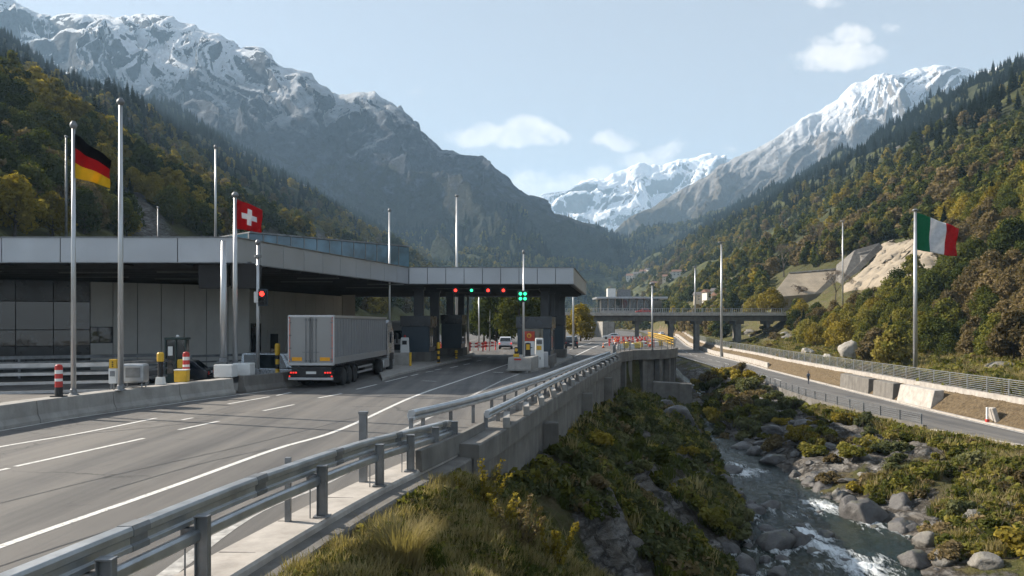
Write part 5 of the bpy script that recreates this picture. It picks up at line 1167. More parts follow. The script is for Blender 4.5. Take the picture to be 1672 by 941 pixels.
car('dark car parked at the roadside right of the canopy', XD(933, 116), 116, 0, -.1, PD, 'suv')
car('silver car facing the camera, parked far off under the overpass abutment', XD(1014, 190), 190, 0, 1.4, PW, 'car')
car('dark car parked behind the barrier island beside the kiosk', XD(345, 47), 47, 0, 1.75, PD, 'car')
car('small silver van half hidden behind the stained barrier units', XD(402, 49.5), 49.5, -.15, -1.75, PS, 'van').scale = (.8, .8, .8)
for (px, D, zz, pt, lb) in [(1100, 300, -2.2, PD, 'dark car far along the lower road'), (1086, 340, -1.1, PW, 'white car farthest along the lower road')]:
    car(lb, XD(px, D) - 1, D, zz, .1, pt, 'car')
car('dark red car crossing on the overpass in front of the hall', XD(1062, 229), 229, 6.6, 1.57, RED, 'car')
for (px, D, lb, pt) in [(690, 100, 'dark car waiting behind the first booth', PD), (708, 108, 'white van behind the first booth', PW)]:
    car(lb, XD(px, D), D, 0, .1, pt, 'van' if 'van' in lb else 'car')

# articulated lorry seen from behind
TR = pm('trailer_curtain', (.22, .225, .235), .5, var=.05, scale=.6, dirt=.2, dcol=(.17, .16, .15), streak=.18); TD = pm('trailer_door', (.31, .305, .295), .5, var=.04, scale=.5, dirt=.25, dcol=(.26, .24, .22), streak=.2)
CHS = pm('chassis_black', (.03, .03, .032), .6, var=.2, dirt=.3, dcol=(.07, .06, .05)); CABP = pm('cab_paint', (.30, .31, .32), .3, metal=.4, coat=.5, var=.04); ALU = pm('aluminium_rail', (.50, .51, .52), .38, metal=.7, var=.05)
lo = empty('articulated_lorry', (XD(508.5, 43.7), 43.7, 0), -.052, label='grey articulated lorry seen from behind heading for the booths', cat='lorry')
B0, B1 = 1.28, 4.0; hw_ = 1.275
MB().box((0, 6.8, (B0 + B1) / 2), (2.50, 13.5, B1 - B0 - .04)).build('trailer_body', TR, lo)
rb_ = MB()
for y in np.arange(.7, 13.4, .62): rb_.box((1.262, y, 2.72), (.018, .06, 2.2)); rb_.box((-1.262, y, 2.72), (.018, .06, 2.2))
rb_.build('curtain_straps', TR, lo)
MB().box((hw_, 6.8, B0 + .22), (.05, 13.5, .36)).build('side_rail', ALU, lo); MB().box((-hw_, 6.8, B0 + .22), (.05, 13.5, .36)).build('side_rail', ALU, lo)
MB().box((hw_, 6.8, B1 - .06), (.06, 13.6, .14)).build('top_rail', ALU, lo); MB().box((-hw_, 6.8, B1 - .06), (.06, 13.6, .14)).build('top_rail', ALU, lo)
bk_ = MB()
for y in np.arange(.5, 13.5, .42): bk_.box((hw_ + .01, y, B0 - .01), (.05, .2, .1))
bk_.build('curtain_buckles', CHS, lo)
fr_ = MB(); fr_.box((0, -.02, B1 - .05), (2.56, .14, .12)); fr_.box((0, -.02, B0 + .04), (2.56, .14, .14)); fr_.box((-1.24, -.02, 2.64), (.1, .14, 2.7)); fr_.box((1.24, -.02, 2.64), (.1, .14, 2.7)); fr_.build('rear_frame', ALU, lo, bevel=.01)
for s_ in (-1, 1):
    d_ = MB().box((s_ * .59, -.05, 2.63), (1.14, .07, 2.52)).build('door', TD, lo, bevel=.01)
    for k in (.08, .28):
        MB().tube([(s_ * k, -.12, 1.42), (s_ * k, -.12, 3.86)], .022, 8).build('lock_rod', GALV_D, d_)
        for z_ in (1.5, 3.75): MB().box((s_ * k, -.11, z_), (.1, .06, .08)).build('lock_bracket', GALV_D, d_)
        MB().box((s_ * (k + .08), -.13, 1.98), (.2, .03, .035)).build('handle', GALV_D, d_)
    for z_ in (1.6, 2.2, 2.9, 3.6): MB().box((s_ * 1.15, -.10, z_), (.12, .04, .06)).build('hinge', GALV_D, d_)
    MB().box((s_ * .78, -.095, 1.60), (.56, .02, .20)).build('warning_plate', pm('amber_plate', (.85, .38, .02), .4, var=.04), d_)
    MB().box((s_ * .95, -.10, .86), (.46, .08, .2)).build('lamp_housing', CHS, lo, bevel=.02)
    for k in (-.14, 0, .14): MB().lathe([(.05, 0), (.05, .03)], c=(s_ * .95 + k, -.17, .86), n=10, axis='Y').build('tail_light', L_TAIL, lo)
    MB().lathe([(.045, 0), (.045, .03)], c=(s_ * 1.17, -.17, .66), n=10, axis='Y').build('tail_light', L_TAIL, lo)
    MB().box((s_ * 1.2, -.1, 3.86), (.08, .04, .05)).build('marker_lamp', RED, lo)
MB().box((0, .1, .90), (2.2, .25, .55)).build('rear_underframe', CHS, lo); MB().box((0, -.12, .52), (2.5, .14, .14)).build('bumper', ALU, lo, bevel=.02); MB().box((0, -.06, .85), (.56, .03, .14)).build('number_plate', WHT, lo)
for s_ in (-1, 1): MB().box((s_ * .5, 6.6, 1.05), (.16, 13.0, .36)).build('chassis_beam', CHS, lo)
for (y0, y1) in [(5.5, 9.3)]:
    for z_ in (.55, .85): MB().box((1.2, (y0 + y1) / 2, z_), (.05, y1 - y0, .12)).build('side_guard', ALU, lo); MB().box((-1.2, (y0 + y1) / 2, z_), (.05, y1 - y0, .12)).build('side_guard', ALU, lo)
for s_ in (-1, 1):
    for y in (2.2, 3.5, 4.8):
        wheel(lo, s_ * 1.04, y, .5, .42, s_)
        fd = MB(); pts_ = [(y + .62 * math.cos(a), .5 + .62 * math.sin(a)) for a in np.linspace(.25, math.pi - .25, 9)]; pts2 = [(y + .66 * math.cos(a), .5 + .66 * math.sin(a)) for a in np.linspace(math.pi - .25, .25, 9)]
        fd.sideprism(pts_ + pts2, s_ * .82, s_ * 1.26).build('mudguard', CHS, lo)
    wheel(lo, s_ * 1.02, 12.1, .52, .5, s_); wheel(lo, s_ * 1.04, 15.7, .52, .36, s_)
for s_ in (-1, 1): MB().box((s_ * .98, 5.6, .42), (.5, .03, .5)).build('mudflap', RUB, lo); MB().box((s_ * .98, 1.42, .45), (.5, .03, .45)).build('mudflap', RUB, lo); MB().box((s_ * 1.18, -.10, 2.62), (.05, .012, 2.3)).build('reflective_tape', pm('reflective_tape', (.55, .12, .08), .4), lo)
MB().box((0, 13.2, .85), (1.0, 7.0, .3)).build('tractor_chassis', CHS, lo)
MB().box((1.0, 13.9, .72), (.5, 1.9, .62)).build('fuel_tank', ALU, lo, bevel=.1); MB().box((-1.0, 13.9, .72), (.5, 1.9, .62)).build('fuel_tank', ALU, lo, bevel=.1)
cb = MB().sideprism([(14.5, .95), (14.5, 3.55), (14.75, 3.85), (15.6, 3.80), (16.55, 2.9), (16.75, 1.9), (16.8, .55), (16.3, .45), (16.3, .95)], -1.22, 1.22).build('cab', CABP, lo, bevel=.09)
fa = MB(); fa.sideprism([(14.3, 1.3), (14.3, 3.6), (14.55, 3.6), (14.55, 1.3)], -1.24, -1.16); fa.sideprism([(14.1, 1.3), (14.1, 3.6), (14.55, 3.6), (14.55, 1.3)], 1.16, 1.24); fa.build('side_deflectors', CABP, lo)
g_ = MB(); g_.add([(1.225, 15.1, 2.15), (1.225, 16.35, 2.15), (1.225, 16.0, 2.95), (1.225, 15.1, 2.95)], [(0, 1, 2, 3)]); g_.build('side_window', GLS, lo)
g_ = MB(); g_.add([(-1.1, 16.78, 2.0), (1.1, 16.78, 2.0), (1.0, 16.5, 2.95), (-1.0, 16.5, 2.95)], [(0, 1, 2, 3)]); g_.build('windscreen', GLS, lo)
for s_ in (-1, 1): 
    mr = MB().box((s_ * 1.48, 16.45, 2.45), (.16, .24, .75)).build('mirror', BLK, lo, bevel=.04); MB().tube([(s_ * 1.2, 16.4, 2.75), (s_ * 1.48, 16.45, 2.8)], .03, 6).build('mirror_arm', BLK, mr)
MB().box((1.24, 15.7, 1.15), (.03, 1.2, .5)).build('wheel_arch', CHS, lo)
# white tractor unit facing the camera in the next lane
tw = empty('tractor_unit', (XD(651, 84), 84, 0), math.pi + .1, label='white lorry cab facing the camera behind the grey lorry', cat='lorry')
MB().sideprism([(-2.0, .6), (-2.0, 3.5), (-1.2, 3.7), (-.1, 2.9), (.1, 1.9), (.1, .5)], -1.2, 1.2).build('cab', PW, tw, bevel=.1)
g_ = MB(); g_.add([(-1.05, .13, 1.95), (1.05, .13, 1.95), (.95, -.06, 2.85), (-.95, -.06, 2.85)], [(0, 1, 2, 3)]); g_.build('windscreen', GLS, tw); MB().box((0, .12, 1.1), (2.0, .08, .6)).build('grille', BLK, tw)
for s_ in (-1, 1): MB().box((s_ * 1.4, -.2, 2.4), (.16, .24, .75)).build('mirror', WHT, tw, bevel=.04); wheel(tw, s_ * 1.02, -.9, .5, .34, s_); MB().box((s_ * .9, .13, .75), (.36, .06, .2)).build('headlight', WHT, tw)
MB().box((0, -6.5, 2.3), (2.5, 8.5, 3.2)).build('trailer_body', PW, tw)

# ================================================================== PERSON on the lower road
def person(x, y, z, rz, label):
    jts = {'pel': (0, 0, .95), 'waist': (0, .01, 1.1), 'chest': (0, .0, 1.32), 'neck': (0, 0, 1.50), 'hb': (0, -.02, 1.58), 'head': (0, -.03, 1.68), 'top': (0, -.02, 1.76),
         'shL': (-.18, 0, 1.43), 'shR': (.18, 0, 1.43), 'elL': (-.25, .08, 1.16), 'elR': (.25, -.02, 1.16), 'haL': (-.24, -.08, .93), 'haR': (.26, -.16, .95),
         'hiL': (-.10, 0, .90), 'hiR': (.10, 0, .90), 'knL': (-.11, -.14, .50), 'knR': (.11, .04, .50), 'anL': (-.11, -.16, .09), 'anR': (.11, .26, .12), 'toL': (-.12, -.34, .03), 'toR': (.12, .12, .03)}
    rad = dict(pel=.15, waist=.14, chest=.165, neck=.06, hb=.075, head=.095, top=.06, shL=.075, shR=.075, elL=.05, elR=.05, haL=.035, haR=.035, hiL=.10, hiR=.10, knL=.065, knR=.065, anL=.045, anR=.045, toL=.035, toR=.035)
    ed_ = [('pel', 'waist'), ('waist', 'chest'), ('chest', 'neck'), ('neck', 'hb'), ('hb', 'head'), ('head', 'top'), ('chest', 'shL'), ('chest', 'shR'), ('shL', 'elL'), ('shR', 'elR'), ('elL', 'haL'), ('elR', 'haR'), ('pel', 'hiL'), ('pel', 'hiR'), ('hiL', 'knL'), ('hiR', 'knR'), ('knL', 'anL'), ('knR', 'anR'), ('anL', 'toL'), ('anR', 'toR')]
    ks_ = list(jts); me = bpy.data.meshes.new('person'); me.from_pydata([jts[k] for k in ks_], [(ks_.index(a), ks_.index(b)) for a, b in ed_], [])
    o = bpy.data.objects.new('person', me); C.objects.link(o); o.location = (x, y, z); o.rotation_euler = (0, 0, rz)
    sk_ = o.modifiers.new('skin', 'SKIN'); o.modifiers.new('sub', 'SUBSURF').render_levels = 2
    for i, k in enumerate(ks_): v = me.skin_vertices[0].data[i]; v.radius = (rad[k], rad[k] * .8); v.use_root = (k == 'pel')
    me.materials.append(pm('dark_clothes', (.03, .035, .05), .8)); tag(o, label, 'person')
    MB().lathe([(.02, 1.60), (.10, 1.63), (.115, 1.70), (.09, 1.78), (.03, 1.81)], c=(0, .01, 0), n=14).build('hair', pm('dark_hair', (.03, .022, .018), .7), o, smooth=True)
    MB().box((0, -.10, 1.655), (.10, .05, .13)).build('face', pm('skin_tone', (.42, .25, .18), .6), o, bevel=.03); MB().box((0, .01, .73 + .6), (.38, .25, .36)).build('jacket', pm('grey_blue_jacket', (.09, .12, .17), .8), o, bevel=.08)
    return o
x, y, z = P(1320, 627.5, -4.95); person(x, y, z, .3, 'person in dark trousers and a grey blue jacket walking on the lower road')
# ================================================================== ROCKS
def rock_mat(name, a, b_, wet=False):
    m, t, b = newmat(name); tcn = t.new('ShaderNodeNewGeometry').outputs['Position']
    n = t.noise(tcn, 1.2, 8, .65); n2 = t.noise(tcn, 9, 7, .7); c = t.mix(t.mapr(n, .33, .67), a, b_); c = t.mix(t.mapr(n2, .5, .75, 0, .5), c, tuple(x * .45 for x in a))
    nz = t.sep(t.new('ShaderNodeNewGeometry').outputs['Normal'])[2]
    c = t.mix(t.math('MULTIPLY', t.mapr(nz, .5, .9), t.mapr(n, .52, .62, 0, .55)), c, (.10, .10, .045))
    t.put(b.inputs['Base Color'], c); b.inputs['Roughness'].default_value = .45 if wet else .88
    t.put(b.inputs['Normal'], t.bump(t.math('ADD', n2, n), .55, .12)); return m
RK_WET = rock_mat('wet_rock', (.052, .050, .050), (.105, .10, .098), True); RK_DRY = rock_mat('pale_rock', (.13, .125, .115), (.25, .235, .21)); RK_WHITE = rock_mat('white_rock', (.26, .24, .21), (.46, .43, .38))
import bmesh
def rock_mesh(seed, mat, sub=4, flat=.7):
    bm = bmesh.new(); bmesh.ops.create_icosphere(bm, subdivisions=sub, radius=1.0); r = random.Random(seed)
    cuts = [(Vector((r.uniform(-1, 1), r.uniform(-1, 1), r.uniform(-.6, 1))).normalized(), r.uniform(.55, .86)) for _ in range(15)]
    off = Vector((seed * 7.3, seed * 3.1, seed))
    for v in bm.verts:
        d = v.co.normalized(); k = 1.0
        for n, h in cuts:
            q = d.dot(n)
            if q > .05: k = min(k, h / q)
        k = k * .95 + .05
        k *= 1 + .07 * mnoise.fractal(d * 1.6 + off, 1, 2, 4) + .05 * mnoise.fractal(d * 6 + off, 1, 2, 3)
        v.co = d * k; v.co.z *= flat
    me = bpy.data.meshes.new('boulder'); bm.to_mesh(me); bm.free(); me.polygons.foreach_set('use_smooth', [True] * len(me.polygons)); me.materials.append(mat); return me
RW = [rock_mesh(s, RK_WET, flat=.72) for s in range(5)]; RD = [rock_mesh(s + 10, RK_DRY, flat=.75) for s in range(4)]; RWH = [rock_mesh(s + 20, RK_WHITE, flat=.8) for s in range(2)]
rr = random.Random(11)
def rock(name, me, x, y, z, sx, sy, sz, label, group=None):
    o = bpy.data.objects.new(name, me); C.objects.link(o); o.location = (x, y, z); o.scale = (sx, sy, sz); o.rotation_euler = (rr.uniform(-.25, .25), rr.uniform(-.25, .25), rr.uniform(0, 6.28))
    return tag(o, label, 'boulder', group)
for i, (x, y, z, wd, ht, tn) in enumerate(RIVER_B):
    s_ = wd * .56; hh_ = max(ht * .75, wd * .22)
    big = wd > 1.7
    rock('boulder', RW[i % 5], x, y + .25 * s_, z + .12 * hh_, s_, s_ * rr.uniform(.85, 1.1), hh_ * 1.3, 'large dark boulder at the right edge of the river' if (big and x > 17 and y > 40) else ('dark wet boulder standing in the river with white water round it' if wd > .9 else 'small wet stone breaking the river surface'),
         'large dark boulders at the right edge of the river' if (big and x > 17 and y > 40) else ('dark wet boulders in the river' if wd > .9 else 'small wet stones in the river'))
for (px, py, wp, hp, m_, lb) in [(1597, 856, 46, 40, RD[0], 'round pale boulder on the right bank, left of two smaller ones'), (1632, 862, 26, 30, RD[1], 'narrow pale boulder on the right bank between two larger ones'), (1662, 840, 40, 28, RD[2], 'pale boulder at the right edge of the photo on the bank'), (1519, 893, 46, 36, RD[3], 'grey boulder at the water corner of the right bank'),
    (1508, 925, 60, 40, RW[1], 'dark broad boulder low on the right bank by the bottom of the photo'), (1552, 918, 50, 34, RD[1], 'weathered boulder behind the dark broad one on the right bank'), (1618, 925, 60, 34, RD[0], 'half buried grey boulder near the bottom right corner'), (1592, 772, 60, 22, RD[2], 'flat pale rock ledge below the lower road'), (1560, 778, 30, 16, RD[3], 'small pale rock beside the flat ledge'),
    (1660, 765, 40, 24, RD[0], 'pale rock slab near the lower road end'), (1108, 690, 54, 46, RW[2], 'large shaded rock under the curved viaduct'), (1135, 712, 30, 26, RW[3], 'smaller shaded rock below the large one under the viaduct'), (1085, 672, 40, 34, RW[0], 'shaded rock against the viaduct foot'), (1215, 742, 60, 30, RW[4], 'shaded rock at the far bend of the river'), (1265, 757, 44, 26, RW[0], 'shaded rock on the right bank at the river bend'), (1235, 745, 36, 24, RW[2], 'dark rock between two others at the river bend'),
    (1650, 608, 60, 30, RD[2], 'pale rock outcrop behind the fence at the right edge')]:
    h = hit(px, py, 88 if 'fence' in lb or 'big white' in lb else 6)
    if h: 
        s_ = wp / F * h[1] * .55; rock('boulder', m_, h[0], h[1] + s_ * .4, h[2] + s_ * .15, s_, s_, hp / F * h[1] * .75, lb)
cnt_w = 0
for (px, D, z, a, b_, lb) in [(1385, 128, -1.0, 1.9, 3.0, 'white rock face behind the roadside fence on the hill'), (1352, 134, -2.0, 1.2, 1.0, 'smaller white rock left of the big white one behind the fence'), (1318, 150, -1.8, 1.6, 1.4, 'pale rock outcrop behind the fence near the overpass piers')]:
    rock('boulder', RWH[cnt_w % 2], XD(px, D), D, z, a, a * .8, b_, lb); cnt_w += 1
for k in range(34):
    h = hit(rr.uniform(1195, 1420), rr.uniform(655, 790)); s_ = rr.uniform(.35, 1.1)
    if h and float(xr(h[1])) + .5 < h[0] < float(ra(h[1])) - 2: rock('boulder', (RD + RW)[k % 9], h[0], h[1], h[2] + .05, s_ * 1.2, s_, s_ * rr.uniform(.5, .8), 'rough grey rock on the bare slope between the river bend and the lower road', 'rough rocks on the bare slope above the river bend')
for k in range(16):
    h = hit(rr.uniform(1215, 1300), rr.uniform(540, 592), 60); s_ = rr.uniform(.8, 2.6)
    if h and h[0] > float(rb(h[1])) + 6 + s_: rock('boulder', RD[k % 4], h[0], h[1], h[2], s_ * 1.2, s_, s_ * .7, 'pale rock on the slope under the right end of the overpass', 'pale rocks under the overpass end')
cnt = 0
while cnt < 110:
    y = rr.uniform(30, 78); side = rr.random()
    if side < .5: x = float(xl(y)) + rr.uniform(-2.2, .7)
    else: x = float(xr(y)) + rr.uniform(-.8, 2.6)
    s_ = rr.uniform(.15, .62) ** 1.2 * (1.0 if y > 40 else .9); z = float(H(x, y)); nm = 'bank_stone'
    lb = 'dark stone lying along the left edge of the river' if side < .5 else 'grey stone lying along the right edge of the river'
    tag(rock(nm, RW[cnt % 5] if (side < .5 or rr.random() < .8) else RD[cnt % 4], x, y, z + .1 * s_, s_, s_ * rr.uniform(.7, 1.2), s_ * rr.uniform(.6, .9), lb, 'stones along the left edge of the river' if side < .5 else 'stones along the right edge of the river'), cat='stone'); cnt += 1
o = MB().box((0, 0, 0), (4.6, 1.6, 3.2)).build('old_abutment', CONC_D, bevel=.12); h = hit(1100, 662); o.location = (h[0], h[1] + 1, h[2] + 1.0); o.rotation_euler = (0, .05, -.2); tag(o, 'old stained concrete block at the foot of the curved viaduct', 'concrete block')

# ================================================================== PLANTS
def leaf_mat(name, cols, trans=.3, world=False):
    """cols: (dark, mid, bright) real leaf colours, varied from plant to plant and within a plant"""
    m, t, b = newmat(name); t.n.remove(b)
    oi = t.new('ShaderNodeObjectInfo'); pos = t.new('ShaderNodeTexCoord').outputs['Object']; wp_ = t.new('ShaderNodeNewGeometry').outputs['Position']
    at = t.attr('tint').outputs['Fac']
    f = t.math('ADD', t.math('MULTIPLY', oi.outputs['Random'], .75), t.math('ADD', t.math('MULTIPLY', t.math('SUBTRACT', t.noise(wp_, .35, 3), .5), .7), t.math('MULTIPLY', t.math('SUBTRACT', at, .5), .7)))
    r_ = t.new('ShaderNodeValToRGB'); t.l.new(f, r_.inputs[0]); el = r_.color_ramp.elements
    for k, c in enumerate(cols):
        e = el[k] if k < 2 else el.new(.5)
    ps = np.linspace(.05, .95, len(cols))
    while len(el) > 1: el.remove(el[-1])
    el[0].position = ps[0]; el[0].color = (*cols[0], 1)
    for p_, c in zip(ps[1:], cols[1:]): e = el.new(p_); e.color = (*c, 1)
    d = t.new('ShaderNodeBsdfDiffuse'); tr = t.new('ShaderNodeBsdfTranslucent'); mx = t.new('ShaderNodeMixShader'); t.put(d.inputs[0], r_.outputs[0])
    t.put(tr.inputs[0], t.mix(1.0, r_.outputs[0], (1.5, 1.5, .8), 'MULTIPLY')); mx.inputs[0].default_value = trans
    t.l.new(d.outputs[0], mx.inputs[1]); t.l.new(tr.outputs[0], mx.inputs[2]); t.l.new(mx.outputs[0], t.n['Material Output'].inputs[0]); return m
LF_OLIVE = leaf_mat('olive_leaves', [(.052, .060, .017), (.115, .120, .030), (.19, .175, .046), (.25, .205, .062)])
LF_GREEN = leaf_mat('green_leaves', [(.034, .046, .016), (.064, .078, .024), (.105, .112, .034)])
LF_GOLD = leaf_mat('golden_leaves', [(.15, .12, .026), (.25, .20, .040), (.33, .26, .065)])
LF_BROWN = leaf_mat('brown_leaves', [(.10, .080, .045), (.16, .125, .070), (.22, .170, .095)])
LF_CON = leaf_mat('conifer_needles', [(.012, .020, .011), (.022, .032, .015), (.034, .042, .019)], .12)
LF_MIX = leaf_mat('autumn_wood_leaves', [(.036, .047, .018), (.076, .088, .028), (.135, .135, .042), (.17, .152, .048), (.22, .185, .065)])
LF_DARK = leaf_mat('bank_bush_leaves', [(.060, .068, .034), (.095, .105, .052), (.14, .145, .072), (.19, .18, .090)])
BARK = pm('bark', (.075, .060, .048), .95, var=.25, scale=3, bump=.5, bscale=12); TWIG = pm('bare_twigs', (.17, .135, .105), .95, var=.2, scale=2)
def leaf_mesh(name, centers, radii, n, size, seed, mat, flat=.8, out=.55, asp=.62, shell=.55):
    r = np.random.default_rng(seed); ce = np.array(centers, float); ra_ = np.array(radii, float); w_ = ra_ ** 2; w_ /= w_.sum(); k = r.choice(len(ce), n, p=w_)
    d = r.normal(size=(n, 3)); d /= np.linalg.norm(d, axis=1, keepdims=True); rad = ra_[k] * (shell + (1 - shell) * r.random(n) ** .5) * (1 + .12 * r.normal(size=n))
    p = ce[k] + d * rad[:, None] * np.array([1, 1, flat]); nrm = d * out + r.normal(size=(n, 3)) * .5 + np.array([0, 0, .25]); nrm /= np.linalg.norm(nrm, axis=1, keepdims=True)
    t1 = np.cross(nrm, r.normal(size=(n, 3))); t1 /= np.linalg.norm(t1, axis=1, keepdims=True) + 1e-9; t2 = np.cross(nrm, t1)
    s_ = size * (.6 + .8 * r.random(n))[:, None]; a = t1 * s_; b_ = t2 * s_ * asp; bend = nrm * s_ * .22
    V_ = np.stack([p - a - bend * .5, p - b_ * .9 + bend * .3, p + a - bend * .5, p + b_ + bend * .3], 1).reshape(-1, 3)
    me = bpy.data.meshes.new(name); me.vertices.add(len(V_)); me.vertices.foreach_set('co', V_.astype(np.float32).ravel()); me.loops.add(4 * n); me.loops.foreach_set('vertex_index', np.arange(4 * n, dtype=np.int32))
    me.polygons.add(n); me.polygons.foreach_set('loop_start', np.arange(0, 4 * n, 4, dtype=np.int32)); me.update(calc_edges=True)
    at = me.attributes.new('tint', 'FLOAT', 'POINT'); bt = r.random(len(ce))[k]; at.data.foreach_set('value', np.repeat((.6 * bt + .4 * r.random(n)).astype(np.float32), 4)); me.materials.append(mat); return me
def crown_blobs(seed, h, w_, nb=15, base=.32):
    r = random.Random(seed); ce, ra_ = [], []
    for i in range(nb):
        a = i * 2.399 + r.uniform(-.4, .4); v = (i + .5) / nb; zz = base + (1 - base) * v; env = math.sin(min(1, (1.06 - v) * 1.25) * math.pi / 2) * (0.62 + .38 * math.sin(min(1, v * 3) * math.pi / 2))
        rad = r.uniform(.16, .25) * w_; q = max(0, env * w_ * .5 - rad * .55) * r.uniform(.75, 1.1)
        ce.append((q * math.cos(a), q * math.sin(a), zz * h - rad * .7)); ra_.append(rad)
    return ce, ra_
def trunk_mb(seed, h, w_, ce):
    r = random.Random(seed); m_ = MB(); top = (r.uniform(-.2, .2), r.uniform(-.2, .2), h * .72)
    m_.tube([(0, 0, -.8), (.05, 0, h * .2), (r.uniform(-.15, .15), r.uniform(-.15, .15), h * .45), top], [h * .024, h * .019, h * .014, h * .005], 7)
    for c in ce[::2]:
        z0 = min(h * .6, max(h * .18, c[2] * .6)); m_.tube([(0, 0, z0), (c[0] * .5, c[1] * .5, z0 + (c[2] - z0) * .55), c], [h * .009, h * .006, h * .002], 5, cap=False)
    return m_
def make_tree(kind, mat, h, w_, seed, n=2400, size=.26, label='', group=''):
    e = empty(kind, (0, 0, -500), label=label, cat='tree', group=group); ce, ra_ = crown_blobs(seed, h, w_)
    trunk_mb(seed, h, w_, ce).build('trunk', BARK, e, smooth=True); me = leaf_mesh('crown', ce, ra_, n, size, seed, mat); o = bpy.data.objects.new('crown', me); C.objects.link(o); o.parent = e; return e
def conifer_mesh(name, h, seed, tiers, per, mat, wid=.19, seg=1):
    r = np.random.default_rng(seed); V_ = []; F_ = []
    for i in range(tiers):
        f = (i + .3) / tiers; z = h * (.10 + .90 * f); L = h * wid * (1 - f) ** .85 * r.uniform(.85, 1.12) + h * .012
        for k in range(per):
            a = 2 * math.pi * (k + r.random()) / per; Lk = L * r.uniform(.75, 1.12); dr = Lk * r.uniform(.30, .5); wd_ = Lk * .34 + .03 * h / tiers; zz = z + r.uniform(-.4, .4) * h / tiers
            ca, sa = math.cos(a), math.sin(a)
            for sgn in (-1, 1):
                b = len(V_); V_ += [(ca * .05 * L, sa * .05 * L, zz), (ca * Lk * .55 - sa * wd_ * sgn, sa * Lk * .55 + ca * wd_ * sgn, zz - dr * .8 - wd_ * .35), (ca * Lk, sa * Lk, zz - dr), (ca * Lk * .5, sa * Lk * .5, zz - dr * .25)]; F_.append((b, b + 1, b + 2, b + 3))
    me = bpy.data.meshes.new(name); me.from_pydata(V_, [], F_); me.materials.append(mat); return me
def bare_tree(label, h, seed, group=None):
    e = empty('bare_tree', (0, 0, -500), label=label, cat='tree', group=group); r = random.Random(seed); m_ = MB(); tips = []
    def br(p, d, L, rad, lv):
        q = p + d * L * .5 + Vector((r.uniform(-.05, .05), r.uniform(-.05, .05), 0)) * L; e_ = q + (d + Vector((r.uniform(-.2, .2), r.uniform(-.2, .2), .12))).normalized() * L * .5
        m_.tube([p, q, e_], [rad, rad * .75, rad * .5], 5 if lv < 2 else 3, cap=False)
        if lv >= 5: tips.append(e_); return
        for k in range(3 if lv < 3 else 3):
            a = r.uniform(0, 6.28); s_ = r.uniform(.35, .75); o_ = d.orthogonal().normalized(); o2 = d.cross(o_); nd = (d + (o_ * math.cos(a) + o2 * math.sin(a)) * s_ + Vector((0, 0, .1))).normalized()
            br(e_ if k else q.lerp(e_, .8), nd, L * r.uniform(.62, .8), rad * .55, lv + 1)
    br(Vector((0, 0, -.5)), Vector((0, 0, 1)), h * .33, h * .022, 0)
    m_.build('trunk', BARK, e); me = leaf_mesh('crown', [tuple(t_) for t_ in tips], [h * .045] * len(tips), 3000, .20, seed, TWIG, asp=.10, shell=.1); o = bpy.data.objects.new('crown', me); C.objects.link(o); o.parent = e; return e
def bush_mesh(seed, mat, n=1500, size=.075, flat=.8):
    r = random.Random(seed); ce, ra_ = [], []
    for i in range(10): a = r.uniform(0, 6.28); q = r.uniform(.1, .72); ce.append((q * math.cos(a), q * math.sin(a), r.uniform(.22, .80) * (1.12 - q * .7))); ra_.append(r.uniform(.18, .33))
    me = leaf_mesh('bush_leaves', ce, ra_, n, size, seed, mat, flat=flat, shell=.35); return me
def stems_mb(seed):
    r = random.Random(seed); m_ = MB()
    for i in range(9): a = r.uniform(0, 6.28); q = r.uniform(.2, .8); m_.tube([(0, 0, -.2), (q * .4 * math.cos(a), q * .4 * math.sin(a), .35), (q * math.cos(a), q * math.sin(a), r.uniform(.6, 1.05))], [.022, .015, .005], 4, cap=False)
    return m_

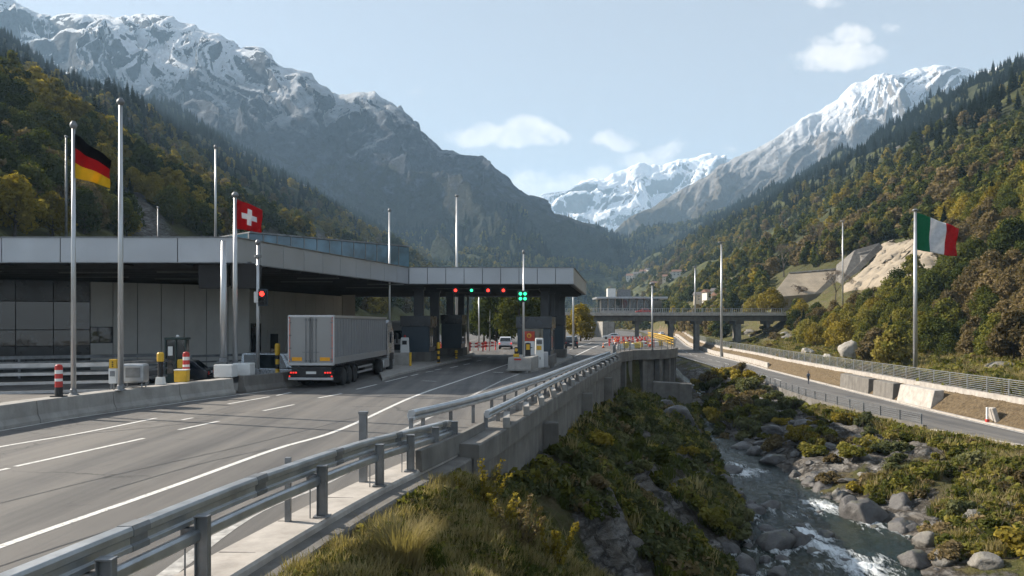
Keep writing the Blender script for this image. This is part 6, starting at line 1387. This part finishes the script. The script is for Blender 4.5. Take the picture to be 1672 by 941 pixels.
SRC = bpy.data.collections.new('plant_sources')   # not linked to the scene; read by the scatter nodes only
def src_collection(name, meshes):
    c = bpy.data.collections.new(name)
    for i, me in enumerate(meshes): o = bpy.data.objects.new('%s_%02d' % (name, i), me); c.objects.link(o)
    return c
def scatter(name, pts, scl, idx, coll, label, tilt=None, zs=None):
    """one object whose geometry nodes put plants on the given points"""
    pts = np.asarray(pts, np.float32); n = len(pts); me = bpy.data.meshes.new(name); me.vertices.add(n); me.vertices.foreach_set('co', pts.ravel())
    a = me.attributes.new('scl', 'FLOAT', 'POINT'); a.data.foreach_set('value', np.asarray(scl, np.float32)); a = me.attributes.new('idx', 'INT', 'POINT'); a.data.foreach_set('value', np.asarray(idx, np.int32))
    rg_ = np.random.default_rng(n); a = me.attributes.new('rot', 'FLOAT', 'POINT'); a.data.foreach_set('value', (rg_.random(n) * 6.283).astype(np.float32))
    o = bpy.data.objects.new(name, me); C.objects.link(o); ng = bpy.data.node_groups.new(name, 'GeometryNodeTree'); ng.interface.new_socket('Geometry', in_out='INPUT', socket_type='NodeSocketGeometry'); ng.interface.new_socket('Geometry', in_out='OUTPUT', socket_type='NodeSocketGeometry')
    N = ng.nodes; L = ng.links; gi = N.new('NodeGroupInput'); go = N.new('NodeGroupOutput'); ip_ = N.new('GeometryNodeInstanceOnPoints'); ci = N.new('GeometryNodeCollectionInfo'); ci.inputs['Collection'].default_value = coll; ci.inputs['Separate Children'].default_value = True; ci.inputs['Reset Children'].default_value = True
    def na(nm, ty): q = N.new('GeometryNodeInputNamedAttribute'); q.data_type = ty; q.inputs['Name'].default_value = nm; return q.outputs[0]
    cx = N.new('ShaderNodeCombineXYZ'); L.new(na('rot', 'FLOAT'), cx.inputs[2]); L.new(gi.outputs[0], ip_.inputs['Points']); L.new(ci.outputs[0], ip_.inputs['Instance']); ip_.inputs['Pick Instance'].default_value = True
    L.new(na('idx', 'INT'), ip_.inputs['Instance Index']); L.new(cx.outputs[0], ip_.inputs['Rotation']); L.new(na('scl', 'FLOAT'), ip_.inputs['Scale']); L.new(ip_.outputs[0], go.inputs[0])
    md = o.modifiers.new('scatter', 'NODES'); md.node_group = ng; return tag(o, label, kind='stuff')

# ---- far woods: every candidate tree of both valley sides, nearest become objects of their own
R_ = np.random.default_rng(5)
def cand(side, n, y0, y1, x0, x1):
    Y = R_.uniform(y0, y1, n); X = R_.uniform(x0, x1, n)
    s_ = (X - .035 * Y - 60) if side > 0 else (-X + .054 * Y - 45)
    px = 836 + F * X / Y; ok = (s_ > (-3 if side > 0 else 16)) & (s_ < 760) & (px > -330) & (px < 2000); return X[ok], Y[ok], s_[ok]
allp = []
for side, args in ((1, [(22000, 60, 330, 50, 420), (150000, 330, 2600, 60, 1900)]), (-1, [(8000, 90, 330, -420, -20), (130000, 330, 2600, -1900, 60)])):
    for a in args:
        X, Y, s_ = cand(side, *a); allp.append(np.stack([X, Y, s_, np.full(len(X), side)], 1))
A_ = np.concatenate(allp); X, Y, S_, SD = A_.T
Z = H(X, Y); cl = fbm(X, Y, 85, 4, 31 + 0); clear = fbm(X, Y, 120, 4, 131); px = 836 + F * X / Y; py = HOR - F * (Z - CH) / Y
keep = (clear > np.where(Y < 330, -.75, -.5)) | (R_.random(len(X)) < .12)
rnr = fbm(X, Y, 70, 5, 31); keep &= ~((SD > 0) & (rnr > .5) & (R_.random(len(X)) < .8)); keep &= ~((SD < 0) & (rnr > .42) & (R_.random(len(X)) < .75))
meadow = (SD > 0) & (Y > 420) & (fbm(X, Y * .35, 110, 3, 191) > .30) & (S_ < 300); keep &= ~(meadow & (R_.random(len(X)) < .93))
vis = (px < 960) & (py > 392) & (SD < 0) & (Y < 420); keep &= ~(vis & (px < 560))
# clear ground round the concrete works and the bridge end
for (qx, qy, rx_, ry_) in [(1325, 480, 82, 46), (1405, 462, 62, 50), (1475, 440, 78, 48), (1240, 560, 62, 66)]: keep &= ~((SD > 0) & (Y < 420) & (((px - qx) / rx_) ** 2 + ((py - qy) / ry_) ** 2 < 1))
Dst = Y; keep &= (R_.random(len(X)) < np.interp(Y, [60, 330, 331, 900, 2600], [.8, .8, .95, .85, .6]))
X, Y, S_, SD, Z, px, py = [q[keep] for q in (X, Y, S_, SD, Z, px, py)]
# thin so that near trees do not stand inside one another
g_ = np.where(Y < 330, 4.3, 5.6); _, first = np.unique((X // g_).astype(np.int64) * 100003 + (Y // g_).astype(np.int64) + np.where(Y < 330, 10**12, 0), return_index=True); good = np.zeros(len(X), bool); good[first] = True
X, Y, S_, SD, Z, px, py = [q[good] for q in (X, Y, S_, SD, Z, px, py)]
nn = fbm(X, Y, 60, 3, 401) + R_.normal(size=len(X)) * .22; alt = Z + R_.normal(size=len(X)) * 26
sunlit_band = np.exp(-((S_ - (95 + .06 * Y)) / 26) ** 2) * (SD < 0)
kindv = np.where((alt > np.where(SD < 0, 128, 120) + 60 * nn), 4, np.where(nn > .33, 1, np.where(nn < -.34, 2, np.where(nn < -.05, 3, 0))))
kindv = np.where((sunlit_band > .45) & (R_.random(len(X)) < .62), 1, kindv)  # extra golden trees along this strip put sunlit tree tops into leaf colour
kindv = np.where((kindv == 1) & (SD > 0) & (R_.random(len(X)) < .45), 0, kindv)
kindv = np.where((Y < 330) & (SD > 0) & (kindv == 4), 0, kindv); kindv = np.where((Y < 330) & (kindv != 4) & (R_.random(len(X)) < .02), 4, kindv)
kindv = np.where((SD < 0) & (kindv == 0) & (R_.random(len(X)) < .6), 3, kindv)
near = np.zeros(len(X), bool); od = np.argsort(Y); cntv = 0; nl = 0
for i in od:
    if -20 < px[i] < 1700 and not (px[i] < 560 and py[i] > 400) and cntv < 285:
        if SD[i] < 0:
            if nl > 90: continue
            nl += 1
        near[i] = True; cntv += 1
LIM = max(Y[near]) if near.any() else 200
print('trees', len(X), 'near', near.sum(), 'reach', LIM)
PROT = {}
T_ = [('olive', 'broadleaf_tree', LF_OLIVE, [(7.2, 6.2), (6.2, 5.6), (8.4, 6.4)]), ('gold', 'broadleaf_tree', LF_GOLD, [(6.8, 5.6), (7.8, 6.4)]), ('brown', 'broadleaf_tree', LF_BROWN, [(6.4, 5.4), (7.4, 5.8)]), ('green', 'broadleaf_tree', LF_GREEN, [(7.0, 6.0), (8.0, 6.2)])]
LBL = {('olive', 1): 'olive green broadleaf tree on the right hillside', ('gold', 1): 'yellow leaved tree on the right hillside', ('brown', 1): 'brown autumn tree on the right hillside', ('green', 1): 'dark green broadleaf tree on the right hillside', ('con', 1): 'dark conifer on the right hillside',
       ('olive', -1): 'olive green tree on the shaded hillside above the canopy roof', ('gold', -1): 'yellow topped tree on the shaded hillside above the canopy roof', ('brown', -1): 'brown tree on the shaded hillside above the canopy roof', ('green', -1): 'dark green tree on the shaded hillside above the canopy roof', ('con', -1): 'dark conifer on the shaded hillside above the canopy roof'}
for ki, (kn, nm, mt, dims) in enumerate(T_): PROT[ki] = [make_tree(nm, mt, h_, w_, 100 + ki * 10 + j, 2600, .235 if ki != 1 else .22) for j, (h_, w_) in enumerate(dims)]
def make_conifer(h, seed):
    e = empty('conifer_tree', (0, 0, -500), cat='tree'); MB().tube([(0, 0, -.6), (0, 0, h * .5), (0, 0, h * .97)], [h * .018, h * .011, h * .003], 6).build('trunk', BARK, e); me = conifer_mesh('crown', h, seed, 30, 16, LF_CON); o = bpy.data.objects.new('crown', me); C.objects.link(o); o.parent = e; return e
PROT[4] = [make_conifer(10.5, 3), make_conifer(8.5, 4)]
used = set(); KN = ['olive', 'gold', 'brown', 'green', 'con']
for i in np.where(near)[0]:
    k = int(kindv[i]); pr = PROT[k][int(R_.integers(len(PROT[k])))]; s_ = float(R_.uniform(.78, 1.28)) * (.74 if (SD[i] > 0 and S_[i] < 14) else 1)
    lb = LBL[(KN[k], int(SD[i]))]; q_ = px[i]
    if SD[i] > 0: lb = lb.replace('broadleaf tree', 'tree').replace('on the right hillside', 'on the right slope ' + ('just past the overpass end' if q_ < 1290 else 'below the sprayed concrete wall' if (q_ < 1400 and py[i] > 470) else 'beside or above the concrete wall' if q_ < 1440 else 'left of the big flagpole' if q_ < 1492 else 'right of the big flagpole' if q_ < 1580 else 'near the right edge, behind the fence' if py[i] > 500 else 'near the right edge, high up the slope'))
    else: lb = lb.replace('above the canopy roof', 'above the canopy roof ' + ('left of the tallest mast' if q_ < 197 else 'left of the red flag' if q_ < 385 else 'right of the red flag'))
    if pr.name in used: o = clone(pr, (X[i], Y[i], Z[i] - .15), float(R_.uniform(0, 6.28)), s_, lb, lb.replace('tree', 'trees').replace('dark conifer ', 'dark conifers '))
    else:
        o = pr; used.add(pr.name); o.location = (X[i], Y[i], Z[i] - .15); o.scale = (s_,) * 3; o['label'] = lb; o['group'] = lb.replace('tree', 'trees').replace('dark conifer ', 'dark conifers ')
for k in PROT:
    for pr in PROT[k]:
        if pr.name not in used:
            for ch in list(pr.children): bpy.data.objects.remove(ch)
            bpy.data.objects.remove(pr)
def lowtree(seed, mat, h=9, w_=7.4, n=520, size=.62): ce, ra_ = crown_blobs(seed, h, w_, 11, .22); return leaf_mesh('wood', ce, ra_, n, size, seed, mat, shell=.5, out=.9)
WOOD = src_collection('wood_source', [lowtree(1, LF_MIX), lowtree(2, LF_GOLD), lowtree(3, LF_BROWN), lowtree(4, LF_GREEN), conifer_mesh('wood', 13, 5, 15, 10, LF_CON), conifer_mesh('wood', 10.5, 6, 14, 9, LF_CON), lowtree(7, LF_MIX, 11, 6.6)])
f_ = ~near & ~((Y < LIM) & (px > -20) & (px < 1700) & False)
idx = kindv[f_].astype(int); rnd = R_.random(len(idx)); idx = np.where((idx == 4) & (rnd < .4), 5, idx); idx = np.where((idx == 0) & (rnd < .4), 6, idx)
scl = R_.uniform(.65, 1.15, len(idx)) * np.interp(Y[f_], [150, 900, 2600], [.9, 1.1, 1.5]); xyz = np.stack([X[f_], Y[f_], Z[f_] - .3], 1)
L__ = SD[f_] < 0
scatter('forest', xyz[L__], scl[L__], idx[L__], WOOD, 'dense mixed forest covering the left mountainside'); scatter('forest', xyz[~L__], scl[~L__], idx[~L__], WOOD, 'autumn forest covering the right mountainside')
def on_mountain(seed, n, f0, f1, con, s0, name, label, zmax=1e9, thin=None):
    Xm, Dm, Zm, Fm = MTN[seed]; nv, nu = Xm.shape; j = R_.integers(0, nv - 16, n * 3); i = R_.integers(0, nu - 1, n * 3); fv, fu = R_.random(n * 3), R_.random(n * 3)
    def bl(G_): return (G_[j, i] * (1 - fu) + G_[j, i + 1] * fu) * (1 - fv) + (G_[j + 1, i] * (1 - fu) + G_[j + 1, i + 1] * fu) * fv
    x, y, z, f = bl(Xm), bl(Dm), bl(Zm), bl(Fm); ok = (f > f0) & (f < f1) & (z < zmax + fbm(x, y, 200, 3, 9) * 110)
    if thin is not None: ok &= fbm(x, y, thin, 3, 77) > -.1
    x, y, z = x[ok][:n], y[ok][:n], z[ok][:n]; ii = np.where(R_.random(len(x)) < con, 4 + R_.integers(0, 2, len(x)), R_.choice([0, 1, 3, 6], len(x), p=[.45, .12, .23, .2]))
    scatter(name, np.stack([x, y, z - 1], 1), R_.uniform(.8, 1.3, len(x)) * s0, ii, WOOD, label)
on_mountain(23, 16000, .1, 1.01, .85, 1.45, 'forest', 'dark conifer forest on the spur below the snowy massif')
on_mountain(37, 9000, .1, 1.01, .25, 1.2, 'forest', 'sunlit mixed woods on the low knolls beyond the canopy', thin=90)
on_mountain(11, 15000, .05, 1.01, .9, 1.7, 'forest', 'conifers on the lower flank of the snowy massif', zmax=190)
on_mountain(61, 7000, .1, 1.01, .5, 1.9, 'forest', 'woods on the foothills below the eastern snow peaks', thin=160)
# bare trees by the concrete wall and other single trees
for (px_, py_, h_, lb, sd_) in [(1365, 492, 9.5, 'pale bare tree in front of the sprayed concrete wall', 1), (1300, 500, 7.5, 'smaller bare tree at the left foot of the sprayed concrete wall', 2), (1337, 436, 13, 'large brown bare tree above the concrete wall', 3), (1280, 452, 11, 'second brown bare tree left of the large one', 4)]:
    h = hit(px_, py_, 60); b_ = bare_tree(lb, h_ * (1.25 if sd_ > 2 else 1), sd_); b_.location = (h[0], h[1], h[2] - .2)
    if sd_ > 2: b_.children[1].scale = (1, 1, 1)
def single(px_, py_, ki_mat, h_, w_, lb, sd_, D=None, n=3200, size=.25):
    h = hit(px_, py_, 40) if D is None else (XD(px_, D), D, 0); e = make_tree('broadleaf_tree', ki_mat, h_, w_, sd_, n, size, lb, ''); e.location = (h[0], h[1], h[2] - .1); return e
single(810, 540, LF_GREEN, 12, 10, 'dark round tree seen under the canopy behind the lanes', 501, 150, 4200, .34); single(848, 538, LF_OLIVE, 11, 9, 'olive yellow tree seen under the canopy behind the poster booth', 502, 140, 4200, .30); single(872, 540, LF_OLIVE, 10, 8.5, 'olive tree right of the yellow one behind the poster booth', 503, 145, 3600, .30)
single(948, 545, LF_GOLD, 8, 7, 'yellow green tree between the canopy end and the overpass', 504, 165, 3000, .3); single(1260, 500, LF_GOLD, 7, 8.5, 'yellow green tree at the right end of the overpass', 505, 236, 3600, .3).location.z = 7.5
single(1232, 505, LF_OLIVE, 7, 8, 'olive tree beside the yellow green one at the end of the overpass', 506, 244, 3600, .3).location.z = 5.5; single(790, 540, LF_GREEN, 9, 8, 'small dark tree left of the dark round tree under the canopy', 507, 160, 3000, .32)
for (px_, py_, mt_, h_, w_, lb, sd_) in [(1425, 398, LF_OLIVE, 9, 9, 'round olive tree on the ridge above the dark parapet', 508), (1490, 470, LF_OLIVE, 8, 6, 'tall olive tree just left of the big flagpole', 509), (1545, 560, LF_OLIVE, 7.5, 6.2, 'yellowish olive tree right of the big flagpole', 510), (1655, 600, LF_BROWN, 7, 5, 'brown tree near the right edge behind the fence', 511), (1460, 606, LF_OLIVE, 6.4, 5.4, 'olive tree left of the flagpole foot behind the fence', 512), (1430, 600, LF_BROWN, 6, 5, 'brown leaved tree behind the fence beside the white rock', 513)]: single(px_, py_, mt_, h_, w_, lb, sd_)

# ---- bushes on the banks: each one an object
BP = []
def bush_proto(nm, mt, seed, n=1500, size=.075):
    e = empty(nm, (0, 0, -500), cat='bush'); stems_mb(seed).build('stems', BARK, e); o = bpy.data.objects.new('foliage', bush_mesh(seed, mt, n, size)); C.objects.link(o); o.parent = e; return e
BK = [('bush', LF_DARK, 'dark green bush', 3), ('bush', LF_OLIVE, 'olive bush', 2), ('bush', LF_BROWN, 'rusty brown bush', 2), ('bush', LF_GOLD, 'yellow green bush', 1)]
for ki, (nm, mt, lb, c_) in enumerate(BK): BP.append([bush_proto(nm, mt, 600 + ki * 10 + j, 2700, .082) for j in range(c_)])
bused = set()
def put_bush(k, x, y, z, s_, zone):
    pr = BP[k][int(R_.integers(len(BP[k])))]; lb = BK[k][2] + ' ' + zone; gp = BK[k][2] + 'es ' + zone if not BK[k][2].endswith('h') else BK[k][2] + 'es ' + zone
    sc_ = (s_ * float(R_.uniform(.85, 1.2)), s_ * float(R_.uniform(.85, 1.2)), s_ * float(R_.uniform(.7, 1.0)))
    if pr.name in bused: return clone(pr, (x, y, z), float(R_.uniform(0, 6.28)), sc_, lb, gp)
    bused.add(pr.name); pr.location = (x, y, z); pr.scale = sc_; pr['label'] = lb; pr['group'] = gp; return pr
nb = 0; tries = 0; occ = []
def free(x, y, r):
    for (a, b, c) in occ:
        if (a - x) ** 2 + (b - y) ** 2 < (.62 * (c + r)) ** 2: return False
    occ.append((x, y, r)); return True
while nb < 92 and tries < 6000:      # left bank
    tries += 1; y = float(R_.uniform(19, 96)); k_0 = float(xk(y)); l0 = float(xl(y)); t_ = float(R_.random()); x = k_0 + 1.0 + (l0 - k_0 - 1.2) * t_
    q = float(fbm(x, y, 9, 3, 207)); 
    want = .38 + q * 1.6 + (.7 if t_ < .30 and y > 26 else 0) + (.75 if t_ > .62 and y > 42 else 0) - (.6 if (y < 40 and t_ > .25) else 0) - (.8 if y < 27 and t_ < .55 else 0) - (.5 if t_ > .8 and y < 46 else 0)
    if R_.random() > want: continue
    s_ = float(R_.uniform(.8, 1.9)) * (1.0 if y > 30 else .55)
    if not free(x, y, s_): continue
    put_bush(int(R_.choice([0, 1, 2, 3], p=[.70, .19, .08, .03])), x, y, float(H(x, y)) - .15 * s_, s_, 'on the shaded bank below the retaining wall'); nb += 1
nb = 0; tries = 0
while nb < 56 and tries < 4000:      # mound between river and lower road
    tries += 1; y = float(R_.uniform(73, 132)); x = float(R_.uniform(float(xr(y)) - .6, float(ra(y)) - 2.4)); 
    if R_.random() > .25 + .75 * smooth(y, 78, 86) + (.6 if x < float(xr(y)) + 2.5 else 0): continue
    s_ = float(R_.uniform(1.3, 2.7))
    if not free(x, y, s_ * .7): continue
    put_bush(int(R_.choice([0, 1, 2, 3], p=[.42, .26, .24, .08])), x, y, float(H(x, y)) - .15 * s_, s_, 'on the mound between the river and the lower road'); nb += 1
nb = 0; tries = 0
while nb < 74 and tries < 5000:      # sunlit right bank
    tries += 1; y = float(R_.uniform(30, 74)); x = float(R_.uniform(float(xr(y)) + 1.0, float(ra(y)) - 2.2)); v_ = (x - float(xr(y))) / (float(ra(y)) - float(xr(y)))
    pxx = 836 + F * x / y
    if pxx > 1720: continue
    if y > 50 and v_ < .80 and R_.random() > .08: continue
    if R_.random() > .35 + v_ * .7 + float(fbm(x, y, 6, 3, 209)) * .9: continue
    s_ = float(R_.uniform(.55, 1.7)) * (1 + .25 * (v_ > .6))
    if not free(x, y, s_ * .95): continue
    put_bush(int(R_.choice([0, 1, 2, 3], p=[.08, .52, .24, .16])), x, y, float(H(x, y)) - .12 * s_, s_, 'on the sunlit right bank of the river'); nb += 1
nb = 0; tries = 0
while nb < 24 and tries < 1000:      # along the fence foot on the terrace
    tries += 1; y = float(R_.uniform(80, 210)); x = float(R_.uniform(float(rb(y)) + 5, .035 * y + 64)); s_ = float(R_.uniform(1.0, 2.2))
    if not free(x, y, s_): continue
    put_bush(int(R_.choice([1, 2, 3], p=[.55, .25, .2])), x, y, float(H(x, y)) - .15 * s_, s_, 'behind the long roadside fence'); nb += 1
for k in range(34):
    h = hit(float(R_.uniform(1195, 1310)), float(R_.uniform(535, 598)), 60); s_ = float(R_.uniform(1.2, 2.8))
    if h and h[0] > float(rb(h[1])) + 4 and free(h[0], h[1], s_ * .8): put_bush(int(R_.choice([0, 1, 2, 3], p=[.25, .45, .2, .1])), h[0], h[1], h[2] - .2, s_, 'on the slope under the overpass end')
def leafy_sapling(label, px_, py_, h_, seed, mt, D=None):
    h = hit(px_, py_); e = empty('sapling', (h[0], h[1], h[2] - .05), label=label, cat='sapling'); r = random.Random(seed); m_ = MB(); ce = []
    for i in range(8):
        a = r.uniform(0, 6.28); q = r.uniform(.1, .5) * h_; tp = (q * math.cos(a), q * math.sin(a), h_ * r.uniform(.5, 1.05)); mid = (tp[0] * .45, tp[1] * .45, tp[2] * .5); m_.tube([(0, 0, 0), mid, tp], [.014, .010, .004], 4, cap=False)
        for k in range(9): f = .25 + .75 * k / 8; ce.append((tp[0] * f ** .9, tp[1] * f ** .9, tp[2] * f + .02))
    m_.build('stems', BARK, e); o = bpy.data.objects.new('leaves', leaf_mesh('leaves', ce, [.07 * h_] * len(ce), 900, .035 * h_ ** .5, seed, mt, shell=.2, out=.2)); C.objects.link(o); o.parent = e; return e
leafy_sapling('bright yellow sapling on the bank beside the guardrail end', 790, 845, 1.35, 1, LF_GOLD); leafy_sapling('smaller yellow sapling right of the bright one', 815, 868, .9, 2, LF_GOLD); leafy_sapling('brown dry stalk plant on the rocky bank', 848, 905, 1.2, 3, LF_BROWN); leafy_sapling('yellow green sapling at the bottom right of the near bank', 905, 935, 1.2, 4, LF_GOLD)

# ---- grass and low cover
def blades(name, n, h_, spread, w_, seed, mat, lean=.45):
    r = np.random.default_rng(seed); V_ = []; F_ = []
    for i in range(n):
        a = r.random() * 6.283; q = spread * r.random() ** .5; x, y = q * math.cos(a), q * math.sin(a); L = h_ * r.uniform(.5, 1.1); la = a + r.normal() * .8; ln = lean * r.uniform(.3, 1.3) * L; dx, dy = math.cos(la), math.sin(la); px_, py_ = -dy * w_, dx * w_
        b = len(V_); V_ += [(x - px_, y - py_, -.03), (x + px_, y + py_, -.03), (x + dx * ln * .35 + px_ * .8, y + dy * ln * .35 + py_ * .8, L * .6), (x + dx * ln * .35 - px_ * .8, y + dy * ln * .35 - py_ * .8, L * .6), (x + dx * ln, y + dy * ln, L * .95)]; F_ += [(b, b + 1, b + 2, b + 3), (b + 3, b + 2, b + 4)]
    me = bpy.data.meshes.new(name); me.from_pydata(V_, [], F_); me.materials.append(mat); return me
GR_G = leaf_mat('grass_green', [(.060, .075, .022), (.115, .125, .038), (.18, .165, .060)], .3); GR_D = leaf_mat('grass_dry', [(.24, .20, .10), (.38, .32, .18), (.50, .43, .27)], .3)
COV = src_collection('cover_source', [blades('tuft', 60, .26, .16, .009, 1, GR_G), blades('tuft', 50, .34, .15, .009, 2, GR_D), leaf_mesh('herb', [(0, 0, .08), (.1, .05, .1), (-.08, .06, .07)], [.16, .12, .12], 110, .055, 3, LF_DARK), leaf_mesh('herb', [(0, 0, .1), (.1, -.05, .1)], [.17, .13], 100, .055, 4, LF_OLIVE), leaf_mesh('herb', [(0, 0, .1), (.1, -.05, .1)], [.15, .13], 90, .05, 5, LF_BROWN)])
def cover(name, n, region, label, probs, s0=1.0, ymin=8, ymax=60):
    Y = R_.uniform(ymin, ymax, n * 4) if ymax < 30 else ymin * (ymax / ymin) ** R_.random(n * 4); X = region(Y); ok = np.isfinite(X); X, Y = X[ok], Y[ok]; px = 836 + F * X / Y; Z = H(X, Y); py = HOR - F * (Z - CH) / Y; ok = (px > -150) & (px < 1800) & (py < 1080); X, Y, Z = X[ok][:n], Y[ok][:n], Z[ok][:n]
    ii = R_.choice(5, len(X), p=probs); scatter(name, np.stack([X, Y, Z], 1), R_.uniform(.6, 1.4, len(X)) * s0 * np.interp(Y, [10, 25, 60], [1, 1.5, 2.4]), ii, COV, label)
def reg_near(Y):
    X = xk(Y) + .55 + R_.random(len(Y)) * 9; m_ = fbm(X, Y, 1.6, 3, 500) + .35 - .12 * np.clip(X - xk(Y) - 3, 0, 9); return np.where(R_.random(len(Y)) < m_ + .25, X, np.nan)
cover('grass', 9000, reg_near, 'rough green and straw coloured grass beside the near kerb', [.36, .34, .09, .15, .06], .8, 7, 24)
def reg_left(Y):
    t_ = R_.random(len(Y)); X = xk(Y) + .9 + (xl(Y) - xk(Y) - 1.2) * t_; m_ = fbm(X, Y, 5, 3, 66) * -1.1 + .12 + .3 * (t_ < .3); return np.where(R_.random(len(Y)) < m_, X, np.nan)
cover('undergrowth', 4200, reg_left, 'dark undergrowth on the shaded river bank', [.16, .05, .56, .17, .06], 1.15, 20, 95)
def reg_right(Y):
    t_ = R_.random(len(Y)); X = xr(Y) + 1.2 + (ra(Y) - xr(Y) - 2.2) * t_; m_ = np.clip(t_ * 1.2, 0, 1) - .15 + fbm(X, Y, 5, 3, 68) * .9 - 1.1 * smooth(Y, 50, 56) * (t_ < .85); return np.where(R_.random(len(Y)) < m_, X, np.nan)
cover('undergrowth', 6500, reg_right, 'sunlit olive and rust undergrowth on the right bank', [.22, .18, .04, .38, .18], 1.1, 26, 78)
def reg_ter(Y):
    X = rb(Y) + 3.6 + R_.random(len(Y)) * 30; return X
cover('undergrowth', 7000, reg_ter, 'low scrub at the foot of the right hillside', [.2, .2, .05, .37, .18], 1.5, 60, 200)
h = hit(655, 935); e = empty('grass_tuft', (h[0], h[1], h[2] - .02), label='tall golden dry grass tuft beside the kerb in the foreground', cat='grass tuft')
o = bpy.data.objects.new('blades', blades('blades', 900, 1.0, .30, .006, 9, GR_D, .7)); C.objects.link(o); o.parent = e
for (px_, py_, s_, k) in [(590, 930, .7, 1), (652, 900, .8, 1), (560, 938, .6, 0), (700, 925, .7, 0), (640, 935, .75, 1)]:
    h = hit(px_, py_); e = empty('grass_tuft', (h[0], h[1], h[2] - .02), label='smaller dry grass tuft near the tall golden one' if k else 'small green grass tuft near the tall golden one', cat='grass tuft', group='small grass tufts in the foreground')
    o = bpy.data.objects.new('blades', blades('blades', 220, .65, .18, .006, 20 + px_, GR_D if k else GR_G, .6)); C.objects.link(o); o.parent = e; e.scale = (s_,) * 3

# ---- village houses on the hillsides
RF = pm('roof_grey', (.14, .13, .13), .8, var=.2); RF2 = pm('roof_brown', (.17, .09, .06), .8, var=.2); HW = pm('house_white', (.66, .64, .60), .8, var=.05); HW2 = pm('house_cream', (.52, .46, .38), .8, var=.05)
def house(x, y, z, w_, d_, h_, rz, wm, rm, label):
    e = empty('village_house', (x, y, z), rz, label=label, cat='house', group='village houses on the right hillside'); MB().box((0, 0, h_ / 2 - 1.5), (w_, d_, h_ + 3)).build('wall', wm, e)
    MB().sideprism([(-d_ / 2 - .5, h_ - .1), (d_ / 2 + .5, h_ - .1), (0, h_ + d_ * .32)], -w_ / 2 - .5, w_ / 2 + .5).build('roof', rm, e)
    for k in range(3):
        for j in range(2): MB().box(((k - 1) * w_ * .3, -d_ / 2 - .03, h_ * (.28 + .4 * j)), (w_ * .13, .08, h_ * .2)).build('window', GLS, e)
HP = [(1003, 463), (1016, 461), (1030, 458), (1042, 455), (1052, 452), (1060, 449), (1090, 459), (1100, 455), (1108, 451), (1148, 492), (1160, 488), (1174, 486), (1186, 484), (1196, 480), (1180, 494), (968, 470), (1072, 470), (1130, 462), (1008, 452), (1205, 470)]
for i, (a, b_) in enumerate(HP):
    h = hit(a, b_, 150)
    if h: sz = max(5.5, min(15, h[1] * .010)); house(h[0], h[1], h[2], sz * rr.uniform(.9, 1.6), sz * .8, sz * .55, rr.uniform(-.5, .5), HW if i % 3 else HW2, RF if i % 2 else RF2, 'pale village house with a %s roof among trees on the right hillside' % ('grey' if i % 2 else 'brown'))
